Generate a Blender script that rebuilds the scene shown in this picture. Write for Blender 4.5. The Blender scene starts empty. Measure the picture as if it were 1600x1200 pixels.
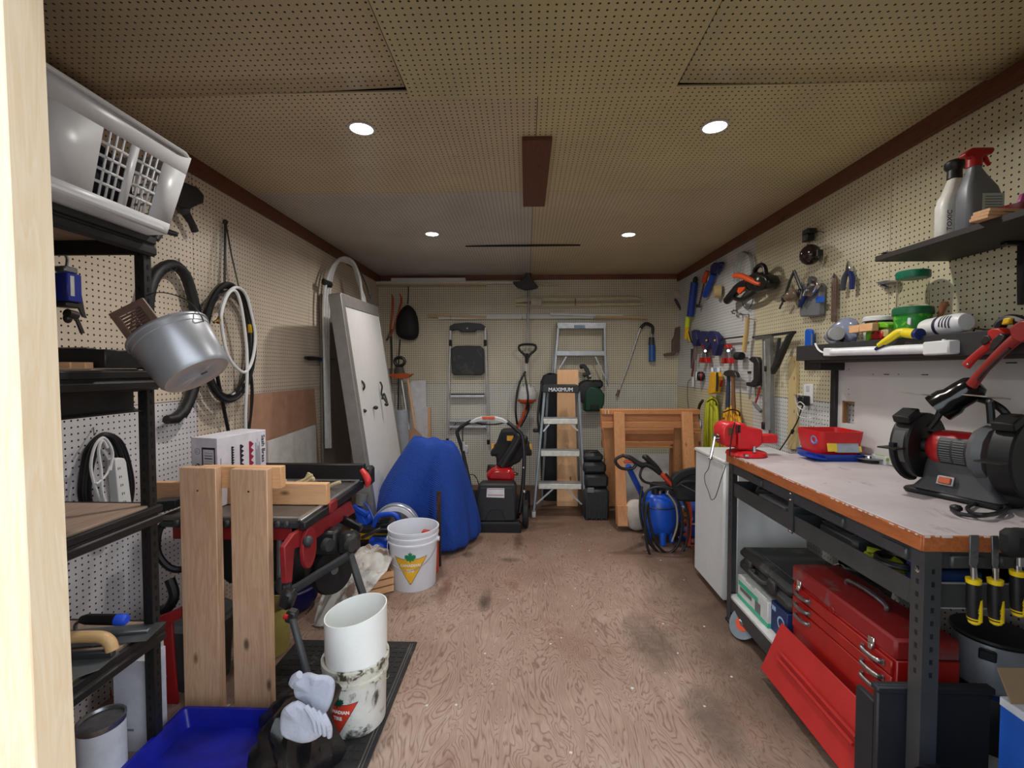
import bpy, bmesh, math, random
from mathutils import Vector, Matrix, Euler, noise
S = bpy.context.scene
COL = S.collection
R = math.radians
random.seed(7)
# ---------------------------------------------------------------- camera, world, exposure
H = 1.35
FPX = 715.0
cam_data = bpy.data.cameras.new('camera')
cam_data.sensor_width = 36
cam_data.lens = 36 * FPX / 1600
cam_data.clip_start = .02
cam = bpy.data.objects.new('camera', cam_data)
COL.objects.link(cam)
cam.location = (0, 0, H)
cam.rotation_euler = (R(90 - 1.842), 0, R(1.763))
S.camera = cam
CR = cam.rotation_euler.to_matrix()
w = bpy.data.worlds.new('overcast_sky')
S.world = w
w.use_nodes = True
w.node_tree.nodes['Background'].inputs[0].default_value = (.86, .93, 1.0, 1)
w.node_tree.nodes['Background'].inputs[1].default_value = 2.6
S.view_settings.view_transform = 'Standard'
S.view_settings.look = 'None'
S.view_settings.exposure = 0.0
S.view_settings.gamma = 1
S.view_settings.use_curve_mapping = False
LED_POWER = 10.5
# ---------------------------------------------------------------- helpers
def lin(c):
    return tuple(((x / 255) / 12.92 if x / 255 <= .04045 else ((x / 255 + .055) / 1.055) ** 2.4) for x in c[:3]) + (1,)
def ray(px, py):
    return (CR @ Vector(((px - 800) / FPX, -(py - 600) / FPX, -1)))
CAMP = Vector((0, 0, H))
def at(px, py, y=None, x=None, z=None):
    d = ray(px, py)
    if y is not None: k = y / d.y
    elif x is not None: k = x / d.x
    else: k = (z - H) / d.z
    return CAMP + d * k
BASIS = {'floor': Matrix.Identity(3),
         'back': Matrix(((1, 0, 0), (0, 0, -1), (0, 1, 0))),
         'right': Matrix(((0, 0, -1), (-1, 0, 0), (0, 1, 0))),
         'left': Matrix(((0, 0, 1), (1, 0, 0), (0, 1, 0)))}
class Thing:
    """an Empty at a thing's base; parts are meshes in its frame (back: x right, y up, z to viewer)"""
    def __init__(s, name, label, cat, org, basis='floor', rot=0, group=None, empty=True):
        b = BASIS[basis] if isinstance(basis, str) else basis
        if rot: b = b @ Matrix.Rotation(R(rot), 3, 'Z' if basis == 'floor' else ('Y' if basis == 'back' else 'Z'))
        s.M = Matrix.Translation(Vector(org)) @ b.to_4x4()
        s.Mi = s.M.inverted()
        s.meta = (label, cat, group)
        s.name = name
        s.o = None
        if empty:
            o = bpy.data.objects.new(name, None); COL.objects.link(o)
            o.empty_display_size = .05
            o.matrix_world = s.M
            tag(o, label, cat, group)
            s.o = o
    def L(s, px, py, z=0.0):
        d = s.Mi.to_3x3() @ ray(px, py); c = s.Mi @ CAMP
        k = (z - c.z) / d.z
        return c + d * k
    def P(s, pts, z=0.0):
        return [s.L(p[0], p[1], p[2] if len(p) > 2 else z) for p in pts]
    def P2(s, pts, z=0.0):
        return [(q.x, q.y) for q in s.P(pts, z)]
    def W(s, v):
        return s.Mi @ Vector(v)
    def part(s, name, mat, b, parent=None, label=None, kind=None, **k):
        o = b.build(name, mat, **k)
        o.parent = parent or s.o
        if label: o['label'] = label
        if kind: o['kind'] = kind
        return o
    def solo(s, mat, b, **k):
        o = b.build(s.name, mat, **k)
        o.matrix_world = s.M
        tag(o, *s.meta)
        s.o = o
        return o
    def text(s, name, txt, size, pos, mat, rot=(0, 0, 0), parent=None, ext=.0004, align='CENTER', bold=0, sx=1):
        cu = bpy.data.curves.new(name, 'FONT')
        cu.body = txt; cu.size = size; cu.extrude = ext; cu.offset = bold
        cu.align_x = align; cu.align_y = 'CENTER'; cu.resolution_u = 2
        tmp = bpy.data.objects.new('tmp', cu); COL.objects.link(tmp)
        bpy.context.view_layer.update()
        me = bpy.data.meshes.new_from_object(tmp.evaluated_get(bpy.context.evaluated_depsgraph_get()))
        bpy.data.objects.remove(tmp); bpy.data.curves.remove(cu)
        me.name = name; me.materials.clear(); me.materials.append(mat)
        o = bpy.data.objects.new(name, me); COL.objects.link(o)
        o.parent = parent or s.o
        if isinstance(pos, Matrix): o.matrix_local = pos
        else:
            o.location = pos; o.rotation_euler = rot; o.scale = (sx, 1, 1)
        o['kind'] = 'stuff'
        return o
def tag(o, label, cat, group=None):
    o['label'] = label; o['category'] = cat
    if group: o['group'] = group
def solo(name, label, cat, mat, b, org=(0, 0, 0), basis='floor', rot=0, group=None, **k):
    t = Thing(name, label, cat, org, basis, rot, group, empty=False)
    t.solo(mat, b, **k)
    return t
def dup(root, M, label=None):
    r = root.copy(); COL.objects.link(r); r.matrix_world = M
    if label: r['label'] = label
    for ch in list(root.children):
        c = ch.copy(); COL.objects.link(c); c.parent = r
        for g in list(ch.children):
            d = g.copy(); COL.objects.link(d); d.parent = c
    return r
def spl(pts, n=6, closed=False):
    p = [Vector(q) for q in pts]; out = []
    m = len(p); rng = m if closed else m - 1
    for i in range(rng):
        if closed: a, b, c, d = p[(i - 1) % m], p[i], p[(i + 1) % m], p[(i + 2) % m]
        else: a, b, c, d = p[max(i - 1, 0)], p[i], p[i + 1], p[min(i + 2, m - 1)]
        for k in range(n):
            t = k / n
            out.append(.5 * ((2 * b) + (c - a) * t + (2 * a - 5 * b + 4 * c - d) * t * t + (3 * b - a - 3 * c + d) * t ** 3))
    if not closed: out.append(p[-1])
    return out
def rrect(w, h, r, n=4, cx=0, cy=0):
    o = []
    for sx, sy, a in ((1, 1, 0), (-1, 1, 90), (-1, -1, 180), (1, -1, 270)):
        for k in range(n + 1):
            t = R(a + 90 * k / n)
            o.append((cx + sx * (w / 2 - r) + r * math.cos(t), cy + sy * (h / 2 - r) + r * math.sin(t)))
    return o
def circ(r, n=20, cx=0, cy=0, a0=0, a1=360, ry=None):
    full = abs(a1 - a0) >= 360
    return [(cx + r * math.cos(R(a0 + (a1 - a0) * k / (n if full else n - 1))), cy + (ry or r) * math.sin(R(a0 + (a1 - a0) * k / (n if full else n - 1)))) for k in range(n)]
class B:
    def __init__(s): s.v = []; s.f = []
    def add(s, vs, fs, M=None):
        n = len(s.v)
        s.v += [((M @ Vector(v)) if M else Vector(v)) for v in vs]
        s.f += [[i + n for i in f] for f in fs]
        return s
    def box(s, c, d, rot=None, bev=0, M=None):
        hx, hy, hz = d[0] / 2, d[1] / 2, d[2] / 2
        m = Matrix.Translation(Vector(c))
        if rot: m = m @ Euler([R(a) for a in rot]).to_matrix().to_4x4()
        if M: m = M @ m
        if bev <= 0:
            vs = [(x, y, z) for x in (-hx, hx) for y in (-hy, hy) for z in (-hz, hz)]
            return s.add(vs, [(0, 1, 3, 2), (4, 6, 7, 5), (0, 4, 5, 1), (2, 3, 7, 6), (0, 2, 6, 4), (1, 5, 7, 3)], m)
        bev = min(bev, hx * .98, hy * .98, hz * .98)
        hh = (hx, hy, hz); idx = {}; vs = []
        for sx in (-1, 1):
            for sy in (-1, 1):
                for sz in (-1, 1):
                    sg = (sx, sy, sz)
                    for k in range(3):
                        idx[(sg, k)] = len(vs)
                        vs.append([sg[j] * (hh[j] if j == k else hh[j] - bev) for j in range(3)])
        fs = []
        for k in range(3):
            a, b = (k + 1) % 3, (k + 2) % 3
            for sg in (-1, 1):
                q = []
                for (u, v) in ((-1, -1), (1, -1), (1, 1), (-1, 1)):
                    t = [0, 0, 0]; t[k] = sg; t[a] = u; t[b] = v; q.append(idx[(tuple(t), k)])
                fs.append(q)
            for u in (-1, 1):
                for v in (-1, 1):
                    t0 = [0, 0, 0]; t0[a] = u; t0[b] = v; t1 = list(t0); t0[k] = -1; t1[k] = 1
                    t0, t1 = tuple(t0), tuple(t1)
                    fs.append([idx[(t0, a)], idx[(t1, a)], idx[(t1, b)], idx[(t0, b)]])
        for sx in (-1, 1):
            for sy in (-1, 1):
                for sz in (-1, 1):
                    fs.append([idx[((sx, sy, sz), k)] for k in range(3)])
        return s.add(vs, fs, m)
    def bar(s, p0, p1, w, h, up=(0, 0, 1), bev=0):
        p0, p1 = Vector(p0), Vector(p1); d = p1 - p0; l = d.length; d.normalize()
        up = Vector(up)
        if abs(d.dot(up)) > .99: up = Vector((1, 0, 0)) if abs(d.x) < .9 else Vector((0, 1, 0))
        x = d.cross(up).normalized(); y = x.cross(d).normalized()
        m = Matrix((x, y, d)).transposed().to_4x4(); m.translation = (p0 + p1) / 2
        return s.box((0, 0, 0), (w, h, l), bev=bev, M=m)
    def cyl(s, p0, p1, r0, r1=None, n=14, cap=True):
        p0, p1 = Vector(p0), Vector(p1)
        r1 = r0 if r1 is None else r1
        return s.tube([p0, p1], [r0, r1], n, cap=cap)
    def tube(s, path, r, n=8, closed=False, cap=True, flat=1.0, up=None):
        p = [Vector(q) for q in path]; m = len(p)
        rr = r if isinstance(r, (list, tuple)) else [r] * m
        if len(rr) != m: rr = [rr[min(int(i * (len(rr) - 1) / (m - 1)), len(rr) - 2)] + ((i * (len(rr) - 1) / (m - 1)) - min(int(i * (len(rr) - 1) / (m - 1)), len(rr) - 2)) * (rr[min(int(i * (len(rr) - 1) / (m - 1)), len(rr) - 2) + 1] - rr[min(int(i * (len(rr) - 1) / (m - 1)), len(rr) - 2)]) for i in range(m)]
        tg = []
        for i in range(m):
            a = p[(i - 1) % m] if (closed or i > 0) else p[i]
            b = p[(i + 1) % m] if (closed or i < m - 1) else p[i]
            t = b - a
            tg.append(t.normalized() if t.length > 1e-9 else Vector((0, 0, 1)))
        u = Vector(up) if up else (Vector((0, 0, 1)) if abs(tg[0].z) < .9 else Vector((1, 0, 0)))
        vs = []; x = None
        for i in range(m):
            if x is None: x = tg[i].cross(u).normalized()
            else:
                x = x - tg[i] * x.dot(tg[i])
                x = x.normalized() if x.length > 1e-6 else tg[i].cross(u).normalized()
            y = tg[i].cross(x)
            for k in range(n):
                a = 2 * math.pi * k / n
                vs.append(p[i] + x * (rr[i] * math.cos(a)) + y * (rr[i] * flat * math.sin(a)))
        fs = []
        for i in range(m if closed else m - 1):
            j = (i + 1) % m
            for k in range(n):
                l = (k + 1) % n
                fs.append((i * n + k, i * n + l, j * n + l, j * n + k))
        if cap and not closed:
            fs.append(list(range(n - 1, -1, -1))); fs.append([(m - 1) * n + k for k in range(n)])
        return s.add(vs, fs)
    def lathe(s, prof, n=24, org=(0, 0, 0), axis=(0, 0, 1), M=None, caps=True, a0=0, a1=360):
        ax = Vector(axis).normalized()
        q = Vector((0, 0, 1)).rotation_difference(ax).to_matrix().to_4x4()
        m = Matrix.Translation(Vector(org)) @ q
        if M: m = M @ m
        full = a1 - a0 >= 360; nn = n if full else n + 1
        vs = [(r * math.cos(R(a0 + (a1 - a0) * k / n)), r * math.sin(R(a0 + (a1 - a0) * k / n)), h) for (r, h) in prof for k in range(nn)]
        fs = []
        for i in range(len(prof) - 1):
            for k in range(n):
                l = (k + 1) % nn
                fs.append((i * nn + k, i * nn + l, (i + 1) * nn + l, (i + 1) * nn + k))
        if caps and full:
            if prof[0][0] > 1e-6: fs.append(list(range(n - 1, -1, -1)))
            if prof[-1][0] > 1e-6: fs.append([(len(prof) - 1) * n + k for k in range(n)])
        return s.add(vs, fs, m)
    def prism(s, poly, z0, z1, M=None, hole=None):
        n = len(poly)
        vs = [(p[0], p[1], z0) for p in poly] + [(p[0], p[1], z1) for p in poly]
        fs = [(i, (i + 1) % n, n + (i + 1) % n, n + i) for i in range(n)]
        if hole is None:
            fs += [list(range(n - 1, -1, -1)), list(range(n, 2 * n))]
        else:       # hole: same count as poly, matched by index
            vs += [(p[0], p[1], z0) for p in hole] + [(p[0], p[1], z1) for p in hole]
            for i in range(n):
                j = (i + 1) % n
                fs += [(2 * n + j, 2 * n + i, 3 * n + i, 3 * n + j), (i, 2 * n + i, 2 * n + j, j), (n + i, n + j, 3 * n + j, 3 * n + i)]
        return s.add(vs, fs, M)
    def ball(s, c, r, nu=16, nv=10, rot=None, M=None):
        r = (r, r, r) if isinstance(r, (int, float)) else r
        m = Matrix.Translation(Vector(c))
        if rot: m = m @ Euler([R(a) for a in rot]).to_matrix().to_4x4()
        if M: m = M @ m
        vs = [(0, 0, r[2])] + [(r[0] * math.sin(math.pi * i / nv) * math.cos(2 * math.pi * k / nu), r[1] * math.sin(math.pi * i / nv) * math.sin(2 * math.pi * k / nu), r[2] * math.cos(math.pi * i / nv)) for i in range(1, nv) for k in range(nu)] + [(0, 0, -r[2])]
        fs = [(0, 1 + k, 1 + (k + 1) % nu) for k in range(nu)]
        for i in range(nv - 2):
            for k in range(nu):
                a = 1 + i * nu
                fs.append((a + k, a + nu + k, a + nu + (k + 1) % nu, a + (k + 1) % nu))
        e = len(vs) - 1; a = 1 + (nv - 2) * nu
        fs += [(a + (k + 1) % nu, a + k, e) for k in range(nu)]
        return s.add(vs, fs, m)
    def grid(s, fn, nu, nv, M=None, wrap=False):
        vs = [fn(i / nu, j / nv) for j in range(nv + 1) for i in range(nu + (0 if wrap else 1))]
        w = nu + (0 if wrap else 1)
        fs = [(j * w + i, j * w + (i + 1) % w, (j + 1) * w + (i + 1) % w, (j + 1) * w + i) for j in range(nv) for i in range(nu)]
        return s.add(vs, fs, M)
    def loft(s, rings, cap=True, M=None):
        n = len(rings[0]); vs = [p for r in rings for p in r]
        fs = [(i * n + k, i * n + (k + 1) % n, (i + 1) * n + (k + 1) % n, (i + 1) * n + k) for i in range(len(rings) - 1) for k in range(n)]
        if cap: fs += [list(range(n - 1, -1, -1)), [(len(rings) - 1) * n + k for k in range(n)]]
        return s.add(vs, fs, M)
    def build(s, name, mat, bev=0, seg=2, sub=0, solid=0, sharp=38, smooth=True, off=0):
        me = bpy.data.meshes.new(name)
        me.from_pydata([tuple(v) for v in s.v], [], s.f)
        bm = bmesh.new(); bm.from_mesh(me)
        bmesh.ops.recalc_face_normals(bm, faces=bm.faces)
        bm.to_mesh(me); bm.free()
        if smooth:
            me.polygons.foreach_set('use_smooth', [True] * len(me.polygons))
            me.set_sharp_from_angle(angle=R(sharp))
        me.materials.append(mat)
        o = bpy.data.objects.new(name, me); COL.objects.link(o)
        if solid:
            m = o.modifiers.new('solid', 'SOLIDIFY'); m.thickness = solid; m.offset = off
        if bev:
            m = o.modifiers.new('bevel', 'BEVEL'); m.width = bev; m.segments = seg; m.limit_method = 'ANGLE'; m.angle_limit = R(40)
        if sub:
            m = o.modifiers.new('sub', 'SUBSURF'); m.levels = sub; m.render_levels = sub
        return o
def structure(name, mat, b, parent=None, **k):
    o = b.build(name, mat, **k)
    if parent: o.parent = parent
    else: o['kind'] = 'structure'
    return o
# ---------------------------------------------------------------- materials
class NT:
    def __init__(s, name):
        s.m = bpy.data.materials.new(name); s.m.use_nodes = True
        s.t = s.m.node_tree; s.b = s.t.nodes['Principled BSDF']
    def n(s, typ, **k):
        x = s.t.nodes.new(typ)
        for a, b in k.items():
            if a.startswith('_'): x.inputs[int(a[1:])].default_value = b
            else: setattr(x, a, b)
        return x
    def l(s, a, b): s.t.links.new(a, b)
    def math(s, op, a, b=None, clamp=False):
        x = s.n('ShaderNodeMath', operation=op, use_clamp=clamp)
        for i, v in enumerate((a, b)):
            if v is None: continue
            if isinstance(v, (int, float)): x.inputs[i].default_value = v
            else: s.l(v, x.inputs[i])
        return x.outputs[0]
    def mix(s, f, a, b, mode='MIX'):
        x = s.n('ShaderNodeMixRGB', blend_type=mode)
        for i, v in enumerate((f, a, b)):
            if isinstance(v, (int, float)): x.inputs[i].default_value = v
            elif isinstance(v, tuple): x.inputs[i].default_value = v
            else: s.l(v, x.inputs[i])
        return x.outputs[0]
    def coord(s, scale=(1, 1, 1), rot=(0, 0, 0)):
        tc = s.n('ShaderNodeTexCoord'); mp = s.n('ShaderNodeMapping')
        mp.inputs['Scale'].default_value = scale; mp.inputs['Rotation'].default_value = rot
        s.l(tc.outputs['Object'], mp.inputs[0])
        return mp.outputs[0]
    def noise(s, vec, scale=5, detail=3, rough=.5, dist=0):
        x = s.n('ShaderNodeTexNoise')
        x.inputs['Scale'].default_value = scale; x.inputs['Detail'].default_value = detail
        x.inputs['Roughness'].default_value = rough; x.inputs['Distortion'].default_value = dist
        s.l(vec, x.inputs['Vector'])
        return x.outputs[0]
    def ramp(s, f, stops):
        x = s.n('ShaderNodeValToRGB'); e = x.color_ramp.elements
        while len(e) < len(stops): e.new(.5)
        for i, (p, c) in enumerate(stops):
            e[i].position = p; e[i].color = c if len(c) == 4 else tuple(c) + (1,)
        s.l(f, x.inputs[0])
        return x.outputs[0]
    def bump(s, h, st=.2, d=.01):
        x = s.n('ShaderNodeBump'); x.inputs['Strength'].default_value = st; x.inputs['Distance'].default_value = d
        s.l(h, x.inputs['Height']); s.l(x.outputs[0], s.b.inputs['Normal'])
    def base(s, c):
        if isinstance(c, tuple): s.b.inputs['Base Color'].default_value = c
        else: s.l(c, s.b.inputs['Base Color'])
        return s
    def pr(s, rough=.6, metal=0, **k):
        s.b.inputs['Roughness'].default_value = rough; s.b.inputs['Metallic'].default_value = metal
        for a, b in k.items(): s.b.inputs[a.replace('_', ' ')].default_value = b
        return s
def M(name, col, rough=.55, metal=0, var=.12, scale=14, bump=0, col2=None, thr=None, **k):
    """plain material with a little procedural wear; col2 = blotches of another colour"""
    t = NT(name); t.pr(rough, metal, **k)
    c = lin(col); v = t.coord()
    nz = t.noise(v, scale, 4, .6)
    d = tuple(x * (1 - var) for x in c[:3]) + (1,); u = tuple(min(1, x * (1 + var)) for x in c[:3]) + (1,)
    cc = t.ramp(nz, [(.3, d), (.7, u)])
    if col2:
        n2 = t.noise(v, scale * .6, 6, .65, .6)
        a = .55 if thr is None else thr
        cc = t.mix(t.ramp(n2, [(a, (0, 0, 0, 1)), (a + .08, (1, 1, 1, 1))]), cc, lin(col2))
    t.base(cc)
    if bump: t.bump(t.noise(v, scale * 4, 3), bump, .004)
    return t.m
def wood(name, c1, c2, axis='z', rough=.6, sc=1.0, knots=True):
    t = NT(name); t.pr(rough)
    s = {'x': (1.2, 14, 14), 'y': (14, 1.2, 14), 'z': (14, 14, 1.2)}[axis]
    v = t.coord(tuple(a * sc for a in s))
    n1 = t.noise(v, 2.2, 5, .55, .7)
    rings = t.math('FRACT', t.math('MULTIPLY', n1, 9))
    f = t.ramp(rings, [(0, (0, 0, 0, 1)), (.7, (.75, .75, .75, 1)), (1, (.1, .1, .1, 1))])
    c = t.mix(f, lin(c2), lin(c1))
    n2 = t.noise(t.coord(tuple(a * sc * 5 for a in s)), 3, 3)
    c = t.mix(.35, c, t.ramp(n2, [(.3, lin(c2)), (.7, lin(c1))]))
    if knots:
        kv = t.n('ShaderNodeTexVoronoi'); kv.inputs['Scale'].default_value = 1.0
        ks = {'x': (4, 9, 9), 'y': (9, 4, 9), 'z': (9, 9, 4)}[axis]
        t.l(t.coord(ks), kv.inputs['Vector'])
        c = t.mix(t.ramp(kv.outputs[0], [(.06, (1, 1, 1, 1)), (.13, (0, 0, 0, 1))]), c, lin(tuple(x * .55 for x in c2)))
    t.base(c); t.bump(rings, .12, .002)
    return t.m
def peg(name, col, ax, stain=.25, rough=.33, off=(0, 0), rad=.15, dirt=(120, 95, 60)):
    t = NT(name); t.pr(rough, **{'Specular_IOR_Level': .45})
    tc = t.n('ShaderNodeTexCoord'); sp = t.n('ShaderNodeSeparateXYZ'); t.l(tc.outputs['Object'], sp.inputs[0])
    ds = []
    for i, a in enumerate(ax):
        q = t.math('FRACT', t.math('ADD', t.math('MULTIPLY', sp.outputs[a], 1 / .0254), 100 + off[i]))
        q = t.math('SUBTRACT', q, .5); ds.append(t.math('MULTIPLY', q, q))
    d = t.math('SQRT', t.math('ADD', *ds))
    hole = t.math('LESS_THAN', d, rad)
    v = t.coord()
    c = t.ramp(t.noise(v, 1.6, 5, .6), [(.3, lin(tuple(x * .93 for x in col))), (.7, lin(tuple(min(255, x * 1.04) for x in col)))])
    st = t.ramp(t.noise(v, 7, 6, .7, .4), [(.63, (0, 0, 0, 1)), (.75, (1, 1, 1, 1))])
    c = t.mix(t.math('MULTIPLY', st, stain), c, lin(dirt))
    c = t.mix(hole, c, lin((26, 21, 16)))
    t.base(c)
    rg = t.math('ADD', t.math('MULTIPLY', hole, .5), rough); t.l(rg, t.b.inputs['Roughness'])
    return t.m
# ---------------------------------------------------------------- common materials
BLK = M('black plastic', (22, 22, 24), .45, var=.2)
BLKM = M('black painted steel', (30, 29, 30), .42, var=.25, scale=30)
DGREY = M('dark grey painted steel', (55, 56, 58), .5, var=.15)
GREYP = M('grey plastic', (105, 106, 108), .5)
LGREY = M('light grey plastic', (165, 165, 165), .5)
WHT = M('white plastic', (225, 225, 225), .4, var=.04)
WPAINT = M('white painted metal', (205, 206, 206), .4, var=.04)
RUB = M('black rubber', (18, 18, 19), .75, var=.2, bump=.1)
RED = M('red plastic', (175, 25, 25), .4)
ORG = M('orange plastic', (215, 80, 25), .45)
YEL = M('yellow plastic', (225, 180, 25), .45)
BLU = M('blue plastic', (25, 70, 165), .4)
DBLU = M('dark blue plastic', (20, 35, 95), .45)
GRN = M('dark green plastic', (20, 85, 55), .45)
ALU = M('brushed aluminium', (190, 192, 195), .33, .85, var=.1, scale=40)
STEEL = M('worn steel', (150, 150, 152), .32, .9, var=.2, scale=30)
DSTEEL = M('dark steel', (75, 72, 70), .4, .8, var=.25, scale=30)
CHROME = M('chrome', (215, 215, 220), .12, 1.0, var=.02)
PINE = wood('pine lumber', (232, 188, 142), (212, 160, 112), 'y')
PINEZ = wood('pine lumber upright', (230, 186, 142), (208, 158, 112), 'z')
PINEX = wood('pine lumber across', (234, 190, 144), (214, 160, 112), 'x')
# ---------------------------------------------------------------- room shell
XL, XR, YB, ZC = -1.71, 1.735, 5.3, 2.43
CREAM_L = peg('cream pegboard left wall', (216, 200, 180), 'YZ')
WHITE_L = peg('white pegboard left wall', (214, 210, 212), 'YZ', .1)
CREAM_R = peg('cream pegboard right wall', (210, 200, 168), 'YZ', .2)
WHITE_R = peg('white pegboard right wall', (208, 208, 204), 'YZ', .12)
CREAM_B = peg('cream pegboard back wall', (208, 198, 172), 'XZ', .15, rad=.19)
PALE_B = peg('pale pegboard back wall', (208, 204, 192), 'XZ', .12, rad=.19)
CREAM_C = peg('cream pegboard ceiling', (204, 188, 154), 'XY', .35)
CREAM_C2 = peg('yellowed pegboard ceiling', (204, 192, 148), 'XY', .35)
GREY_C = peg('grey pegboard ceiling', (196, 190, 182), 'XY', .2)
STUD = M('shadowed stud wall behind the boards', (60, 45, 32), .9)
TRIMW = wood('stained brown trim', (118, 66, 42), (84, 44, 28), 'y', .5)
TRIMX = wood('stained brown trim across', (120, 68, 44), (84, 46, 30), 'x', .5)

def floor_mat():
    t = NT('worn plywood floor'); t.pr(.62)
    v = t.coord((3.6, 1.0, 1))
    n1 = t.noise(v, 1.7, 3, .5, .9)
    n1b = t.noise(t.coord((12, 4, 1)), 1, 2, .5, .4)
    k = t.math('ADD', t.math('MULTIPLY', n1, 30), t.math('MULTIPLY', n1b, 3.4))
    fr = t.math('FRACT', k)
    lines = t.ramp(fr, [(0, (0, 0, 0, 1)), (.22, (.85, .85, .85, 1)), (.8, (1, 1, 1, 1)), (1, (0, 0, 0, 1))])
    c = t.mix(lines, lin((124, 92, 78)), lin((182, 158, 142)))
    fine = t.noise(t.coord((120, 14, 1)), 1, 3, .6)
    c = t.mix(.30, c, t.ramp(fine, [(.3, lin((122, 94, 80))), (.7, lin((180, 158, 142)))]))
    big = t.noise(t.coord((1, 1, 1)), 1.3, 4, .6)
    c = t.mix(t.ramp(big, [(.38, (0, 0, 0, 1)), (.62, (.6, .6, .6, 1))]), c, lin((200, 178, 162)), 'MULTIPLY')
    red = t.noise(t.coord((4, 1.6, 1)), 1.5, 3, .6)
    c = t.mix(t.ramp(red, [(.62, (0, 0, 0, 1)), (.72, (.55, .55, .55, 1))]), c, lin((112, 68, 50)))
    # darker brown towards the bench side and the back wall, a few oil spots
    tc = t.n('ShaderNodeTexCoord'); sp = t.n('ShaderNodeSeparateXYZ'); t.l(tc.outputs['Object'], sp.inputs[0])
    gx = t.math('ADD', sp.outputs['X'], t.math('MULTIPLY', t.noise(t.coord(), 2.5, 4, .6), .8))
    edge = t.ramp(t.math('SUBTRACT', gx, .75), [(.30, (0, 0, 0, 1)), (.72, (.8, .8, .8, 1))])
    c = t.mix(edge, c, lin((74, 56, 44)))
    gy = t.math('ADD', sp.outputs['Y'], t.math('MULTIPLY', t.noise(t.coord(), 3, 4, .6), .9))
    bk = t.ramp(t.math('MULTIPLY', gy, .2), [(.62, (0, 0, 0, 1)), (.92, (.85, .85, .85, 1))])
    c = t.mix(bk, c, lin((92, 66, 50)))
    sp_ = t.noise(t.coord((1, .55, 1)), 5.5, 3, .55)
    c = t.mix(t.ramp(sp_, [(.68, (0, 0, 0, 1)), (.78, (.8, .8, .8, 1))]), c, lin((60, 46, 40)))
    for (bx, by, sx, sy, col) in ((-.235, 2.62, .05, .16, (58, 46, 42)), (-.42, 3.28, .06, .07, (66, 50, 44)), (-.06, 3.55, .05, .22, (74, 44, 34)), (-.5, 2.75, .05, .24, (104, 66, 50)), (-.12, 3.2, .1, .05, (80, 60, 50)), (.62, 2.25, .16, .3, (92, 74, 62)), (.72, 1.75, .12, .25, (96, 80, 70))):
        dx = t.math('MULTIPLY', t.math('SUBTRACT', sp.outputs['X'], bx), 1 / sx); dy = t.math('MULTIPLY', t.math('SUBTRACT', sp.outputs['Y'], by), 1 / sy)
        dd = t.math('ADD', t.math('MULTIPLY', dx, dx), t.math('MULTIPLY', dy, dy))
        dd = t.math('ADD', dd, t.math('MULTIPLY', t.noise(t.coord(), 14, 4, .7), 1.6))
        c = t.mix(t.ramp(t.math('MULTIPLY', dd, .5), [(.35, (.8, .8, .8, 1)), (.85, (0, 0, 0, 1))]), c, lin(col))
    vo = t.n('ShaderNodeTexVoronoi'); vo.inputs['Scale'].default_value = 7; t.l(t.coord(), vo.inputs['Vector'])
    c = t.mix(t.ramp(vo.outputs[0], [(.035, (1, 1, 1, 1)), (.05, (0, 0, 0, 1))]), c, lin((215, 205, 195)))
    t.base(c); t.bump(fr, .12, .003)
    return t.m
structure('floor', floor_mat(), B().box((0, 2.95, -.03), (3.6, 4.8, .06)))
structure('ground', M('gravel yard', (120, 116, 108), .9, bump=.4), B().box((0, -4.5, -.2), (30, 10.1, .1)))
wl = structure('wall_left', STUD, B().box((XL - .05, 3.0, 1.2), (.08, 4.7, 2.5)))
wr = structure('wall_right', STUD, B().box((XR + .05, 3.0, 1.2), (.08, 4.7, 2.5)))
wb = structure('wall_back', STUD, B().box((0, YB + .05, 1.2), (3.6, .08, 2.5)))
ce = structure('ceiling', STUD, B().box((0, 3.0, ZC + .06), (3.6, 4.8, .08)))
G = .0015
def panel(parent, mat, lo, hi):
    b = B().box([(a + c) / 2 for a, c in zip(lo, hi)], [c - a for a, c in zip(lo, hi)])
    structure('pegboard_panel', mat, b, parent)
ys = [.66, 1.1, 2.32, 3.565, 4.80, YB]
for i in range(5):
    a, b_ = ys[i] + G, ys[i + 1] - G
    panel(wl, CREAM_L, (XL - .006, a, 1.193 + G), (XL, b_, ZC))
    panel(wl, WHITE_L if i < 2 else CREAM_L, (XL - .006, a, 0), (XL, b_, 1.193 - G))
ys = [.66, 1.0, 2.257, 3.55, YB]
for i in range(4):
    a, b_ = ys[i] + G, ys[i + 1] - G
    panel(wr, WHITE_R if i == 3 else CREAM_R, (XR, a, 1.16 + G), (XR + .006, b_, ZC))
    panel(wr, CREAM_R if i == 3 else WHITE_R, (XR, a, 0), (XR + .006, b_, 1.16 - G))
for (x0, x1) in ((XL, .045 - G), (.045 + G, XR)):
    panel(wb, CREAM_B, (x0, YB, 1.185 + G), (x1, YB + .006, ZC))
    panel(wb, PALE_B, (x0, YB, 0), (x1, YB + .006, 1.185 - G))
cs = [1.80, 2.819, 4.024, YB]
for i in range(3):
    a, b_ = cs[i] + G, cs[i + 1] - G
    panel(ce, CREAM_C if i == 0 else GREY_C, (XL, a, ZC), (.045 - G, b_, ZC + .006))
    panel(ce, CREAM_C2 if i == 0 else CREAM_C, (.045 + G, a, ZC), (XR, b_, ZC + .006))
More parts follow.
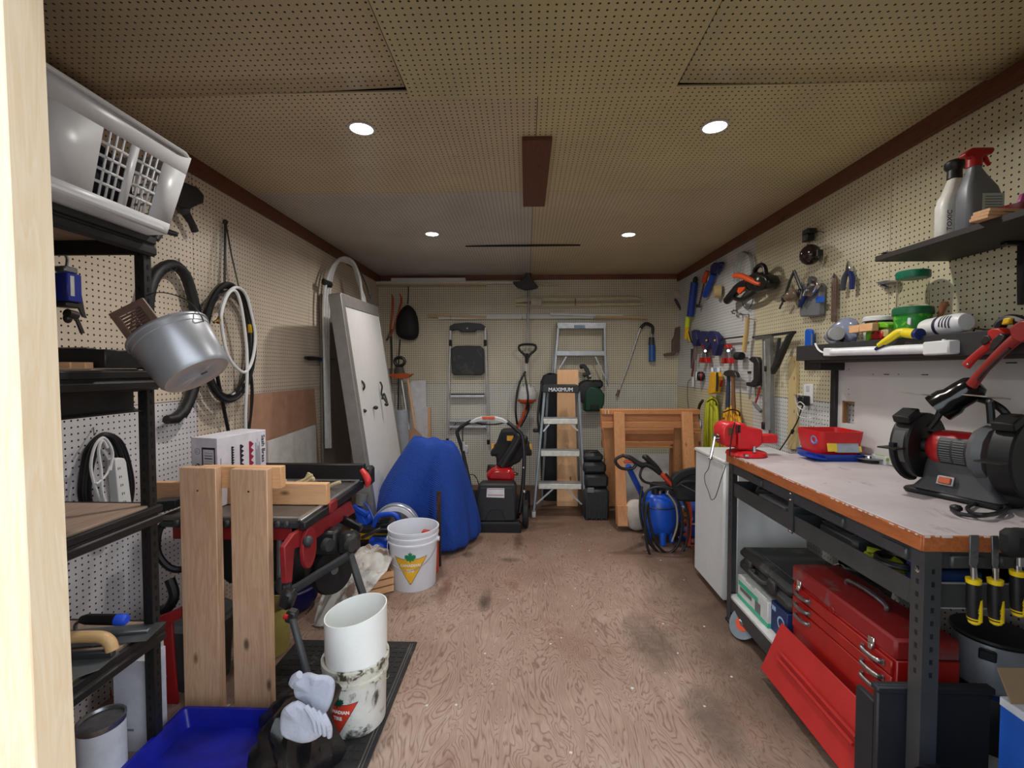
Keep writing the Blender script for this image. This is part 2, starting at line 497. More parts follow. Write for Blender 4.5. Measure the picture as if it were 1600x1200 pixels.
# front row: the two outer boards have come loose at the far edge and hang a little
panel(ce, CREAM_C2, (-.46 + G, .66, ZC - .008), (.57 - G, 1.835, ZC - .002))
def loose(x0, x1, e0, e1, mat):
    def top(u, v):
        s_ = .004 * v ** 3 + .006 * math.sin(math.pi * u) * v
        return (x0 + (x1 - x0) * u, .66 + (e0 + (e1 - e0) * u - .66) * v, ZC - .004 - s_)
    structure('pegboard_panel', mat, B().grid(top, 12, 8), ce, solid=.006)
loose(XL + .02, -.46 - G, 1.797, 1.755, CREAM_C)
loose(.57 + G, XR - .02, 1.762, 1.782, CREAM_C2)
# trim
structure('trim_1', TRIMW, B().box((XL + .012, 2.98, 2.388), (.024, 4.62, .084), bev=.003))
structure('trim_2', TRIMW, B().box((XR - .012, 2.98, 2.388), (.024, 4.62, .084), bev=.003))
TRIMB = M('scraped brown trim at the back', (110, 62, 40), .5, var=.3, scale=6, col2=(170, 130, 100), thr=.66)
structure('trim_3', TRIMB, B().box((0.01, YB - .012, 2.404), (3.4, .024, .052), bev=.003))
solo('ceiling_board', 'short brown stained board screwed along the middle ceiling joint', 'board', TRIMW,
     B().box((.05, 2.59, ZC - .011), (.14, .865, .02), bev=.002))
structure('seam_shade_strip', M('painted seam shade', (40, 32, 26), .8), B().prism([(-.53, 4.02), (-.2, 4.0), (.1, 3.995), (.46, 4.01), (.47, 4.02), (0, 4.03), (-.3, 4.025)], ZC - .012, ZC - .001), ce)  # added dark strip, stands in for the shade at the sagging seam
# door opening where the photographer stands
JAMB = wood('pale door jamb timber', (246, 228, 200), (236, 208, 170), 'z', .55, .6, knots=False)
dj = structure('door_1', JAMB, B().box((-.854, .748, 1.05), (.075, .066, 2.1), rot=(0, -.65, 0), bev=.002))
structure('door_header', JAMB, B().box((.06, .748, 2.08), (1.7, .066, .06), bev=.002), dj)
structure('wall_front', M('weathered grey siding', (150, 150, 148), .7), B().box((-1.33, .755, 1.2), (.96, .05, 2.5)).box((1.34, .755, 1.2), (.88, .05, 2.5)).box((.03, .755, 2.28), (1.76, .05, .34)))
# recessed lights
LEM = bpy.data.materials.new('led lens'); LEM.use_nodes = True
_b = LEM.node_tree.nodes['Principled BSDF']
_b.inputs['Emission Color'].default_value = (1, .98, .95, 1); _b.inputs['Emission Strength'].default_value = 14
for i, (x, y, lab) in enumerate(((-.737, 2.063, 'round white ceiling light nearer the door on the left side'), (.837, 2.096, 'round white ceiling light nearer the door on the right side'),
                  (-.75, 3.66, 'small looking round ceiling light far back on the left side'), (.818, 3.725, 'small looking round ceiling light far back on the right side'))):
    t = Thing('ceiling_light', lab, 'light', (x, y, ZC), group='recessed round ceiling lights')
    t.part('rim', WPAINT, B().lathe([(.058, 0), (.06, -.004), (.05, -.006), (.048, 0)], 28))
    t.part('lens', LEM, B().lathe([(.0, -.0045), (.048, -.004), (.048, -.001), (0, -.001)], 28))
    ld = bpy.data.lights.new('led', 'AREA'); ld.shape = 'DISK'; ld.size = .09; ld.energy = LED_POWER; ld.spread = R(158); ld.color = (1, .965, .92)
    lo = bpy.data.objects.new('led_lamp', ld); COL.objects.link(lo); lo.parent = t.o; lo.location = (0, 0, -.008)
# ================================================================ left side: shelving and what is on it
def slots(b, x, y, z0, z1, d, dirn, w=.007, h=.016, step=.038):
    z = z0
    while z < z1:
        if dirn == 'x': b.box((x + d, y, z), (.0012, w, h))
        else: b.box((x, y + d, z), (w, .0012, h))
        z += step
    return b
SX0, SX1 = -1.70, -1.285
PY = at(234, 800, x=SX1).y
SY0, SY1 = PY - .76, PY + .035
t = Thing('shelving_unit', 'black steel slotted shelving unit with board shelves against the left wall', 'shelf', (-1.49, 1.24, 0))
def wp(t, name, mat, b, **k):     # a part given in world coordinates
    b.v = [t.Mi @ v for v in b.v]
    return t.part(name, mat, b, **k)
SHB = wood('grey worn particle board shelf', (178, 152, 132), (146, 122, 106), 'y', .7, .5, False)
WORNE = M('bare board edge', (192, 142, 98), .7)
for (px_, py_) in ((SX1, PY), (SX1, PY - .72), (SX0 + .02, PY), (SX0 + .02, PY - .72)):
    sx = -1 if px_ > -1.5 else 1
    b = B().box((px_ - .0 , py_ + .015, .905), (.003, .030, 1.79)).box((px_ + sx * .015, py_, .905), (.030, .003, 1.79))
    po = wp(t, 'post', BLKM, b)
    q = slots(slots(B(), px_, py_ + .017, .1, 1.78, .0022, 'x'), px_ + sx * .015, py_, .1, 1.78, -.0022, 'y')
    q.v = [t.Mi @ v for v in q.v]
    t.part('keyhole_slots', M('slot shadow', (8, 8, 8), .9), q, parent=po, kind='stuff')
for z, wd in ((1.79, 1), (1.335, 1), (.87, 1), (.452, 1)):
    sh = wp(t, 'shelf_board', SHB, B().box(((SX0 + SX1) / 2, (SY0 + SY1) / 2, z + .008), (SX1 - SX0 - .01, SY1 - SY0 - .01, .014), bev=.002))
    for xx, s_ in ((SX1 + .006, 1), (SX0 + .004, -1)):
        prof = [(0, .012), (.012 * s_, .008), (.012 * s_, -.012), (.004 * s_, -.016), (.004 * s_, -.02), (.013 * s_, -.028), (.013 * s_, -.048), (0, -.056)]
        b = B().prism([(xx + a, z + c) for a, c in prof], -SY1, -SY0, M=Matrix(((1, 0, 0, 0), (0, 0, -1, 0), (0, 1, 0, 0), (0, 0, 0, 1))))
        wp(t, 'front_rail' if s_ > 0 else 'back_rail', BLKM, b, bev=.0015)
    for yy in (SY0, SY1 - .012):
        wp(t, 'cross_rail', BLKM, B().box(((SX0 + SX1) / 2, yy + .006, z - .016), (SX1 - SX0, .012, .066), bev=.003))
# laundry basket on the top shelf
t = Thing('laundry_basket', 'white plastic laundry basket with grid holes on top of the black shelving', 'basket', (-1.37, 1.235, 1.806))
BW = M('white basket plastic', (214, 214, 216), .4, var=.03)
hx0, hy0, hx1, hy1, bh = .155, .29, .212, .335, .272      # half sizes at bottom and rim
def bq(side, s, u):      # side 0:+x 1:-x 2:+y 3:-y, s in -1..1 along, u 0..1 up
    hx = hx0 + (hx1 - hx0) * u; hy = hy0 + (hy1 - hy0) * u
    return {0: (hx, hy * s, bh * u), 1: (-hx, -hy * s, bh * u), 2: (-hx * s, hy, bh * u), 3: (hx * s, -hy, bh * u)}[side]
def strip(b, side, s0, s1, u0, u1, n=1):
    q = [bq(side, s0, u0), bq(side, s1, u0), bq(side, s1, u1), bq(side, s0, u1)]
    b.add(q, [(0, 1, 2, 3)])
wins = {0: [(-.80, -.52), (.055, .33), (.42, .70)], 2: [(-.7, -.1), (.1, .7)]}
b = B(); g = B()
for side in range(4):
    ws = wins[0] if side < 2 else wins[2]
    u0, u1 = .13, .78
    strip(b, side, -1, 1, 0, u0); strip(b, side, -1, 1, u1, 1)
    e = -1
    for (a, c) in ws:
        strip(b, side, e, a, u0, u1); e = c
        nc = 4 if side < 2 else 6
        for k in range(1, nc):
            m = a + (c - a) * k / nc; strip(g, side, m - .009, m + .009, u0, u1)
        for k in range(1, 5):
            m = u0 + (u1 - u0) * k / 5; strip(g, side, a, c, m - .014, m + .014)
    strip(b, side, e, 1, u0, u1)
b.add([bq(0, -1, 0), bq(0, 1, 0), bq(1, -1, 0), bq(1, 1, 0)], [(0, 1, 2, 3)])
t.part('body', BW, b, solid=.004, bev=0)
t.part('grid', BW, g, solid=.004, kind='stuff')
t.part('rim', BW, B().tube([(p[0], p[1], bh) for p in rrect(2 * hx1 + .010, 2 * hy1 + .010, .05, 6)], .0085, 8, closed=True, flat=.8))
t.part('foot', BW, B().prism(rrect(2 * hx0 + .012, 2 * hy0 + .012, .03), -.001, .03), bev=.012)
cl = B().grid(lambda u, v: ((.165 + .01 * math.sin(9 * v)) * math.cos(6.283 * u) * math.sin(math.pi * v) ** .4, (.275 + .02 * math.sin(7 * u * 6.28)) * math.sin(6.283 * u) * math.sin(math.pi * v) ** .4, .125 - .105 * math.cos(math.pi * v) + .02 * math.sin(11 * u + 5 * v)), 20, 10, wrap=True)
solo('clothes', 'heap of dark clothes seen through the holes of the laundry basket', 'clothes', M('dark navy and maroon cloth', (30, 30, 42), .85, col2=(96, 22, 32), scale=7), cl, (-1.37, 1.24, 1.815))
# black box, wooden offcuts on the second shelf
t = Thing('storage_box', 'flat black box with a metal strip on top, on the second shelf', 'box', (-1.40, 1.42, 1.352))
t.part('body', BLK, B().box((0, 0, .03), (.25, .14, .058), bev=.003))
t.part('metal_strip', STEEL, B().box((-.03, -.05, .0625), (.19, .03, .005), bev=.001))
for i, (x, y) in enumerate(((-1.36, 1.315), (-1.325, 1.322))):
    solo('wood_block', ('pale wood offcut on the second shelf, the left one of two' if i == 0 else 'pale wood offcut on the second shelf, nearer the black post of the two'), 'wood', PINEX, B().box((0, 0, .01), (.05, .03, .018), bev=.001), (x, y, 1.352), rot=6 * i)
# bracket channel under the second shelf
t = solo('steel_channel', 'black folded steel channel hanging under the second shelf', 'bracket', BLKM,
     B().prism([(-.03, 0), (.03, 0), (.03, -.003), (-.018, -.003), (-.018, -.062), (.035, -.066), (.035, -.07), (-.021, -.066), (-.03, -.0)], -.19, .19), (-1.33, 1.34, 1.278), Matrix(((0, 0, 1), (-1, 0, 0), (0, 1, 0))) @ Matrix.Rotation(R(-90), 3, 'Y'))
# blue hoist
t = Thing('hand_hoist', 'blue metal hoist body with steel hooks and lever hanging under the top shelf', 'tool', (XL + .09, at(105, 470, x=XL + .09).y, at(105, 470, x=XL + .09).z), 'left')
hz = t.M.translation
t.part('body', M('blue hammered paint', (24, 40, 130), .4, var=.15), B().box((0, .045, 0), (.055, .1, .06), bev=.004))
t.part('label', M('worn paper label', (185, 185, 178), .6), B().box((-.01, .05, .0306), (.014, .07, .001)))
t.part('top_clevis', STEEL, B().box((0, .108, 0), (.05, .022, .04), bev=.004).tube(spl([(0, .115, 0), (.004, .15, 0), (-.012, .17, 0), (-.016, .19, 0), (0, .20, 0), (.012, .185, 0)]), .005, 6))
t.part('chain_guide', DSTEEL, B().box((0, -.015, 0), (.05, .02, .045), bev=.004).cyl((-.012, -.045, .01), (.02, -.05, .01), .016).ball((-.005, -.062, .005), (.013, .018, .013)))
t.part('lever', DSTEEL, B().prism([(.03, .05), (.042, .03), (.052, -.03), (.06, -.055), (.045, -.052), (.03, -.02)], .005, .012).prism([(.022, -.06), (.034, -.06), (.055, -.11), (.042, -.112)], 0, .008), bev=.001)
solo('wall_hook', 'thin wire hook holding the blue hoist', 'hook', DSTEEL, B().tube(spl([(0, 0, 0), (0, .004, .05), (0, .016, .09), (0, .028, .088)]), .0022, 6), (XL, hz.y, hz.z + .165), 'left')
# vacuum tools hanging by the basket
t = Thing('vacuum_attachment', 'black vacuum floor head hanging on the left wall beside the white basket', 'tool', at(278, 340, x=XL + .02), 'left')
t.part('head', BLK, B().prism(t.P2([(258, 285), (266, 279), (300, 292), (311, 305), (310, 318), (300, 321), (288, 328), (276, 326), (262, 318)], .04), .0, .07), bev=.008)
t.part('neck', BLK, B().tube(t.P([(284, 322), (291, 335), (299, 348), (305, 362)], .04), [.024, .02, .016, .017], 12))
t.part('collar', DGREY, B().tube(t.P([(281, 320), (289, 330)], .04), [.03, .027], 12))
t = Thing('vacuum_nozzle', 'small black crevice nozzle on a hook just below the basket corner', 'tool', at(245, 360, x=XL + .05), 'left')
t.part('body', BLK, B().tube(t.P([(226, 368), (240, 362), (252, 358), (262, 362), (276, 366)], .05), [.02, .022, .02, .013, .012], 10, flat=.6))
t.part('cuff', DGREY, B().tube(t.P([(243, 346), (246, 354), (247, 366), (243, 374)], .05), [.02, .02, .018, .014], 10))
# big vacuum hose loop
t = Thing('vacuum_hose', 'thick black vacuum hose looped over a wire hook on the left wall', 'hose', at(262, 415, x=XL), 'left')
pth = spl(t.P([(238, 560), (231, 500), (232, 462), (244, 428), (268, 414), (288, 428), (300, 462), (308, 505), (310, 560), (304, 600), (294, 630), (284, 648)], .05), 7)
t.part('hose', M('ribbed black hose', (20, 20, 21), .5, bump=.3, scale=60), B().tube(pth, [.026 if i % 2 else .0245 for i in range(len(pth))], 12))
t.part('end_cuff', BLK, B().tube(t.P([(287, 642), (274, 654), (260, 656)], .05), [.024, .027, .02], 12))
t.part('hook', DSTEEL, B().tube(spl(t.P([(280, 404, .0), (279, 412, .05), (272, 424, .085), (266, 420, .085)])), .0025, 6))
# dented pail with a floor register in it
t = Thing('pail', 'dull aluminium pail hanging tilted on the black post by its wire handle', 'pail', at(289, 555, y=1.40), 'back')
ax = Vector((.58, -.81, .03)).normalized()
PALU = M('dull spun aluminium', (178, 180, 186), .36, .55, var=.1, scale=9)
c0 = Vector(t.L(264, 522, -.015)); r0 = .113
body = [(r0 + .004, -.002), (r0 + .004, .004), (r0, .006), (r0 - .001, .022), (r0 - .003, .024), (r0 - .012, .148), (r0 - .02, .16), (.0, .160)]
t.part('body', PALU, B().lathe(body, 40, c0, ax, caps=False), solid=.0015)
t.part('bottom_clip', STEEL, B().box(Vector(c0) + ax * .163 + Vector((.02, .01, 0)), (.022, .006, .003), rot=(15, 0, 25)))
hp = [Vector(c0) + Vector((-.108, -.03, .02)), t.L(206, 500, -.06), t.L(224, 466, -.12), t.L(252, 457, -.1), t.L(290, 468, -.05), t.L(312, 490, 0), Vector(c0) + Vector((.10, .035, -.02))]
t.part('handle', DSTEEL, B().tube(spl(hp, 6), .0018, 6))
t = Thing('floor_register', 'brown slatted floor register sticking out of the aluminium pail', 'vent', at(212, 500, y=1.385), 'back', empty=True)
q = t.P2([(170, 491), (223, 465), (256, 508), (206, 540)], 0)
cx_, cy_ = sum(p[0] for p in q) / 4, sum(p[1] for p in q) / 4
inn = [(cx_ + (p[0] - cx_) * .62, cy_ + (p[1] - cy_) * .62) for p in q]
BRN = M('brown enamel', (122, 96, 84), .45)
t.part('frame', BRN, B().prism(q, -.004, .004, hole=inn), bev=.002)
for k in range(7):
    u = (k + .5) / 7
    a = Vector(inn[0]).lerp(Vector(inn[3]), u); c = Vector(inn[1]).lerp(Vector(inn[2]), u)
    t.part('slat', BRN, B().bar((a.x, a.y, -.003), (c.x, c.y, -.003), .0035, .006, up=(0, .4, 1)))
a = (Vector(inn[0]) + Vector(inn[1])) / 2; c = (Vector(inn[2]) + Vector(inn[3])) / 2
t.part('louvre_bar', BRN, B().bar((a.x, a.y, -.006), (c.x, c.y, -.006), .003, .003))
# coils of hose
t = Thing('garden_hose', 'coiled black garden hose with yellow tag hung by a black strap', 'hose', at(365, 540, x=XL), 'left')
HB = M('glossy black hose', (22, 23, 24), .3)
pts = []
for k in range(5):
    for a in range(0, 360, 20):
        rx = 37 + 4 * math.sin(k * 2.1); ry = 88 + 4 * math.cos(k * 1.7)
        pts.append((354 + k * .8 + rx * math.cos(R(a + 90)), 535 - ry * math.sin(R(a + 90)), .025 + .017 * k + .004 * math.sin(a)))
b = B().tube(spl(t.P(pts), 3), .0125, 8)
b.tube(spl(t.P([(330, 540, .06), (338, 580, .07), (346, 620, .06), (354, 660, .05), (362, 700, .05)]), 6), .0095, 8)
b.tube(spl(t.P([(388, 560, .06), (394, 610, .06), (390, 660, .05), (384, 700, .05)]), 6), .0095, 8)
t.part('hose_coil', HB, b)
t.part('strap', BLK, B().tube(t.P([(352, 350, .03), (351, 440, .05)]), .011, 8, flat=.3).tube(t.P([(353, 350, .03), (362, 400, .05), (373, 448, .08)]), .008, 8, flat=.3).ball(t.L(352, 347, .03), (.016, .016, .012)))
t.part('tag', YEL, B().tube(t.P([(391, 507, .075), (391.5, 520, .075)]), .0135, 8))
t = Thing('white_hose', 'thin white hose with brass end coiled over the black garden hose', 'hose', at(370, 520, x=XL), 'left')
pts = [(343, 505, .12), (346, 480, .12), (356, 458, .12), (370, 449, .12), (384, 460, .12), (393, 490, .12), (399, 525, .12), (395, 560, .12), (384, 581, .12), (370, 575, .12), (356, 555, .12), (348, 520, .12), (346, 490, .13), (356, 460, .13), (368, 455, .13), (377, 480, .13), (385, 540, .12), (386, 590, .12), (384, 640, .11), (384, 690, .1)]
t.part('hose', WHT, B().tube(spl(t.P(pts), 7), .0085, 8))
t.part('brass_end', M('brass fitting', (170, 140, 80), .3, .9), B().tube(t.P([(340, 504, .12), (344, 496, .12)]), .011, 8).cyl(t.L(340, 500, .12), t.L(334, 504, .12), .006))
# cord and power strip on the wall behind the third shelf
t = Thing('extension_cord', 'thin black extension cord hung in a long loop above the third shelf', 'cord', at(160, 680, x=XL), 'left')
b = B()
for k, (l, rr_) in enumerate(((124, 208), (128, 204), (136, 196), (140, 190), (132, 200))):
    w_ = [(l + 6, 800), (l, 770), (l + 4, 730), (l + 12, 700), (160, 678 + k), (rr_ - 22, 686), (rr_ - 8, 715), (rr_, 760), (rr_ - 6, 800)]
    b.tube(spl(t.P([(p[0], p[1], .02 + .008 * k) for p in w_]), 6), .0065, 6)
t.part('cord', BLK, b)
t.part('hook', DSTEEL, B().tube(t.P([(146, 668, 0), (147, 680, .06), (150, 676, .07)]), .002, 6))
t = Thing('power_strip', 'white power strip with its white cord hung over the black extension cord', 'power strip', at(170, 730, x=XL + .05), 'left')
pk = t.P2([(174, 718), (180, 715), (189, 716), (192, 722), (201, 790), (197, 796), (184, 797), (180, 792)], .03)
sb_ = t.part('body', WHT, B().prism(pk, .01, .045), bev=.003)
for k in range(5):
    c = t.L(186 + k * 2.2, 732 + k * 13, .0452)
    t.part('socket', M('socket slots', (60, 60, 60), .6), B().box((c.x - .004, c.y, .0455), (.002, .01, .002)).box((c.x + .004, c.y, .0455), (.002, .008, .002)), parent=sb_)
t.part('cord', WHT, B().tube(spl(t.P([(172, 735), (176, 710), (170, 692), (160, 684), (148, 698), (142, 730), (150, 765), (162, 795)], .05), 6), .005, 6).tube(spl(t.P([(168, 700), (160, 688), (154, 705), (158, 735), (160, 770), (168, 795)], .06), 6), .005, 6).tube(spl(t.P([(172, 728), (166, 742), (156, 752), (150, 756)], .06), 6), .004, 6))
# trowels on the fourth shelf
ZS = .468
t = Thing('finishing_trowel', 'steel trowel with black and blue rubber handle at the back of the low shelf', 'trowel', at(165, 995, z=ZS), 'floor', 0)
t.part('blade', M('dull trowel steel', (112, 116, 120), .4, .7), B().box((0, 0, .004), (.30, .115, .0015), rot=(0, 0, 12)).box((0, 0, .01), (.26, .022, .012), rot=(0, 0, 12), bev=.003))
t.part('tang', STEEL, B().tube(spl([(-.09, -.01, .012), (-.10, 0, .04), (-.07, .0, .058), (-.03, .0, .056)]), .006, 8))
t.part('handle', BLK, B().tube([(-.08, 0, .057), (-.06, 0, .058), (.0, .004, .056), (.035, .006, .055)], [.012, .017, .0175, .018], 14))
t.part('handle_end', M('bright blue rubber', (30, 80, 215), .5), B().tube([(.034, .006, .055), (.06, .008, .054), (.068, .008, .054)], [.0185, .0185, .012], 14))
t = Thing('plaster_float', 'grey steel hawk with pale wooden handle at the front of the low shelf', 'trowel', at(138, 1040, z=ZS), 'floor', 8)
t.part('blade', M('grey float plate', (105, 108, 110), .55, .4), B().prism([(-.2, -.07), (.0, -.07), (.05, -.03), (.05, .05), (-.2, .06)], .002, .006))
t.part('mount', DGREY, B().box((-.06, .03, .016), (.22, .02, .02), bev=.003))
t.part('handle', wood('varnished pale handle', (226, 190, 140), (206, 165, 112), 'x', .4, knots=False), B().tube(spl([(-.16, .03, .05), (-.12, .03, .07), (0, .03, .07), (.035, .03, .055), (.045, .03, .026)]), .017, 12))
# floor below the shelves
t = Thing('carton', 'plain white carton standing on the floor under the low shelf', 'box', (at(203, 1090, y=1.53).x, 1.575, 0))
t.part('body', M('white card', (206, 208, 218), .7), B().box((0, 0, .165), (.12, .09, .33), bev=.002))
t.part('tape_mark', M('grey print', (120, 120, 126), .7), B().box((.0, -.0455, .08), (.022, .0012, .008)))
t = Thing('paint_tin', 'metal lidded paint tin with white label under the low shelf', 'tin', at(158, 1122, z=.235) - Vector((0, 0, .235)))
t.part('can', STEEL, B().lathe([(.062, 0), (.062, .17), (.064, .175), (.064, .18), (.058, .18), (.054, .172), (.0, .172)], 30))
t.part('paper_label', M('white tin label', (200, 205, 215), .5), B().lathe([(.0628, .012), (.0628, .162)], 30, caps=False))
t.o.location.z = .055
solo('tin_below', 'dark lower tin carrying the lidded paint tin', 'tin', DGREY, B().lathe([(.06, 0), (.062, .003), (.062, .052), (.058, .055)], 26), (t.M.translation.x, t.M.translation.y, 0))
t = Thing('steel_stand', 'red painted flat steel stand on the floor behind the shelving post', 'stand', (-1.36, 1.76, 0), 'back')
RST = M('red painted flat steel', (150, 24, 28), .45)
t.part('leg', RST, B().prism(t.P2([(246, 978), (268, 972), (272, 1040), (281, 1140), (259, 1140), (252, 1050)]), -.012, .0), bev=.002)
t.part('top_strap', RST, B().prism(t.P2([(160, 984), (215, 970), (250, 962), (285, 948), (285, 964), (262, 974), (246, 981), (200, 984)]), -.005, .012), bev=.002)
t.part('leg', RST, B().prism(t.P2([(150, 1060), (170, 1050), (176, 1135), (160, 1135)], -.03), -.036, -.03))
t.part('bolt', STEEL, B().ball(t.L(258, 1047, .001), .004).ball(t.L(259, 1057, .001), .004))
solo('white_panel_strip', 'narrow white panel standing on end beside the red stand', 'panel', WHT, B().box((0, 0, .17), (.018, .012, .34)), (at(252, 1080, y=1.66).x, 1.66, 0))
t = Thing('lidded_bucket', 'round dark bucket with grey lid standing behind the upright planks', 'bucket', (at(316, 1040, y=1.93).x, 1.93, 0))
t.part('body', M('smoky grey plastic', (70, 72, 76), .4), B().lathe([(.105, 0), (.122, .25), (.126, .26), (.126, .27)], 30))
t.part('lid', M('grey lid', (120, 122, 124), .45), B().lathe([(.13, .265), (.13, .285), (.12, .292), (.11, .288), (.06, .296), (0, .298)], 30))
t = Thing('blue_bin', 'bright blue plastic bin at the foot of the upright planks', 'bin', (at(325, 1105, y=1.50)).to_tuple()[:2] + (.013,), 'floor')
BB = M('ultramarine bin plastic', (18, 28, 150), .35)
zb = at(325, 1102, y=1.66).z - .013
ro, ri = rrect(.40, .30, .02), rrect(.385, .285, .016)
t.part('body', BB, B().loft([[(p[0] * .85, p[1] * .85, .002) for p in ro], [(p[0] * .98, p[1] * .98, zb - .02) for p in ro], [(p[0] * 1.03, p[1] * 1.03, zb - .02) for p in ro], [(p[0] * 1.03, p[1] * 1.03, zb) for p in ro], [(p[0], p[1], zb) for p in ri], [(p[0] * .86, p[1] * .86, .008) for p in ri]]))
# ================================================================ planks, table saw and what leans on the left wall
PLK = wood('weathered cedar plank', (222, 186, 152), (196, 150, 116), 'z', .6, .55)
t = Thing('plank_frame', 'two upright weathered planks screwed to a short crosspiece, leaning before the table saw', 'plank frame', (-1.12, 1.74, 0))
def plk(x0, x1, zt):
    b = B().box(((x0 + x1) / 2, 1.739, zt / 2 + .001), (x1 - x0, .038, zt), bev=.0025)
    return wp(t, 'plank', PLK, b)
a = at(281, 800, y=1.72).x; b_ = at(338, 800, y=1.72).x
p1 = plk(a, b_, .968)
a2 = at(360, 800, y=1.72).x; b2 = at(418, 800, y=1.72).x
p2 = plk(a2, b2, .963)
wp(t, 'crosspiece', PINEX, B().box(((a + .05 + at(440, 750, y=1.765).x) / 2, 1.778, .923), (at(440, 750, y=1.765).x - a - .05, .038, .086), bev=.002))
for x, z in (((a + b_) / 2, .88), ((a2 + b2) / 2, .878)):
    wp(t, 'screw', DSTEEL, B().ball((x, 1.7195, z), (.004, .0015, .004)))
# --- table saw
t = Thing('table_saw', 'dark jobsite table saw on a folding stand with red body and black rip fence', 'table saw', (-1.2, 2.1, 0))
SAWT = M('worn saw table top', (112, 106, 102), .42, .5, var=.15, scale=8)
RSAW = M('red saw housing', (140, 30, 34), .45, var=.2)
SX, SY, SZ = -.911, 1.812, .75
wp(t, 'table_top', SAWT, B().box((SX - .30, SY + .29, SZ - .012), (.59, .58, .022), bev=.005))
rb = B()
for k in range(14): rb.box((SX - .06 - .035 * k, SY - .004, SZ - .03), (.022, .02, .03), bev=.006)
wp(t, 'edge_ribs', DGREY, rb, kind='stuff')
wp(t, 'table_edge', DGREY, B().box((SX - .30, SY + .29, SZ - .035), (.585, .575, .03), bev=.005))
wp(t, 'guide_rail', ALU, B().box((SX + .008, SY + .30, SZ - .004), (.018, .66, .010), bev=.002))
wp(t, 'rail_channel', BLK, B().box((SX + .022, SY + .29, SZ - .025), (.026, .66, .034), bev=.004))
wp(t, 'rail_bracket', RSAW, B().box((SX + .03, SY + .22, SZ - .02), (.022, .08, .05), bev=.006))
f = wp(t, 'rip_fence', BLK, B().box((SX - .26, 2.43, SZ + .045), (.60, .04, .088), bev=.003))
wp(t, 'fence_rail', ALU, B().box((SX - .26, 2.408, SZ + .006), (.56, .008, .008)), parent=f)
wp(t, 'fence_end', BLK, B().box((SX + .065, 2.42, SZ + .03), (.05, .07, .10), bev=.012))
wp(t, 'fence_lever', M('red lever', (205, 50, 50), .4), B().tube(spl([at(565, 734, y=2.37), at(571, 742, y=2.36), at(575, 751, y=2.35), at(573, 760, y=2.35)]), [.012, .018, .018, .010], 10))
wp(t, 'side_wing', BLK, B().prism([(at(236, 782, y=1.84).x, .80), (at(276, 779, y=1.84).x, .808), (at(276, 792, y=1.84).x, .775), (at(236, 806, y=1.84).x, .74)], -1.90, -1.83, M=Matrix(((1, 0, 0, 0), (0, 0, -1, 0), (0, 1, 0, 0), (0, 0, 0, 1)))), bev=.003)
wp(t, 'motor_box', BLK, B().box((SX - .22, SY + .3, SZ - .19), (.36, .46, .27), bev=.03))
fr = B().prism([(p.y, p.z) for p in (at(443, 912, x=SX), at(440, 855, x=SX), at(455, 834, x=SX), at(545, 783, x=SX), at(552, 800, x=SX), at(500, 835, x=SX), at(478, 850, x=SX), at(456, 858, x=SX), at(452, 910, x=SX))], SX - .01, SX + .012, M=Matrix(((0, 0, 1, 0), (1, 0, 0, 0), (0, 1, 0, 0), (0, 0, 0, 1))))
wp(t, 'front_panel', RSAW, fr, bev=.004)
wp(t, 'side_panel', RSAW, B().box((SX - .30, SY + .02, SZ - .075), (.5, .012, .055), bev=.003))
wp(t, 'tilt_plate', RSAW, B().prism(circ(.06, 16, ry=.085), -.008, .008, M=Matrix.Translation(at(482, 855, x=SX + .02)) @ Matrix(((0, 0, 1, 0), (1, 0, 0, 0), (0, 1, 0, 0), (0, 0, 0, 1)))), bev=.003)
wp(t, 'hand_wheel', DGREY, B().tube([at(482, 855, x=SX), at(480, 846, x=SX + .06)], [.012, .014], 10).ball(at(481, 845, x=SX + .06), .02), label='pale knob of the hand wheel')
wp(t, 'grey_post', M('satin grey tube', (125, 128, 130), .4, .6), B().tube([at(437, 826, y=1.86), at(437, 905, y=1.86)], .012, 10))
wp(t, 'cradle', DGREY, B().tube(spl([at(436, 905, y=1.84), at(448, 925, y=1.84), at(500, 895, y=1.95), at(545, 868, y=2.0)]), .014, 8, flat=1.6))
wp(t, 'bracket_block', BLKM, B().box(at(513, 845, y=2.02), (.10, .08, .11), bev=.01).box(at(545, 848, y=2.05), (.09, .09, .10), bev=.02))
wp(t, 'hinge', DGREY, B().cyl(at(508, 850, y=1.97), at(516, 852, y=1.96), .028))
wp(t, 'hinge', DGREY, B().cyl(at(545, 850, y=2.0), at(552, 852, y=1.99), .03))
wp(t, 'leg', DGREY, B().bar(at(545, 860, y=2.02), at(577, 960, y=1.92), .03, .022, bev=.004))
wp(t, 'leg', DGREY, B().tube([at(455, 960, y=1.62), at(466, 1000, y=1.58), at(482, 1060, y=1.56), at(490, 1100, y=1.56)], .013, 10))
wp(t, 'leg_knuckle', BLKM, B().box(at(449, 935, y=1.66), (.055, .05, .075), rot=(0, 20, 0), bev=.014).box(at(456, 962, y=1.62), (.036, .036, .045), rot=(0, 15, 0), bev=.006).bar(at(448, 880, y=1.75), at(448, 930, y=1.68), .035, .03, bev=.006))
wp(t, 'latch', RED, B().cyl(at(444, 963, y=1.60), at(450, 964, y=1.60), .009))
wp(t, 'stay_bar', BLKM, B().bar(at(528, 808, y=2.22), at(565, 826, y=2.2), .025, .04, bev=.006))
wp(t, 'stay_bar', BLKM, B().bar(at(565, 840, y=2.1), at(595, 826, y=2.1), .02, .014, bev=.003))
w_ = wp(t, 'wheel', RUB, B().lathe([(.085, -.018), (.105, -.02), (.11, 0), (.105, .02), (.085, .018)], 28, at(519, 890, y=2.08), (1, -.55, .1)))
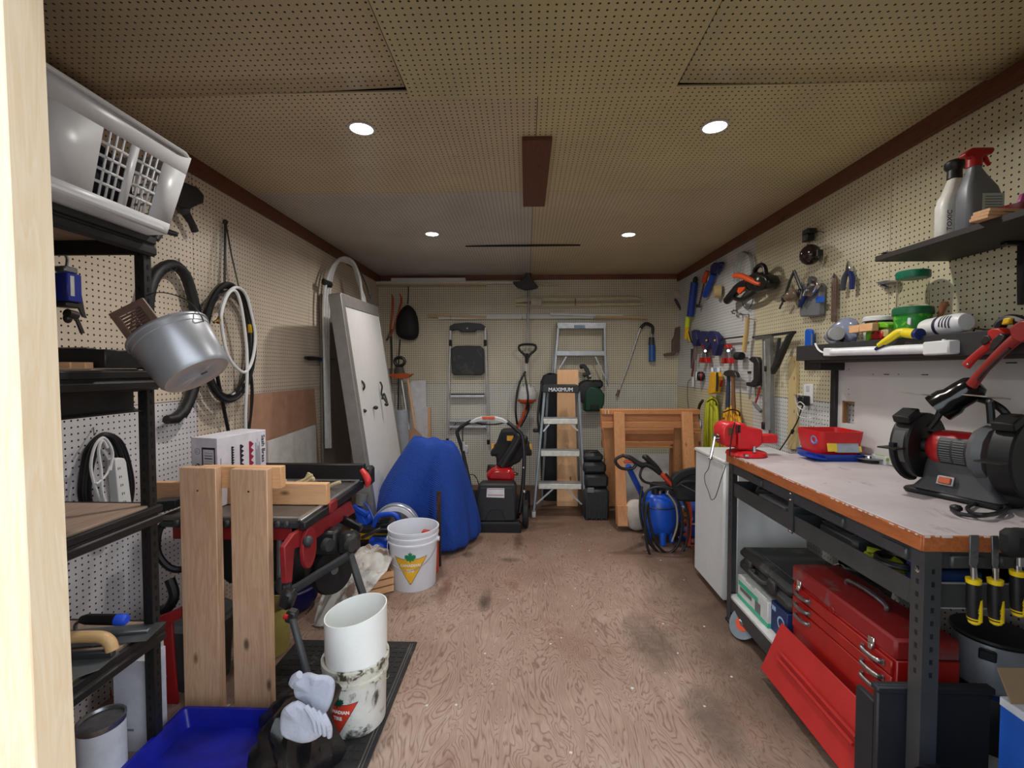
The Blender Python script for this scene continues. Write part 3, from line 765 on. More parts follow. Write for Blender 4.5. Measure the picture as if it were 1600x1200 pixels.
wp(t, 'wheel_hub', M('grey wheel rim', (130, 132, 136), .4), B().lathe([(.02, -.016), (.09, -.012), (.092, .012), (.02, .018), (0, .018)], 28, at(519, 890, y=2.08), (1, -.55, .1)))
wp(t, 'rear_leg', DGREY, B().tube([(-1.36, 1.9, .72), (-1.40, 1.9, .35), (-1.38, 1.88, 0)], .016, 8))
wp(t, 'rear_leg', DGREY, B().tube([(-1.36, 2.3, .72), (-1.40, 2.32, .3), (-1.38, 2.33, 0)], .016, 8))
wp(t, 'cable', BLK, B().tube(spl([at(262, 812, y=1.86), at(248, 830, y=1.82), at(246, 862, y=1.82), at(262, 885, y=1.83), at(282, 890, y=1.85), at(300, 880, y=1.9)]), .014, 8).tube(spl([at(265, 905, y=1.85), at(272, 930, y=1.84), at(262, 950, y=1.83), at(245, 955, y=1.83)]), .02, 8))
# board lying on the saw
solo('board', 'clean pine board lying on edge across the table saw', 'board', PINEX, B().box((0, 0, .047), (.90, .036, .094), bev=.002), (at(512, 790, y=1.98).x - .45, 1.99, .752))
t = Thing('twine', 'loose ends of pale twine lying on the table saw', 'twine', at(500, 748, z=.752), 'floor')
tw = B()
for pts in ([(462, 757), (470, 752), (478, 748), (483, 739)], [(464, 754), (474, 751), (484, 744), (488, 742)], [(470, 755), (480, 752), (488, 747), (490, 751)], [(510, 762), (522, 756), (532, 753)], [(440, 754), (444, 750), (447, 755)]):
    tw.tube(spl([t.Mi @ at(p[0], p[1], y=2.25 + .002 * i) for i, p in enumerate(pts)]), .009, 6)
t.part('strands', M('sisal twine', (196, 180, 140), .85, bump=.3), tw, kind='stuff')
# white carton with printed marks, on the saw behind the planks
an = math.degrees(math.atan2(.42, .12))
t = Thing('printed_carton', 'white cardboard carton printed with barcode and rows of black and crimson teeth', 'box', at(339, 770, y=1.92), 'back', rot=0)
WC = M('white print carton', (218, 214, 222), .6)
pA, pB, pC = t.L(298, 770, .0), t.L(339, 770, 0), None
# box built from its near upright edge: left face to the back left, right face along the saw
E = at(339, 685, y=1.92); E0 = E.copy(); E0.z = .752
Lf = at(298, 685, y=1.95); Rf = at(415, 671, y=2.26)
Lf = Vector((Lf.x, Lf.y, E.z)); Rf = Vector((at(415, 671, z=E.z).x, at(415, 671, z=E.z).y, E.z))
Bf = Lf + Rf - E
top = [E, Rf, Bf, Lf]; bot = [Vector((p.x, p.y, .752)) for p in top]
b = B(); b.add([t.Mi @ p for p in top + bot], [(0, 1, 2, 3), (4, 7, 6, 5), (0, 4, 5, 1), (1, 5, 6, 2), (2, 6, 7, 3), (3, 7, 4, 0)])
t.part('body', WC, b, bev=.002)
def face(o, u, v):    # marks: matrix with x along u, y along v
    x = (u - o).normalized(); y = (v - o).normalized(); z = x.cross(y).normalized(); y = z.cross(x)
    m = Matrix((x, y, z)).transposed().to_4x4(); m.translation = o
    return m
INK = M('black print', (28, 26, 40), .6); CRIM = M('crimson print', (150, 25, 60), .6); GINK = M('grey print on card', (140, 138, 150), .6)
FR = t.Mi @ face(E, Rf, Vector((E.x, E.y, 0))); wid = (Rf - E).length; hei = E.z - .752
FL = t.Mi @ face(Lf, E, Vector((Lf.x, Lf.y, 0))); wl_ = (E - Lf).length
def teeth(u0, uw, v0, v1, n):
    p = [(u0, v0), (u0 + uw * .35, v0)]
    for k in range(n):
        h = (v1 - v0) / n
        p += [(u0 + uw * .35, v0 + h * k), (u0 + uw, v0 + h * (k + .5)), (u0 + uw * .35, v0 + h * (k + 1))]
    return p + [(u0, v1)]
t.part('print_teeth', INK, B().prism([(a * wid, c * hei) for a, c in teeth(.26, .06, .16, .58, 11)], -.0012, -.0004, M=FR), smooth=False)
t.part('print_teeth', INK, B().prism([(a * wid, c * hei) for a, c in teeth(.43, .08, .16, .58, 6)], -.0012, -.0004, M=FR), smooth=False)
t.part('print_teeth', CRIM, B().prism([(a * wid, c * hei) for a, c in teeth(.62, .10, .14, .54, 4)], -.0012, -.0004, M=FR), smooth=False)
ln = B()
for k in range(9): ln.box((wid * (.76 + .013 * k), hei * (.42 + .06 * (k % 3)), -.0009), (.0014, hei * (.5 + .1 * (k % 2)), .0006), M=FR)
for u, v in ((.27, .66), (.31, .66), (.45, .66), (.50, .66), (.63, .62), (.67, .62), (.06, .3), (.08, .55), (.05, .75)):
    ln.box((wid * u, hei * (v + .08), -.0009), (.004, hei * .16, .0006), M=FR)
t.part('small_print', GINK, ln, kind='stuff')
ba = B().prism([(.42 * wl_, .14 * hei), (.92 * wl_, .14 * hei), (.92 * wl_, .70 * hei), (.42 * wl_, .70 * hei)], -.0012, -.0004, M=FL, hole=[(.46 * wl_, .17 * hei), (.88 * wl_, .17 * hei), (.88 * wl_, .67 * hei), (.46 * wl_, .67 * hei)])
for k in range(11): ba.box((.67 * wl_, hei * (.22 + .04 * k), -.0009), (.30 * wl_, .0012 + .0016 * ((k * 7) % 3), .0006), M=FL)
t.part('barcode', INK, ba, kind='stuff')
for k, v in enumerate((.20, .42, .63)):
    q = B()
    if k == 1:
        for a0 in (0, 120, 240): q.prism(circ(.013, 8, .25 * wl_, v * hei, a0 + 10, a0 + 95) + circ(.008, 8, .25 * wl_, v * hei, a0 + 10, a0 + 95)[::-1], -.0012, -.0004, M=FL)
    else:
        q.prism(circ(.014, 20, .25 * wl_, v * hei), -.0012, -.0004, M=FL, hole=circ(.0115, 20, .25 * wl_, v * hei))
        q.prism(circ(.006, 8, .25 * wl_, v * hei, 20, 300) + circ(.004, 8, .25 * wl_, v * hei, 20, 300)[::-1], -.0012, -.0004, M=FL)
    t.part('recycling_mark', INK if k else GINK, q, kind='stuff')
# the wording is too blurred to read beyond its two short bold words down the right edge
t.text('lettering', 'Sash Brass', .032, FR @ Matrix(((0, 1, 0, wid * .93), (1, 0, 0, hei * .30), (0, 0, -1, -.001), (0, 0, 0, 1))), INK, ext=.0002, bold=.0006)
# --- sheets against the left wall
t = solo('hardboard_sheet', 'brown hardboard sheet leaning on the left wall behind the table saw', 'sheet', M('brown hardboard', (164, 124, 100), .65),
     B().prism([at(388, 617, x=XL + .05).yz.to_tuple(), at(491, 607, x=XL + .05).yz.to_tuple(), (at(505, 740, x=XL + .05).y, .02), (at(388, 617, x=XL + .05).y, .02)], .045, .051), (XL, 0, 0), Matrix(((0, 0, 1), (1, 0, 0), (0, 1, 0))))
t = solo('white_offcut', 'white board offcut with slanting top in front of the brown hardboard', 'sheet', M('white melamine board', (205, 202, 196), .5),
     B().prism([at(417, 690, x=XL + .075).yz.to_tuple(), at(492, 664, x=XL + .075).yz.to_tuple(), (at(496, 740, x=XL + .075).y, .02), (at(417, 700, x=XL + .075).y, .02)], .066, .082), (XL, 0, 0), Matrix(((0, 0, 1), (1, 0, 0), (0, 1, 0))))
t = solo('fibre_board', 'tall grey fibreboard standing against the left wall behind the framed panel', 'sheet', M('grey brown fibreboard', (128, 116, 104), .7),
     B().prism([at(501, 459, x=XL + .03).yz.to_tuple(), at(545, 462, x=XL + .03).yz.to_tuple(), (at(545, 462, x=XL + .03).y, .01), (at(501, 459, x=XL + .03).y, .01)], .02, .036), (XL, 0, 0), Matrix(((0, 0, 1), (1, 0, 0), (0, 1, 0))))
# grip tool hung on the wall
t = Thing('hand_tool', 'black tool handle with blue band hung level on the left wall', 'tool', at(500, 561, x=XL), 'left')
t.part('handle', BLK, B().tube(t.P([(477, 559), (483, 560), (492, 560), (500, 561)], .03), [.012, .018, .016, .015], 10))
t.part('band', BLU, B().tube(t.P([(499, 561), (512, 562)], .03), [.0165, .0165], 10))
t.part('shaft', DSTEEL, B().tube(t.P([(512, 562), (522, 562)], .03), [.014, .012], 10))
# white pipe coil
t = Thing('pipe_coil', 'coil of white plastic pipe tied with black tape behind the framed panel', 'pipe', at(540, 470, y=3.95))
def cp(pts, d=0): return [t.Mi @ at(p[0], p[1], y=3.64 + (p[0] - 505) / 77 * .62 + d) for p in pts]
b = B()
for k in range(3):
    b.tube(spl(cp([(510 + 3 * k, 700), (507 + 3 * k, 560), (506 + 4 * k, 470), (513 + 3 * k, 430), (527 + k, 408), (540, 403 + 3 * k), (553, 411 + 3 * k), (562 - k, 436 + 3 * k), (566 + 2 * k, 470), (570 + 2 * k, 520), (572, 690)], .03 * k), 6), .013, 8)
t.part('loops', M('white pipe', (205, 204, 202), .4), b)
t.part('tape', BLK, B().tube(cp([(505, 440), (517, 445)], .0), .018, 8, flat=1.5))
solo('clear_tube', 'thin grey tube arching beside the white pipe coil', 'tube', GREYP, B().tube(spl([at(p[0], p[1], y=4.6) - at(575, 450, y=4.6) for p in [(563, 425), (572, 445), (578, 465), (581, 480), (582, 700)]], 5), .008, 6), at(575, 450, y=4.6))
# framed panel standing on end
t = Thing('framed_panel', 'tall white panel in grey aluminium frame standing on end with black cord hooks', 'panel', (0, 0, 0))
GF = M('grey aluminium frame', (150, 146, 142), .45, .5, var=.1)
# face corners (world): leans towards the left wall
y0, y1 = 3.25, 4.35
TL, TR = at(534, 463, y=y0), at(592, 484, y=y1)
BLc, BRc = at(577, 745, y=y0 - .0), at(634, 740, y=y1)
kz = (0.0 - TL.z) / (BLc.z - TL.z); BLc = TL + (BLc - TL) * kz
kz = (0.0 - TR.z) / (BRc.z - TR.z); BRc = TR + (BRc - TR) * kz
nrm = (TR - TL).cross(BLc - TL).normalized()
if nrm.x > 0: nrm = -nrm
back = [p + nrm * .085 for p in (TL, TR, BRc, BLc)]
def q3(u, v, d): return TL.lerp(TR, u).lerp(BLc.lerp(BRc, u), v) + nrm * d
def slab(b, u0, u1, v0, v1, d0, d1):
    vs = [q3(u, v, d) for d in (d0, d1) for (u, v) in ((u0, v0), (u1, v0), (u1, v1), (u0, v1))]
    b.add(vs, [(0, 1, 2, 3), (7, 6, 5, 4), (0, 4, 5, 1), (1, 5, 6, 2), (2, 6, 7, 3), (3, 7, 4, 0)])
    return b
wp(t, 'face', M('white laminate panel', (218, 216, 214), .35, var=.03), slab(B(), .04, .96, .03, .99, .006, .03))
fb = wp(t, 'frame_rail', GF, slab(B(), -.02, .05, -.01, 1, .0, .09), bev=.004)
wp(t, 'frame_rail', GF, slab(B(), .95, 1.0, -.01, 1, .0, .09), bev=.004)
wp(t, 'frame_rail', GF, slab(B(), 0, 1, -.015, .035, .0, .09), bev=.004)
def cord(pts): return B().tube(spl([at(p[0], p[1], y=p[2]) for p in pts], 5), .008, 6)
CB = BLK
wp(t, 'cord_hook', CB, cord([(558, 597, 3.45), (562, 594, 3.43), (568, 599, 3.43), (569, 606, 3.43), (563, 612, 3.45), (558, 604, 3.45), (562, 620, 3.42), (566, 640, 3.4)]).ball(at(568, 642, y=3.38), (.024, .016, .016)))
wp(t, 'cord_hook', CB, cord([(594, 597, 3.9), (597, 604, 3.88), (596, 616, 3.88), (602, 626, 3.86), (605, 630, 3.86), (600, 615, 3.88), (597, 624, 3.88)]).ball(at(604, 632, y=3.85), (.018, .015, .015)))
wp(t, 'cord_hook', CB, B().ball(at(587, 637, y=3.62), (.02, .016, .016)))
# ================================================================ back wall
YW = YB - .001
PALW = M('worn silver aluminium', (176, 178, 180), .38, .8, var=.15, scale=25)
SCUFF = M('paint splashed white tread', (205, 205, 196), .5, .2, var=.15, scale=30)
# step stool with seat hung on the back wall
t = Thing('step_stool', 'silver folding step stool with black seat hung high on the back wall', 'step stool', at(731, 600, y=YW), 'back')
for a in ((704, 512, 699, 688), (758, 512, 763, 690)):
    r_ = t.part('side_rail', M('bright satin aluminium', (225, 226, 230), .3, .6), B().tube(t.P([(a[0], a[1]), (a[2], a[3])], .06), .013, 8))
    t.part('foot', BLK, B().tube(t.P([(a[2], a[3] - 3), (a[2], a[3] + 4)], .06), .017, 8), parent=r_)
    t.part('sleeve', BLK, B().tube(t.P([(a[0] * .97 + a[2] * .03, 531), (a[0] * .95 + a[2] * .05, 541)], .06), .017, 8), parent=r_)
t.part('top_handle', BLK, B().prism(t.P2([(703, 517), (703, 510), (710, 506), (731, 504.5), (752, 506), (758, 510), (758, 516), (745, 515), (742, 519), (720, 519), (717, 515)], .04), .03, .075), bev=.006)
t.part('knob', STEEL, B().lathe([(.012, 0), (.013, .004), (.008, .008), (0, .008)], 14, t.L(730, 513, .075)))
t.part('seat', M('scuffed black seat plastic', (38, 38, 40), .55, col2=(62, 60, 60), scale=14), B().prism(t.P2([(706, 583), (705, 545), (712, 540.5), (731, 540), (750, 540.5), (756, 545), (757, 583), (752, 586), (710, 586)], .07), .055, .085), bev=.008)
for k, (yy, l, r) in enumerate(((618.5, 704.5, 757), (657, 702.5, 759), (666.5, 702, 760))):
    tr = t.part('step', M('ribbed aluminium tread', (210, 212, 216), .35, .5), B().bar(t.L(l, yy, .07), t.L(r, yy, .07), .03, .07 if k < 2 else .03, up=(0, 0, 1), bev=.004))
    if k == 0: t.part('tread_edge', DGREY, B().bar(t.L(l, yy - 3, .08), t.L(r, yy - 3, .08), .008, .07), parent=tr)
t.part('stay', BLK, B().tube(t.P([(703, 672), (713, 661)], .08), .004, 6))
t.part('stay', BLK, B().tube(t.P([(760, 672), (750, 661)], .08), .004, 6))
# aluminium ladder hung on the wall
t = Thing('step_ladder', 'worn bare aluminium step ladder hung high on the back wall', 'ladder', at(908, 550, y=YW), 'back')
t.part('top_step', PALW, B().prism(t.P2([(871, 514), (870, 504), (947, 504), (946, 514)], .12), .02, .16), bev=.004)
t.part('sticker', M('blue faded sticker', (130, 150, 180), .5), B().prism(t.P2([(897, 508), (914, 508), (914, 513), (897, 513)], .161), .1605, .162))
t.part('step', PALW, B().prism(t.P2([(868, 556), (869, 548), (945, 548), (945, 556)], .14), .02, .16), bev=.004)
for a in ((872, 512, 866, 588), (944, 512, 946, 594)):
    t.part('side_rail', PALW, B().bar(t.L(a[0], a[1], .13), t.L(a[2], a[3], .13), .025, .06, up=(0, 0, 1), bev=.003))
for a in ((872, 512, 858, 620), (943, 512, 950, 600)):
    t.part('rear_rail', PALW, B().bar(t.L(a[0], a[1], .03), t.L(a[2], a[3], .03), .02, .03, up=(0, 0, 1), bev=.003))
for a in ((885, 557, 868, 586), (930, 557, 945, 588)):
    t.part('brace', PALW, B().bar(t.L(a[0], a[1], .14), t.L(a[2], a[3], .14), .016, .006, up=(0, 0, 1)))
# trims lying on hooks under the ceiling
def stick(name, lab, cat, a, b_, h, mat, d0=.01, d1=.03, grp=None):
    t = Thing(name, lab, cat, at((a[0] + b_[0]) / 2, a[1], y=YW), 'back', group=grp, empty=False)
    hh = h / 2
    t.solo(mat, B().prism(t.P2([(a[0], a[1] - hh), (b_[0], b_[1] - hh), (b_[0], b_[1] + hh), (a[0], a[1] + hh)], d0), d0, d1), bev=.002)
    return t
WM = M('white painted moulding', (205, 203, 196), .5, var=.05)
PM = wood('raw pine moulding', (200, 170, 125), (180, 146, 100), 'x', .6, knots=False)
stick('moulding', 'wide white moulding under the back trim, topmost of the stored mouldings', 'moulding', (613, 438.5), (728, 438), 5.5, WM, .05, .10)
stick('moulding', 'thin white moulding reaching furthest to the corner, middle of the stored mouldings', 'moulding', (588, 442.5), (745, 442.5), 3.2, WM, .06, .11)
stick('moulding', 'raw wood moulding below the white ones at the top of the back wall', 'moulding', (590, 446), (760, 445.5), 3, PM, .04, .09)
stick('moulding', 'thin white moulding running behind the trimmer guard', 'moulding', (745, 442.5), (802, 442.5), 3.2, WM, .06, .11)
stick('moulding', 'faded cream strip continuing to the right of the trimmer guard', 'moulding', (804, 445.5), (872, 445.5), 3, M('faded cream strip', (190, 182, 140), .6), .0, .02)
def bundle(name, lab, cat, rows, mat, d=.03):
    xs = [p[0] for p in rows]; ys_ = [p[1] for p in rows]
    t = Thing(name, lab, cat, at(sum(xs) / len(xs), sum(ys_) / len(ys_), y=YW), 'back')
    return t
t = Thing('trim_bundle', 'bundle of long white trim strips lying on hooks across the back wall', 'trim', at(838, 494, y=YW), 'back')
for k, (a, b_) in enumerate((((680, 493.5), (900, 492)), ((690, 495), (965, 493)), ((685, 497), (985, 495.5)), ((668, 493), (760, 495.5)), ((860, 491), (975, 493.5)), ((930, 495), (1012, 496)))):
    t.part('strip', WM if k not in (3, 5) else PM, B().bar(t.L(*a, .02 + .008 * k), t.L(*b_, .02 + .008 * k), .026, .02, up=(0, 0, 1)))
for x in (704, 816, 928): t.part('hook', DSTEEL, B().tube(spl(t.P([(x, 490, .0), (x, 499, .03), (x, 498.5, .06), (x, 494, .075)])), .002, 6))
t = Thing('edging_coil', 'flat loop of cream plastic edging wrapped in clear film on the back wall', 'edging', at(905, 472, y=YW), 'back')
CRM = M('cream plastic edging', (198, 184, 150), .45)
b = B()
for k in range(3):
    b.tube(spl(t.P([(806, 468 + 2 * k, .03), (830, 466 + 2 * k, .04), (900, 466 + 1.5 * k, .04), (985, 465 + k, .04), (1000, 468, .04), (1002, 472, .04), (998, 476 - k, .04), (940, 477 - k, .04), (880, 478 - k, .04), (830, 478 - k, .04), (806, 477 - k, .04)]), 5), .012, 6)
t.part('loop', CRM, b)
t.part('paper_band', M('printed paper band', (190, 182, 170), .6), B().tube(t.P([(830, 472, .045), (846, 472, .045)]), .05, 10, flat=.6))
t.part('tie', DSTEEL, B().tube(t.P([(899, 466, .055), (899, 478, .055)]), .004, 6))
# string trimmer hung head up
t = Thing('string_trimmer', 'orange and white string trimmer hung upside down at the middle of the back wall', 'trimmer', at(823, 560, y=YW), 'back')
t.part('guard', M('dark brown guard plastic', (48, 34, 30), .45), B().prism(t.P2([(801, 441), (812, 440), (821, 433), (822, 420), (828, 420), (829, 433), (834, 440), (841, 449), (833, 452), (820, 453), (808, 449)], .1), .05, .13), bev=.006)
t.part('line_head', M('grey green head', (58, 60, 56), .5), B().lathe([(.03, 0), (.065, .01), (.068, .04), (.05, .06), (0, .062)], 20, t.L(826, 421, .06), (0, .1, 1)))
t.part('shaft', M('satin shaft', (170, 170, 172), .3, .9), B().tube(t.P([(827, 432, .08), (824, 520, .08), (823, 575, .08)]), .011, 10))
t.part('loop_handle', BLK, B().tube(spl(t.P([(822, 566), (821, 556), (812, 547), (811, 541), (816, 538.5), (824, 538), (833, 538.5), (837, 541), (836, 547), (826, 556), (824, 566)], .10), 5), .013, 8))
t.part('grip_sleeve', BLK, B().tube(t.P([(823.5, 552), (823, 568)], .085), .016, 8))
t.part('clamp', M('pale grey collar', (196, 192, 192), .5), B().tube(t.P([(823, 568), (822, 574), (823, 588)], .085), [.02, .018, .013], 10))
t.part('motor_housing', M('white trimmer housing', (205, 203, 200), .45), B().loft([[t.L(823 + a * r_, y_ + b_ * 1.5, .09 + .5 * 0) + Vector((0, 0, .07 * math.sin(an_) * (r_ / 16))) for an_ in [2 * math.pi * i / 16 for i in range(16)] for a, b_ in [(math.cos(an_), 0)]] for y_, r_ in ((600, 5), (604, 11), (612, 15), (622, 16), (624, 15))]))
t.part('vents', DGREY, B().box(t.L(818, 603, .125), (.006, .03, .02)).box(t.L(824, 603, .125), (.006, .03, .02)).box(t.L(829, 603, .125), (.006, .03, .02)), kind='stuff')
t.part('lower_cover', ORG, B().loft([[t.L(823 + math.cos(an_) * r_, y_, .09) + Vector((0, 0, .065 * math.sin(an_) * (r_ / 16))) for an_ in [2 * math.pi * i / 16 for i in range(16)]] for y_, r_ in ((624, 14.5), (627, 14), (630, 9), (631, 5))]))
t.part('rear_grip', ORG, B().tube(spl(t.P([(823, 629), (821, 640), (817, 652), (810, 664), (806, 671)], .09), 5), .016, 8))
t.part('grip_inlay', BLK, B().tube(spl(t.P([(826, 628), (825, 642), (820, 655), (813, 667)], .1), 5), .011, 8))
t.part('strap', BLK, B().tube(spl(t.P([(821, 580, .13), (812, 598, .15), (807, 620, .15), (806, 645, .15), (808, 663, .12)]), 6), .012, 6, flat=.3).tube(spl(t.P([(820, 586, .13), (823, 604, .16), (825, 622, .17), (822, 640, .14)]), 6), .010, 6, flat=.3))
# black bag on a hook
t = Thing('drawstring_bag', 'black drawstring bag hung from a hook near the left corner of the back wall', 'bag', at(636, 500, y=YW), 'back')
out = t.P2([(637, 474), (646, 480), (653, 493), (655, 515), (654, 526), (648, 532), (636, 532), (624, 529), (618, 522), (618, 505), (622, 488), (630, 479)], .06)
cx_ = sum(p[0] for p in out) / len(out); cy_ = sum(p[1] for p in out) / len(out)
rings = []
for z_, s_ in ((.0, .9), (.04, 1), (.09, .96), (.13, .75), (.15, .35)):
    rings.append([(cx_ + (p[0] - cx_) * s_, cy_ + (p[1] - cy_) * s_ - (1 - s_) * .05, z_) for p in out])
t.part('sack', M('black nylon', (16, 16, 18), .7, bump=.2), B().loft(rings), sub=1)
t.part('cord', BLK, B().tube(spl(t.P([(638, 448, .02), (638, 460, .05), (637, 475, .06)]), 4), .006, 6))
DORG = M('weathered orange plastic', (178, 78, 34), .55)
# garden shears and hedge tool in the left corner
t = Thing('garden_shears', 'long garden shears with orange handles hung point down in the back left corner', 'shears', at(612, 500, y=YW), 'back')
for pts in ([(612, 459), (614, 470), (613, 490), (611, 510), (609, 525)], [(624, 459), (627, 466), (626, 476), (622, 492), (616, 510), (611, 525)]):
    t.part('handle', DORG, B().tube(spl(t.P(pts, .05), 4), [.004, .013, .013, .011, .009], 8, flat=.6))
t.part('pivot', DSTEEL, B().cyl(t.L(609, 523, .03), t.L(609, 523, .06), .02).tube(t.P([(613, 515), (604, 532)], .05), .012, 8))
t.part('blade', DSTEEL, B().prism(t.P2([(610, 525), (613, 526), (614, 560), (612, 590)], .04), .04, .046))
t = Thing('edging_tool', 'orange footed edging tool with black ring grip standing in the back left corner', 'garden tool', at(624, 570, y=5.12), 'back')
t.part('ring', BLK, B().tube([t.L(624.5 + 8 * math.cos(R(a)), 565 - 6.5 * math.sin(R(a)), .02) for a in range(0, 360, 24)], .018, 8, closed=True))
t.part('neck', M('olive grey neck', (72, 66, 56), .6), B().loft([[t.L(624 + math.cos(a) * r_, y_, .0) + Vector((0, 0, .03 * math.sin(a))) for a in [2 * math.pi * i / 12 for i in range(12)]] for y_, r_ in ((569, 6), (576, 7), (584, 9))]))
t.part('foot_plate', DORG, B().prism(t.P2([(602, 582), (608, 585), (618, 584), (630, 583), (640, 585), (645, 584), (638, 590), (628, 592), (614, 590)], .03), -.04, .05), bev=.006)
t.part('shaft', M('satin shaft', (170, 170, 172), .3, .9), B().tube([t.L(627, 592, .0), t.L(642, 690, .1)], .014, 8))
t.part('shaft', PINEZ, B().tube([t.L(637, 592, .0), t.L(652, 694, .1)], .014, 8))
t.part('shaft', BLK, B().tube([t.L(625, 530, .0), t.L(623, 560, .0), t.L(622, 640, .05)], .008, 6))
t = Thing('white_box_sheet', 'stack of white offcut boards standing on the floor in the back left corner', 'board', (at(655, 600, y=5.2).x, 5.2, 0), 'back')
t.part('sheet', M('white board edge worn', (208, 206, 208), .5), B().prism(t.P2([(640, 596), (665, 594), (666, 636), (669, 640), (669, 765), (640, 765)]), -.02, -.005))
t.part('sheet', M('white board edge worn', (208, 206, 208), .5), B().prism(t.P2([(648, 637), (669, 636), (669, 765), (648, 765)]), .0, .015))
t.part('sheet', PINEZ, B().prism(t.P2([(669, 636), (673, 637), (673, 765), (669, 765)]), -.01, .02))
solo('plaster_piece', 'torn tan cardboard piece standing in the back left corner', 'cardboard', M('tan cardboard', (178, 142, 110), .7),
     B().prism([(p.x, p.z) for p in (at(634, 690, y=4.9), at(638, 672, y=4.9), (at(648, 669, y=4.9)), at(660, 681, y=4.9), at(655, 696, y=4.9), Vector((at(652, 700, y=4.9).x, 0, 0)), Vector((at(636, 700, y=4.9).x, 0, 0)))], 0, .01), (0, 4.9, 0), 'back')
solo('translucent_tube', 'grey translucent round tube leaning behind the framed panel in the corner', 'tube', M('cloudy grey plastic', (160, 164, 170), .3), B().lathe([(.07, 0), (.075, .9), (.078, .92), (.06, .925)], 18, (0, 0, 0), (-.05, 0, 1)), (at(628, 700, y=4.6).x, 4.72, 0))
solo('downpipe', 'grey metal length standing upright in the corner under the garden shears', 'pipe', STEEL, B().box((0, 0, .68), (.075, .06, 1.36), bev=.006), (at(606, 600, y=5.15).x, 5.15, 0))
# torch
t = Thing('propane_torch', 'propane torch with blue gas cylinder and long bent wand on the back wall', 'torch', at(1005, 550, y=YW), 'back')
t.part('cylinder', M('gas bottle blue', (36, 88, 160), .35), B().lathe([(.03, 0), (.037, .006), (.037, .17), (.03, .20), (.018, .215), (0, .216)], 20, t.L(1018.5, 565, .05), (0, 1, 0)))
t.part('collar', DGREY, B().tube(t.P([(1018, 539), (1018, 527)], .05), [.037, .03], 14))
t.part('valve', STEEL, B().tube(t.P([(1018, 530), (1018, 520)], .05), .013, 10))
t.part('grip', BLK, B().tube(spl(t.P([(1019, 522), (1020, 512), (1015, 507), (1008, 506), (1003, 510), (1001, 513)], .05), 5), .018, 10))
t.part('wand', PALW, B().tube(spl(t.P([(1001, 512), (990, 545), (980, 575), (967, 610)], .05), 4), .009, 8))
t.part('burner', M('heat browned burner', (110, 95, 75), .4, .8), B().tube(t.P([(967, 609), (964, 619)], .05), [.014, .016], 10))
t.part('hook', DSTEEL, B().tube(t.P([(992, 538, 0), (993, 541, .07)], 0), .003, 6))
# hand saws in the right corner
t = Thing('hand_saw', 'hand saw with pale blade and dark handle hung in the back right corner', 'saw', at(1058, 478, y=YW), 'back')
t.part('blade', M('pale saw blade', (196, 182, 168), .4, .3), B().prism(t.P2([(1041, 455), (1050, 453), (1062, 458), (1067, 464), (1068, 486), (1052, 476), (1043, 468)], .05), .05, .053))
t.part('handle', BLK, B().tube(t.P([(1054, 467), (1057, 471), (1064, 484), (1070, 494)], .07), [.012, .016, .011, .010], 8))
t = Thing('tenon_saw', 'brown hooked timber wedge hung in the back right corner', 'tool', at(1055, 533, y=YW), 'back')
t.part('body', wood('dark old timber', (112, 92, 80), (86, 68, 58), 'y', .6, knots=False), B().prism(t.P2([(1037, 553), (1050, 550), (1050, 533), (1054, 524), (1056, 512), (1062, 510), (1067, 515), (1066, 540), (1060, 548), (1053, 555), (1038, 556)], .05), .02, .07), bev=.005)
# ---------------------------------------------------------------- standing in front of the back wall
# front step ladder
t = Thing('step_ladder', 'grey step ladder with white treads standing in the middle before the back wall', 'ladder', (at(874, 700, y=4.25).x, 4.25, 0), 'back')
LGM = M('grey ladder rail', (120, 128, 134), .4, .4)
z_of = lambda py: (py - 600) / 208 * .16
for a in ((851, 612, 834, 800), (904, 612, 914, 803)):
    r_ = t.part('side_rail', LGM, B().bar(t.L(a[0], a[1], 0), t.L(a[2], a[3], .10), .022, .07, up=(0, 0, 1), bev=.003))
    t.part('foot', M('pale rubber foot', (190, 192, 190), .7), B().bar(t.L(a[2], a[3] - 2, .10), t.L(a[2], a[3] + 7, .10), .034, .075, up=(0, 0, 1), bev=.004), parent=r_)
for a in ((856, 612, 846, 800), (900, 612, 906, 803)):
    t.part('rear_rail', LGM, B().bar(t.L(a[0], a[1], -.06), Vector((t.L(a[2], a[3], -.2).x, .01, -.22)), .02, .03, up=(0, 0, 1), bev=.003))
cap = t.part('top_cap', M('black ladder cap', (28, 28, 30), .45), B().prism(t.P2([(848, 613), (849, 604), (852, 601), (902, 601), (905, 604), (905, 614)], .05), -.10, .06), bev=.005)
t.text('lettering', 'MAXIMUM', .048, Vector(t.L(876, 609, .061)), M('white cap lettering', (220, 220, 220), .5), parent=cap, bold=.001)
for yy, l, r, zz in ((658, 849, 902, .03), (708, 845, 905, .06), (759, 841, 908, .085)):
    st = t.part('step', SCUFF, B().box((t.L(l, yy, zz) + t.L(r, yy, zz)) / 2 + Vector((0, 0, -.01)), (t.L(r, yy, zz).x - t.L(l, yy, zz).x, .05, .08), bev=.004))
    t.part('tread_ribs', PALW, B().box((t.L(l, yy - 5, zz) + t.L(r, yy - 5, zz)) / 2 + Vector((0, .003, -.01)), (t.L(r, yy, zz).x - t.L(l, yy, zz).x, .004, .076)), parent=st)
for a in ((858, 663, 849, 674), (893, 663, 903, 673), (864, 764, 838, 787), (885, 764, 909, 788)):
    zz = .05 if a[1] < 700 else .10
    t.part('brace', PALW, B().bar(t.L(a[0], a[1], zz), t.L(a[2], a[3], zz), .014, .006, up=(0, 0, 1)))
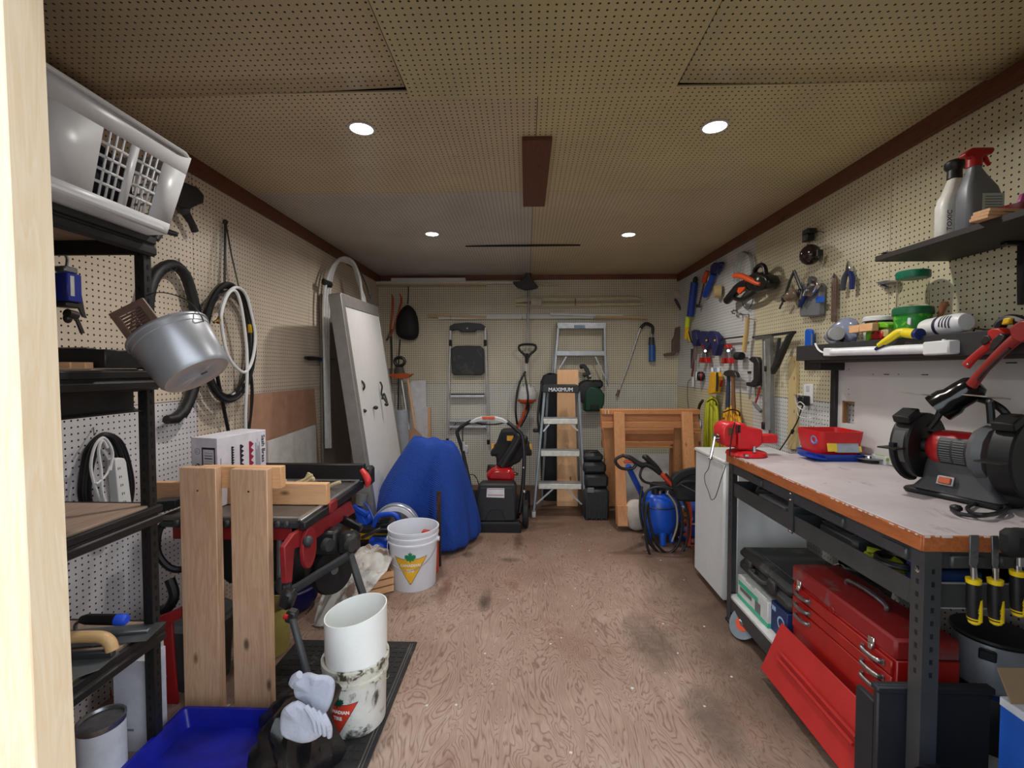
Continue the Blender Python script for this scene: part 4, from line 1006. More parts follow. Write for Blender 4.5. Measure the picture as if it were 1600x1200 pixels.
# plank behind it
solo('upright_plank', 'tall clean pine plank standing on end behind the grey step ladder', 'plank', PINEZ,
     B().box((0, 0, .672), (.205, .038, 1.343), bev=.003), (at(887, 700, y=4.47).x, 4.5, 0))
t = Thing('padded_bag', 'tall black padded bag standing behind the grey step ladder', 'bag', (at(861, 700, y=4.75).x, 4.75, 0), 'back')
t.part('body', M('black padded cloth', (26, 26, 30), .8, bump=.2), B().loft([[(p[0], y_, p[1]) for p in rrect(w_, d_, .05, 4)] for y_, w_, d_ in ((0.0, .16, .18), (.05, .2, .22), (.5, .22, .24), (.9, .24, .24), (1.22, .22, .2), (1.29, .16, .14), (1.31, .06, .05))]))
t.part('strap', BLK, B().tube(spl([(-.1, 1.2, .1), (-.14, .9, .13), (-.13, .75, .12), (-.1, .65, .1)]), .012, 6))
t.part('buckle', BLK, B().box((-.16, .72, .05), (.06, .04, .03), bev=.01))
# green machine hanging
t = Thing('green_blower', 'dark green and black engine blower hung on the back wall beside the plank', 'machine', at(926, 610, y=YW), 'back')
t.part('housing', M('dark green casing', (14, 62, 44), .45), B().prism(t.P2([(911, 642), (912, 612), (920, 602), (936, 606), (943, 616), (942, 630), (937, 642)], .1), .04, .2), bev=.02)
t.part('fan_case', BLK, B().lathe([(.03, 0), (.13, .01), (.14, .06), (.12, .1), (.05, .11), (0, .11)], 24, t.L(917, 612, .08), (0, 0, 1)))
t.part('tank', BLK, B().box(t.L(932, 600, .12), (.13, .09, .12), bev=.02))
t.part('intake', DGREY, B().tube(spl(t.P([(907, 574, .12), (912, 572, .14), (918, 580, .15), (921, 592, .15)]), 4), .024, 8))
t.part('cap', STEEL, B().cyl(t.L(913, 587, .18), t.L(914, 584, .2), .025))
t.part('grille', BLK, B().box(t.L(929, 636, .205), (.09, .05, .01), bev=.004))
t.part('plug', M('pale plug', (200, 200, 200), .5), B().cyl(t.L(921, 588, .2), t.L(924, 587, .21), .012))
# black totes
t = Thing('rolling_tool_case', 'stacked black moulded tool case standing upright right of the step ladder', 'case', (at(932, 760, y=4.1).x, 4.12, 0), 'back')
CASE = M('matt black case', (34, 35, 38), .55, var=.1)
for (l, r, y0_, y1_, d) in ((911, 951, 812, 762, .30), (913, 950, 762, 740, .28), (911, 947, 740, 722, .26), (912, 943, 722, 708, .22)):
    q0, q1 = t.L(l, y0_, .0), t.L(r, y1_, .0)
    t.part('section', CASE, B().box(((q0.x + q1.x) / 2, max((q0.y + q1.y) / 2, .0), -.1), (q1.x - q0.x, q1.y - q0.y - .006, d), bev=.025))
rb = B()
for k in range(5): rb.box((t.L(916 + 7.5 * k, 785, 0).x, t.L(0, 786, 0).y, .052), (.018, .20, .008), bev=.003)
t.part('rib', CASE, rb, kind='stuff')
t.part('latch', GREYP, B().box(t.L(923, 766, .06), (.06, .045, .012), bev=.003))
t.part('handle', BLK, B().tube(spl([t.L(918, 710, -.05), t.L(922, 706, -.05), t.L(932, 706, -.05), t.L(937, 710, -.05)], 4), .012, 8))
# sawhorses
SHW = wood('orange brown sawhorse timber', (206, 146, 96), (178, 116, 70), 'x', .6, .7)
SHZ = wood('orange brown sawhorse leg', (210, 154, 104), (184, 124, 78), 'y', .6, .7)
def sawhorse(lab, y_, l, r, top, legs, dz):
    t = Thing('sawhorse', lab, 'sawhorse', (at((l + r) / 2, 700, y=y_).x, y_, 0), 'back', group='wooden sawhorses stacked at the back')
    def bm(py0, py1, z0, z1): 
        return B().prism(t.P2([(l, py0), (r, py0), (r, py1), (l, py1)], 0), z0, z1)
    t.part('top_plate', SHW, bm(top, top + 7.5, -.10, .0), bev=.003)
    t.part('web', SHW, bm(top + 7.5, top + 19, -.07, -.032), bev=.003)
    t.part('lower_plate', SHW, bm(top + 19, top + 29, -.10, .0), bev=.003)
    for (x0, x1, yb, zt, zb, w_) in legs:
        a = Vector(t.L(x0, top + 4, zt)); c = Vector(t.L(x1, yb, zb))
        if c.y < .02: a_ = (a.y - 0.004) / max(a.y - c.y, 1e-6); c = a + (c - a) * min(1, a_)
        t.part('leg', SHZ, B().bar(a, c, .09, .038, up=(0, 0, 1), bev=.003))
    return t
sh = sawhorse('upper wooden sawhorse with its long front leg reaching the floor', 4.0, 940, 1094, 640, ((967, 971, 819, .022, .16, 0), (1073, 1077, 736, .022, .16, 0), (950, 954, 790, -.12, -.3, 0), (1062, 1058, 790, -.12, -.3, 0)), 0)
solo_b = sh.part('tie_wire', WHT, B().tube(sh.P([(946, 641, .004), (946, 647, .004)]), .003, 6).tube(sh.P([(951, 641, .004), (951, 647, .004)]), .003, 6))
sh.part('foot_block', SHZ, B().bar(sh.L(972, 790, .17), sh.L(973, 822, .20), .086, .036, up=(0, 0, 1), bev=.003))
sawhorse('lower wooden sawhorse tucked beneath the upper one', 4.24, 942, 1096, 671, ((1086, 1092, 800, .02, .05, 0), (952, 950, 800, -.12, -.3, 0), (1055, 1052, 790, -.12, -.3, 0)), 0)
solo('white_board', 'white board standing behind the sawhorses', 'board', M('dull white board', (196, 194, 190), .5), B().prism([(at(978, 700, y=4.6).x, 0), (at(1053, 700, y=4.6).x, 0), (at(1053, 700, y=4.6).x, .5), (at(978, 700, y=4.6).x, .5)], 0, .015), (0, 4.6, 0), 'back')
# ================================================================ things on the floor
def wrap_obj(o, rad, zc=0.0, slope=0.0):
    """bend a flat mesh (x across, y up) of object o round a vertical cylinder facing -y"""
    bm = bmesh.new(); bm.from_mesh(o.data)
    xs = [v.co.x for v in bm.verts]
    k = math.floor(min(xs) / .008) + 1
    while k * .008 < max(xs):
        bmesh.ops.bisect_plane(bm, geom=bm.verts[:] + bm.edges[:] + bm.faces[:], plane_co=(k * .008, 0, 0), plane_no=(1, 0, 0)); k += 1
    for v in bm.verts:
        a = v.co.x / rad; d = rad + v.co.z + slope * v.co.y
        v.co = Vector((d * math.sin(a), -d * math.cos(a), v.co.y + zc))
    bm.to_mesh(o.data); bm.free()
LEAF = [(0, 1), (.12, .72), (.3, .82), (.26, .42), (.5, .62), (.56, .48), (.86, .5), (.76, .28), (.9, .18), (.52, -.12), (.56, -.3), (.1, -.24), (.06, -.5)]
LEAF = LEAF + [(-x, y) for x, y in LEAF[::-1][:-1]]
def emblem(t, par, rad, zc, s, tri, leafm, az, words):
    hold = []
    def add(name, mat, b):
        o = t.part(name, mat, b, parent=par, smooth=False); hold.append(o)
    T = [(-1, .62), (-.5, .52), (0, .5), (.5, .52), (1, .62), (.04, -1), (-.04, -1)]
    add('emblem_edge', M('dark emblem edge', (45, 40, 36), .5), B().prism([(x * s * 1.05, y * s * 1.05) for x, y in T], .0004, .0007))
    add('emblem_triangle', tri, B().prism([(x * s, y * s) for x, y in T], .0005, .0010))
    add('emblem_leaf', leafm, B().prism([(x * s * .40, (y * .46 + .56) * s) for x, y in LEAF], .0008, .0013))
    for txt, y, sz in words:
        o = t.text('lettering', txt, sz * s, (0, y * s, .0012), M('white emblem lettering', (240, 240, 235), .5), parent=par, bold=.0007)
        for v in o.data.vertices: v.co += Vector((0, y * s, .0012))
        o.location = (0, 0, 0); hold.append(o)
    for o in hold:
        wrap_obj(o, rad, zc, .039 if rad > .13 else .027)
        o.data.transform(Matrix.Rotation(R(az), 4, 'Z'))
BUCK = M('white bucket plastic', (226, 228, 236), .38, var=.03)
EYEL = M('emblem yellow', (236, 180, 44), .45); EGRN = M('emblem green', (18, 130, 84), .45); EDGR = M('emblem dark green', (12, 70, 55), .45)
ERED = M('emblem red', (206, 62, 42), .45)
c = at(646, 828, y=2.84)
t = Thing('bucket', 'clean white bucket with yellow triangle emblem standing before the blue blanket', 'bucket', (c.x, 2.84, 0))
hb = .362
bk = t.part('body', BUCK, B().lathe([(.0, .006), (.134, .004), (.136, .0), (.138, .004), (.148, .26), (.149, .275), (.157, .278), (.157, .288), (.151, .292), (.151, .312), (.158, .315), (.158, .325), (.152, .329), (.152, .342), (.159, .346), (.160, hb), (.153, hb), (.150, .34), (.134, .012), (0, .01)], 40, caps=False))
emblem(t, bk, .1443, .155, .098, EYEL, EGRN, 6, [('CANADIAN', .13, .235), ('TIRE', -.20, .24)])
hp = [(.157 * math.cos(R(a)), .157 * math.sin(R(a)) - .01, .285 - .14 * math.sin(R(a + 180)) ** 1.0) for a in range(180, 361, 12)]
t.part('handle', STEEL, B().tube(hp, .0022, 6))
for s_ in (-1, 1): t.part('handle_ear', BUCK, B().cyl((s_ * .15, -.005, .285), (s_ * .166, -.005, .285), .014))
# paint smeared pail with the cut white pipe
cx_ = at(556, 1035, y=1.70).x
t = Thing('paint_pail', 'paint smeared pail with red triangle emblem standing on the rubber mat', 'bucket', (cx_, 1.70, .012))
SM = M('paint smeared white plastic', (216, 216, 210), .4, col2=(58, 54, 48), scale=11, thr=.53)
SM2 = M('paint caked rim', (206, 204, 190), .45, col2=(70, 62, 48), scale=30, thr=.5)
bk = t.part('body', SM, B().lathe([(0, .004), (.104, .002), (.107, 0), (.109, .004), (.114, .19), (.116, .2), (.109, .2), (.104, .01), (0, .008)], 40, caps=False))
t.part('rim', SM2, B().lathe([(.113, .186), (.121, .188), (.121, .202), (.116, .206), (.116, .222), (.124, .226), (.124, .25), (.117, .254), (.112, .25), (.112, .186)], 40, caps=False))
emblem(t, bk, .1117, .093, .072, ERED, EDGR, -14, [('CANADIAN', .13, .235), ('TIRE', -.20, .24)])
t.part('wire', M('loose thin wire', (190, 180, 150), .4, .8), B().tube(spl([(.1, -.05, .2), (.122, -.06, .19), (.135, -.04, .185), (.128, .0, .17)]), .0015, 6))
t = Thing('cut_pipe', 'bright white slant cut wide plastic pipe standing in the smeared pail', 'pipe', (cx_ + .003, 1.70, .262))
TPW = M('bright white plastic', (246, 246, 242), .35, var=.02, Subsurface_Weight=.12)
def slant(r_, n=44): return [(r_ * math.cos(6.2832 * k / n), r_ * math.sin(6.2832 * k / n), .172 + .018 * math.cos(6.2832 * k / n) + .006 * math.sin(6.2832 * k / n)) for k in range(n)]
ring0 = lambda r_, z: [(r_ * math.cos(6.2832 * k / 44), r_ * math.sin(6.2832 * k / 44), z) for k in range(44)]
t.part('wall', TPW, B().loft([ring0(.110, -.04), ring0(.1135, .03), slant(.1145), slant(.1105), ring0(.107, -.04)], cap=False))
# rubber mat
t = Thing('rubber_mat', 'black ribbed rubber mat on the plywood floor under the paint pail', 'mat', (-.835, 1.75, 0))
MATB = M('dusty black rubber', (38, 36, 36), .8, col2=(62, 58, 55), scale=20)
t.part('base', MATB, B().box((0, 0, .004), (.60, .90, .008), bev=.003))
rb = B()
for k in range(15):
    for j in range(24): rb.box((-.25 + .0357 * k, -.40 + .035 * j, .0085), (.024, .024, .003))
t.part('tread_blocks', MATB, rb, kind='stuff', smooth=False)
t.part('edge_line', M('worn pale edge', (96, 92, 88), .8), B().box((.272, 0, .0085), (.004, .86, .002)))
t.part('edge_line', M('worn pale edge', (96, 92, 88), .8), B().box((.283, 0, .0085), (.003, .86, .002)))
# black bag and gloves
t = Thing('rubbish_bag', 'slumped black plastic bag on the floor between the blue bin and the paint pail', 'bag', (at(465, 1120, y=1.46).x, 1.46, .0))
def bagf(u, v):
    a = 2 * math.pi * u; th = math.pi * v
    n_ = noise.noise(Vector((2.2 * math.cos(a), 2.2 * math.sin(a), 3 * v))) * .05 + noise.noise(Vector((6 * math.cos(a), 6 * math.sin(a), 7 * v))) * .022
    r_ = (math.sin(th) ** .55) * (.085 + .05 * v + n_ + .006 * math.sin(13 * a))
    return (r_ * math.cos(a) * 1.15, r_ * math.sin(a), .138 + .135 * math.cos(th) + .25 * n_ * math.sin(th) + .05 * math.cos(a) * math.sin(th) * (.5 + .5 * math.cos(th)))
t.part('sack', M('shiny black film', (20, 20, 22), .28, bump=.35), B().grid(bagf, 36, 18, wrap=True))
GLV = M('pale grey work glove cloth', (170, 174, 188), .95, bump=.5, col2=(140, 132, 130), scale=14, thr=.56)
def pillow(out, th, sc=((0, .93), (.3, 1), (.75, .985), (1, .9), (1.02, .5))):
    cx = sum(p[0] for p in out) / len(out); cy = sum(p[1] for p in out) / len(out)
    r = []
    for k, s_ in sc:
        r.append([(cx + (p[0] - cx) * s_, cy + (p[1] - cy) * s_, th * k + .026 * noise.noise(Vector((p[0] * 30, p[1] * 30, 3))) + .012 * noise.noise(Vector((p[0] * 70 * s_, p[1] * 70 * s_, 9)))) for p in out])
    return r
t = Thing('glove', 'grey work glove with open cuff lying upper on the black bag', 'glove', at(492, 1080, y=1.40), 'back', group='work gloves on the black bag')
o1 = t.P2([(461, 1062), (466, 1056), (475, 1049), (488, 1046), (500, 1047), (514, 1053), (526, 1062), (525, 1078), (521, 1095), (513, 1111), (505, 1113), (496, 1108), (484, 1098), (470, 1090), (464, 1084), (462, 1072)])
t.part('hand', GLV, B().loft(pillow(o1, .024)), sub=1)
t.part('thumb', GLV, B().tube(spl(t.P([(468, 1054, .02), (461, 1060, .015), (458, 1067, .01), (462, 1073, .005)]), 4), [.012, .014, .013, .009], 8))
t = Thing('glove', 'grey work glove lying lower on the black bag, cuff towards the camera', 'glove', at(475, 1115, y=1.36), 'back', group='work gloves on the black bag')
o2 = t.P2([(443, 1104), (452, 1095), (466, 1089), (480, 1098), (494, 1107), (510, 1112), (517, 1118), (514, 1135), (500, 1150), (478, 1156), (458, 1150), (444, 1140), (441, 1122)])
t.part('hand', GLV, B().loft(pillow(o2, .028)), sub=1)
for k in range(4):
    t.part('finger', GLV, B().tube(spl(t.P([(478 + 9 * k, 1104 + 4 * k, .022), (490 + 8 * k, 1122 + 5 * k, .034), (494 + 7 * k, 1142 + 3 * k, .030)]), 4), [.008, .0095, .0075], 8))
# yellow tub behind the planks
solo('yellow_tub', 'pale yellow plastic tub standing behind the upright planks', 'tub', M('pale yellow plastic', (206, 188, 104), .45), B().lathe([(0, .002), (.085, 0), (.09, .01), (.095, .2), (.1, .22), (.094, .22), (.088, .02), (0, .015)], 28, caps=False), (at(416, 990, y=2.1).x, 2.12, 0))
t = Thing('wet_vacuum', 'dark blue ridged plastic drum standing under the table saw', 'vacuum', (-1.36, 2.52, 0))
NV = M('navy plastic', (18, 22, 84), .4)
t.part('drum', NV, B().lathe([(0, .02), (.15, .02), (.165, .05), (.17, .3), (.165, .36), (.12, .42), (0, .43)], 28, caps=False))
for k in range(4): t.part('ridge', NV, B().lathe([(.168, 0), (.175, .008), (.168, .016)], 28, (0, 0, .12 + .035 * k), caps=False))
# crate with dirty rag
t = Thing('slatted_crate', 'low wooden slatted crate half covered by a dirty rag', 'crate', (-1.06, 2.80, 0), 'floor', 34)
for s_ in (-1, 1):
    for k in range(3):
        t.part('slat', PINEX, B().box((s_ * .16, 0, .026 + .044 * k), (.012, .42, .036), bev=.001))
        t.part('slat', PINEX, B().box((0, s_ * .216, .026 + .044 * k), (.33, .012, .036), bev=.001))
t.part('bottom', PINEX, B().box((0, 0, .012), (.30, .40, .01)))
t = Thing('rag', 'crumpled dirty white rag draped over the wooden crate', 'rag', (-1.0, 2.6, 0))
Ls = [(550, 862, 2.95), (528, 896, 2.68), (502, 932, 2.42), (487, 984, 2.33)]
Rs = [(616, 866, 2.80), (608, 884, 2.62), (586, 914, 2.44), (510, 990, 2.31)]
La = spl([at(p[0], p[1], y=p[2]) for p in Ls], 8); Ra = spl([at(p[0], p[1], y=p[2]) for p in Rs], 8)
def ragf(u, v):
    i = v * (len(La) - 1); a = int(min(i, len(La) - 2)); f_ = i - a
    p = La[a].lerp(La[a + 1], f_).lerp(Ra[a].lerp(Ra[a + 1], f_), u)
    n_ = noise.noise(Vector((u * 5, v * 6, 1))) * .03 + noise.noise(Vector((u * 11, v * 13, 4))) * .012
    p = p + Vector((.2 * n_, -.5 * n_, .055 * math.sin(math.pi * u) * (1 - .6 * v) + n_))
    p.z = max(p.z, .006)
    return t.Mi @ p
t.part('cloth', M('dirty cotton rag', (206, 202, 196), .95, bump=.2, col2=(132, 112, 98), scale=9, thr=.54), B().grid(ragf, 26, 30), solid=.005)
# blue moving blanket over something
def bl_mat():
    t_ = NT('quilted blue blanket'); t_.pr(.85)
    v = t_.coord((1, 1, 1))
    wv = t_.n('ShaderNodeTexWave'); wv.inputs['Scale'].default_value = 34; wv.inputs['Distortion'].default_value = 5; wv.inputs['Detail'].default_value = 1; wv.inputs['Detail Scale'].default_value = .25
    wv.bands_direction = 'DIAGONAL'; t_.l(v, wv.inputs['Vector'])
    c = t_.mix(wv.outputs['Fac'], lin((12, 52, 138)), lin((22, 74, 170)))
    t_.base(c); t_.bump(wv.outputs['Fac'], .7, .006)
    return t_.m
prof = [(.806, 652, 698, .05), (.80, 643, 704, .11), (.775, 638, 708, .13), (.72, 630, 714, .15), (.62, 614, 720, .18), (.46, 594, 727, .21), (.30, 584, 734, .24), (.15, 579, 740, .26), (.05, 578, 741, .27), (.012, 577, 739, .275)]
YB_ = 3.50
rings = []
for z, l, r_, ry in prof:
    xa = at(l, 700, y=YB_ - ry * .4).x; xb = at(r_, 700, y=YB_ - ry * .6).x
    cx = (xa + xb) / 2; rx = (xb - xa) / 2
    ring = []
    for k in range(96):
        a = 2 * math.pi * k / 96
        g = min(1, (.83 - z) * 1.5)
        nv = lambda f_, zz, o_: noise.noise(Vector((f_ * math.cos(a), f_ * math.sin(a), zz * z + o_)))
        fold = 1 + g * (.55 * nv(1.7, .9, 2.0) + .32 * nv(3.4, 1.6, 7.0) + .14 * nv(8, 3.0, 11.0))
        # deep pleat falling from the top right corner
        pl = -.30 * g * math.exp(-((a - 5.02 + .25 * (.8 - z)) / .13) ** 2)
        sq = 1 / max(abs(math.cos(a)) ** 2.6 + abs(math.sin(a)) ** 2.6, 1e-6) ** (1 / 2.6)
        ring.append((cx + rx * math.cos(a) * sq * (1 + (fold - 1) * .25), YB_ + ry * math.sin(a) * sq * (fold + pl), z + (.014 * math.sin(5 * a) - .02 * math.cos(a) if z > .7 else 0)))
    rings.append(ring)
t = Thing('moving_blanket', 'bright blue quilted moving blanket draped over a tall shape before the framed panel', 'blanket', (-.75, YB_, 0))
b = B().loft(rings); b.v = [t.Mi @ v for v in b.v]
t.part('cloth', bl_mat(), b, sub=1, sharp=180)
# long handled level or bar beside the bucket, red box
solo('pry_bar', 'dark brown bar standing upright against the blue blanket behind the white bucket', 'bar', M('dark rusty steel', (60, 46, 40), .6, .5, col2=(110, 60, 40)), B().box((0, 0, .26), (.028, .02, .52), bev=.004), (at(686, 840, y=3.08).x, 3.08, 0))
t = Thing('toolbox', 'small orange red case standing behind the white bucket', 'case', (at(684, 880, y=3.02).x - .04, 2.98, 0))
t.part('body', M('orange red plastic', (196, 62, 34), .45), B().box((0, 0, .13), (.10, .07, .255), bev=.01))
t.part('lid', M('orange red plastic', (196, 62, 34), .45), B().box((0, 0, .275), (.106, .076, .03), bev=.008))
t.part('latch', STEEL, B().box((.03, -.04, .25), (.02, .006, .03), bev=.001))
# blue mitre saw on a yellow box
t = Thing('yellow_case', 'black and yellow tool case on the floor under the blue mitre saw', 'case', (at(592, 850, y=3.15).x, 3.20, 0))
t.part('body', BLK, B().box((0, 0, .085), (.40, .22, .165), bev=.012))
t.part('lid', YEL, B().box((0, 0, .2), (.40, .22, .065), bev=.012))
t = Thing('mitre_saw', 'blue mitre saw with round silver blade guard sitting behind the white bucket', 'saw', (at(600, 840, y=3.12).x, 3.13, .235), 'back')
MB_ = M('bright blue saw casting', (16, 74, 190), .4)
q = t.L(620, 822, -.02)
t.part('guard', M('bright aluminium guard', (205, 208, 214), .28, .7), B().prism(circ(.165, 30, q.x, q.y, 0, 190), -.03, .02), bev=.006)
t.part('guard_ring', M('white guard ring', (225, 226, 230), .35), B().prism(circ(.148, 26, q.x, q.y, 5, 175) + circ(.105, 26, q.x, q.y, 5, 175)[::-1], .02, .026))
t.part('blade', STEEL, B().lathe([(0, -.001), (.125, -.001), (.125, .001), (0, .001)], 36, (q.x, q.y - .005, .03)))
t.part('motor', MB_, B().lathe([(.03, 0), (.055, .01), (.06, .1), (.05, .13), (0, .135)], 20, t.L(602, 855, .02), (-.2, .1, 1)).box(t.L(598, 845, .04), (.17, .08, .12), bev=.02))
t.part('handle', MB_, B().tube(spl(t.P([(583, 826, .05), (590, 808, .05), (600, 804, .05), (616, 804, .05), (622, 812, .05), (628, 822, .04)]), 5), .017, 10))
t.part('arm', MB_, B().bar(t.L(575, 830, 0), t.L(558, 795, -.02), .05, .04, bev=.008).bar(t.L(552, 790, .0), t.L(575, 805, .0), .035, .035, bev=.008).box(t.L(570, 812, -.02), (.11, .09, .05), rot=(0, 0, 30), bev=.015))
t.part('base', BLK, B().box((0, .018, -.02), (.34, .035, .22), bev=.008))
t.part('pivot_post', BLKM, B().bar(t.L(570, 860, -.02), t.L(568, 810, -.03), .05, .05, bev=.01))
t.part('depth_knob', GREYP, B().cyl(t.L(563, 790, -.02), t.L(566, 772, -.04), .035, .04))
t.part('air_hose', BLU, B().tube(spl(t.P([(570, 786, 0), (577, 796, .02), (584, 812, .05), (590, 820, .06)]), 4), .007, 8))
t.part('hose_fitting', CHROME, B().tube(t.P([(589, 818, .06), (597, 825, .07)]), .009, 8))
t.part('vents', BLK, B().box(t.L(593, 839, .105), (.07, .004, .004)).box(t.L(593, 842, .105), (.07, .004, .004)).box(t.L(600, 815, .06), (.06, .02, .01)), kind='stuff')
# lawn mower
ym = 3.76
t = Thing('lawn_mower', 'black and red lawn mower with grass box standing below the hung step stool', 'lawn mower', (at(778, 800, y=ym).x, ym, 0), 'back')
MBK = M('black mower plastic', (30, 31, 35), .5, var=.1)
q = t.P2([(742, 816), (743, 780), (747, 760), (752, 756), (803, 756), (807, 762), (807, 816)], 0)
t.part('grass_box', MBK, B().prism(q, -.14, .0), bev=.015)
t.part('box_flap', MBK, B().prism(t.P2([(746, 812), (746, 780), (751, 762), (801, 762), (804, 780), (805, 812), (790, 814), (784, 800), (780, 797), (768, 797), (763, 802), (758, 814)], .01), .0, .012), bev=.004)
lb = t.part('label', M('white mower label', (220, 220, 222), .5), B().prism(t.P2([(761, 763), (788, 763), (788, 778), (760, 777)], .015), .0125, .0135))
t.part('label_stripe', RED, B().prism(t.P2([(762, 773), (787, 773.5), (787, 774.5), (762, 774)], .015), .0136, .0142).prism(t.P2([(762, 764), (787, 764), (787, 764.8), (762, 764.8)], .015), .0136, .0142), parent=lb, kind='stuff')
t.part('rear_flap', RUB, B().prism(t.P2([(742, 834), (742, 819), (746, 816), (810, 816), (815, 820), (814, 835), (780, 836)], .02), -.06, .03), bev=.012)
for (x, y_, zz, rr_) in ((821, 804, -.12, .115), (737, 806, -.12, .115), (824, 776, -.62, .09), (742, 780, -.62, .09)):
    cc = t.L(x, y_, zz); cc.y = rr_ + .001
    wh = t.part('wheel', RUB, B().lathe([(.3 * rr_, -.022), (.85 * rr_, -.026), (rr_, -.018), (rr_, .018), (.85 * rr_, .026), (.3 * rr_, .022)], 26, cc, (1, 0, 0)))
    t.part('hub', GREYP, B().lathe([(.0, -.02), (.35 * rr_, -.024), (.5 * rr_, -.01), (.5 * rr_, .01), (.35 * rr_, .024), (0, .02)], 16, cc, (1, 0, 0)), parent=wh)
t.part('deck', MBK, B().box(t.L(778, 790, -.5) + Vector((0, .0, 0)), (.44, .16, .42), bev=.05))
t.part('engine_cover', M('glossy mower red', (178, 22, 30), .22), B().prism(t.P2([(760, 752), (760, 742), (764, 736), (775, 733), (795, 733), (801, 738), (804, 746), (803, 754)], -.16), -.40, -.16), bev=.03)
t.part('engine_base', MBK, B().box(t.L(782, 757, -.30), (.26, .04, .2), bev=.01))
t.part('maker_plate', M('silver plate', (200, 200, 200), .4), B().box(t.L(780, 754, -.27), (.09, .012, .004)))
t.part('fuel_cap', BLK, B().cyl(t.L(767, 738, -.32), t.L(768, 727, -.32), .04, .036).cyl(t.L(783, 732, -.36), t.L(783, 729, -.36), .03))
t.part('folded_catcher', M('black folded cloth', (26, 26, 28), .8, bump=.2), B().prism(t.P2([(776, 730), (775, 712), (767, 714), (766, 706), (770, 700), (775, 694), (778, 685), (783, 672), (804, 671), (808, 680), (812, 692), (820, 694), (826, 690), (832, 712), (818, 712), (812, 722), (800, 728)], -.3), -.44, -.28), bev=.02)
t.part('yellow_label', M('amber label', (225, 160, 40), .5), B().prism(t.P2([(792, 681), (802, 681), (802, 689), (792, 688.5)], -.27), -.278, -.272))
t.part('blower_tube', BLK, B().tube(spl(t.P([(784, 728, -.24), (794, 712, -.24), (803, 698, -.24), (812, 682, -.24)]), 4), .045, 12))
t.part('side_knob', BLK, B().ball(t.L(820, 686, -.3), (.03, .035, .03)))
t.part('amber_tabs', M('amber label', (225, 160, 40), .5), B().box(t.L(770, 697, -.3), (.02, .05, .01)).box(t.L(829, 698, -.3), (.02, .05, .01)), kind='stuff')
HT = M('black handle tube', (24, 24, 26), .35)
t.part('handle_tube', HT, B().tube(spl(t.P([(741, 796, -.05), (735, 760, -.06), (723, 706, -.1), (715, 680, -.1), (715, 673, -.1), (722, 666, -.1), (736, 658, -.1)]), 5), .015, 10))
t.part('handle_tube', HT, B().tube(spl(t.P([(812, 800, -.05), (817, 760, -.06), (819, 710, -.08), (816, 682, -.1), (808, 672, -.1), (800, 665, -.1), (791, 658, -.1)]), 5), .017, 10))
t.part('control_panel', M('pale grey control panel', (200, 200, 202), .45), B().prism(t.P2([(733, 660), (744, 653), (752, 651), (775, 651), (784, 653), (794, 659), (791, 662), (776, 658), (752, 658), (740, 661)], -.08), -.11, -.06), bev=.006)
t.part('control_lever', ORG, B().prism(t.P2([(753, 651), (773, 651), (773, 655), (766, 655.5), (763, 654), (759, 655.5), (754, 655)], -.05), -.06, -.045), bev=.003)
t.part('bail', BLK, B().tube(spl(t.P([(741, 660, -.1), (755, 663, -.08), (775, 663, -.08), (792, 660, -.1)]), 4), .006, 6))
t.part('cable_clamp', LGREY, B().tube(t.P([(725, 690, -.07), (726, 704, -.06)]), .016, 8).box(t.L(729, 702, -.06), (.03, .07, .03), bev=.006))
t.part('cable', BLK, B().tube(spl(t.P([(729, 660, -.09), (723, 672, -.09), (723, 690, -.08)]), 4), .005, 6).tube(spl(t.P([(730, 742, -.05), (740, 742, -.05), (746, 750, -.08), (748, 758, -.1)]), 4), .004, 6))
t.part('adjuster', CHROME, B().tube(t.P([(727, 770, .0), (735, 778, .02)]), .008, 8).ball(t.L(734, 766, -.02), .012).ball(t.L(819, 768, -.03), .016).ball(t.L(818, 731, -.05), .01).ball(t.L(800, 730, -.25), .012).cyl(t.L(804, 740, -.24), t.L(808, 741, -.22), .014), kind='stuff')
# --- compressor and pressure washer
t = Thing('air_compressor', 'blue upright air compressor tank with brass fittings on the floor by the white fridge', 'compressor', (at(1033, 800, y=3.62).x, 3.62, 0), 'back')
CBL = M('glossy compressor blue', (24, 80, 186), .3)
cz = Vector((0, .16, -.02))
t.part('tank', CBL, B().lathe([(0, 0), (.10, .01), (.135, .05), (.14, .1), (.14, .22), (.13, .28), (.09, .32), (0, .33)], 28, t.W((t.M.translation.x - .02, 3.62, .06)), (0, 1, 0)))
t.part('weld_band', BLK, B().tube([t.W((t.M.translation.x - .02 + .141 * math.cos(R(a)), 3.62 + .141 * math.sin(R(a)), .285)) for a in range(0, 360, 15)], .004, 6, closed=True))
for k in (-1, 0, 1): t.part('foot', CBL, B().cyl((.09 * k - .02, 0, .05 if k else .12), (.09 * k - .02, .1, .05 if k else .11), .022, .028))
t.part('pump', BLK, B().box((-.0, .42, 0), (.16, .07, .12), bev=.02).cyl((-.06, .38, .05), (-.06, .46, .05), .03).cyl((.06, .38, .05), (.07, .46, .05), .026))
t.part('pump_cap', STEEL, B().cyl((-.03, .385, .07), (-.03, .41, .07), .014).cyl((.02, .385, .08), (.03, .42, .08), .018))
t.part('brass_manifold', M('brass fitting', (170, 140, 80), .3, .9), B().cyl((.13, .14, .12), (.13, .29, .12), .014).cyl((.11, .24, .12), (.16, .24, .12), .018).cyl((.115, .19, .12), (.15, .19, .12), .02))
t.part('gauge', CHROME, B().cyl((.17, .22, .13), (.17, .22, .155), .024).cyl((.14, .1, .13), (.14, .1, .15), .016).ball((.1, .07, .14), .014).cyl((.19, .17, .12), (.23, .17, .13), .012))
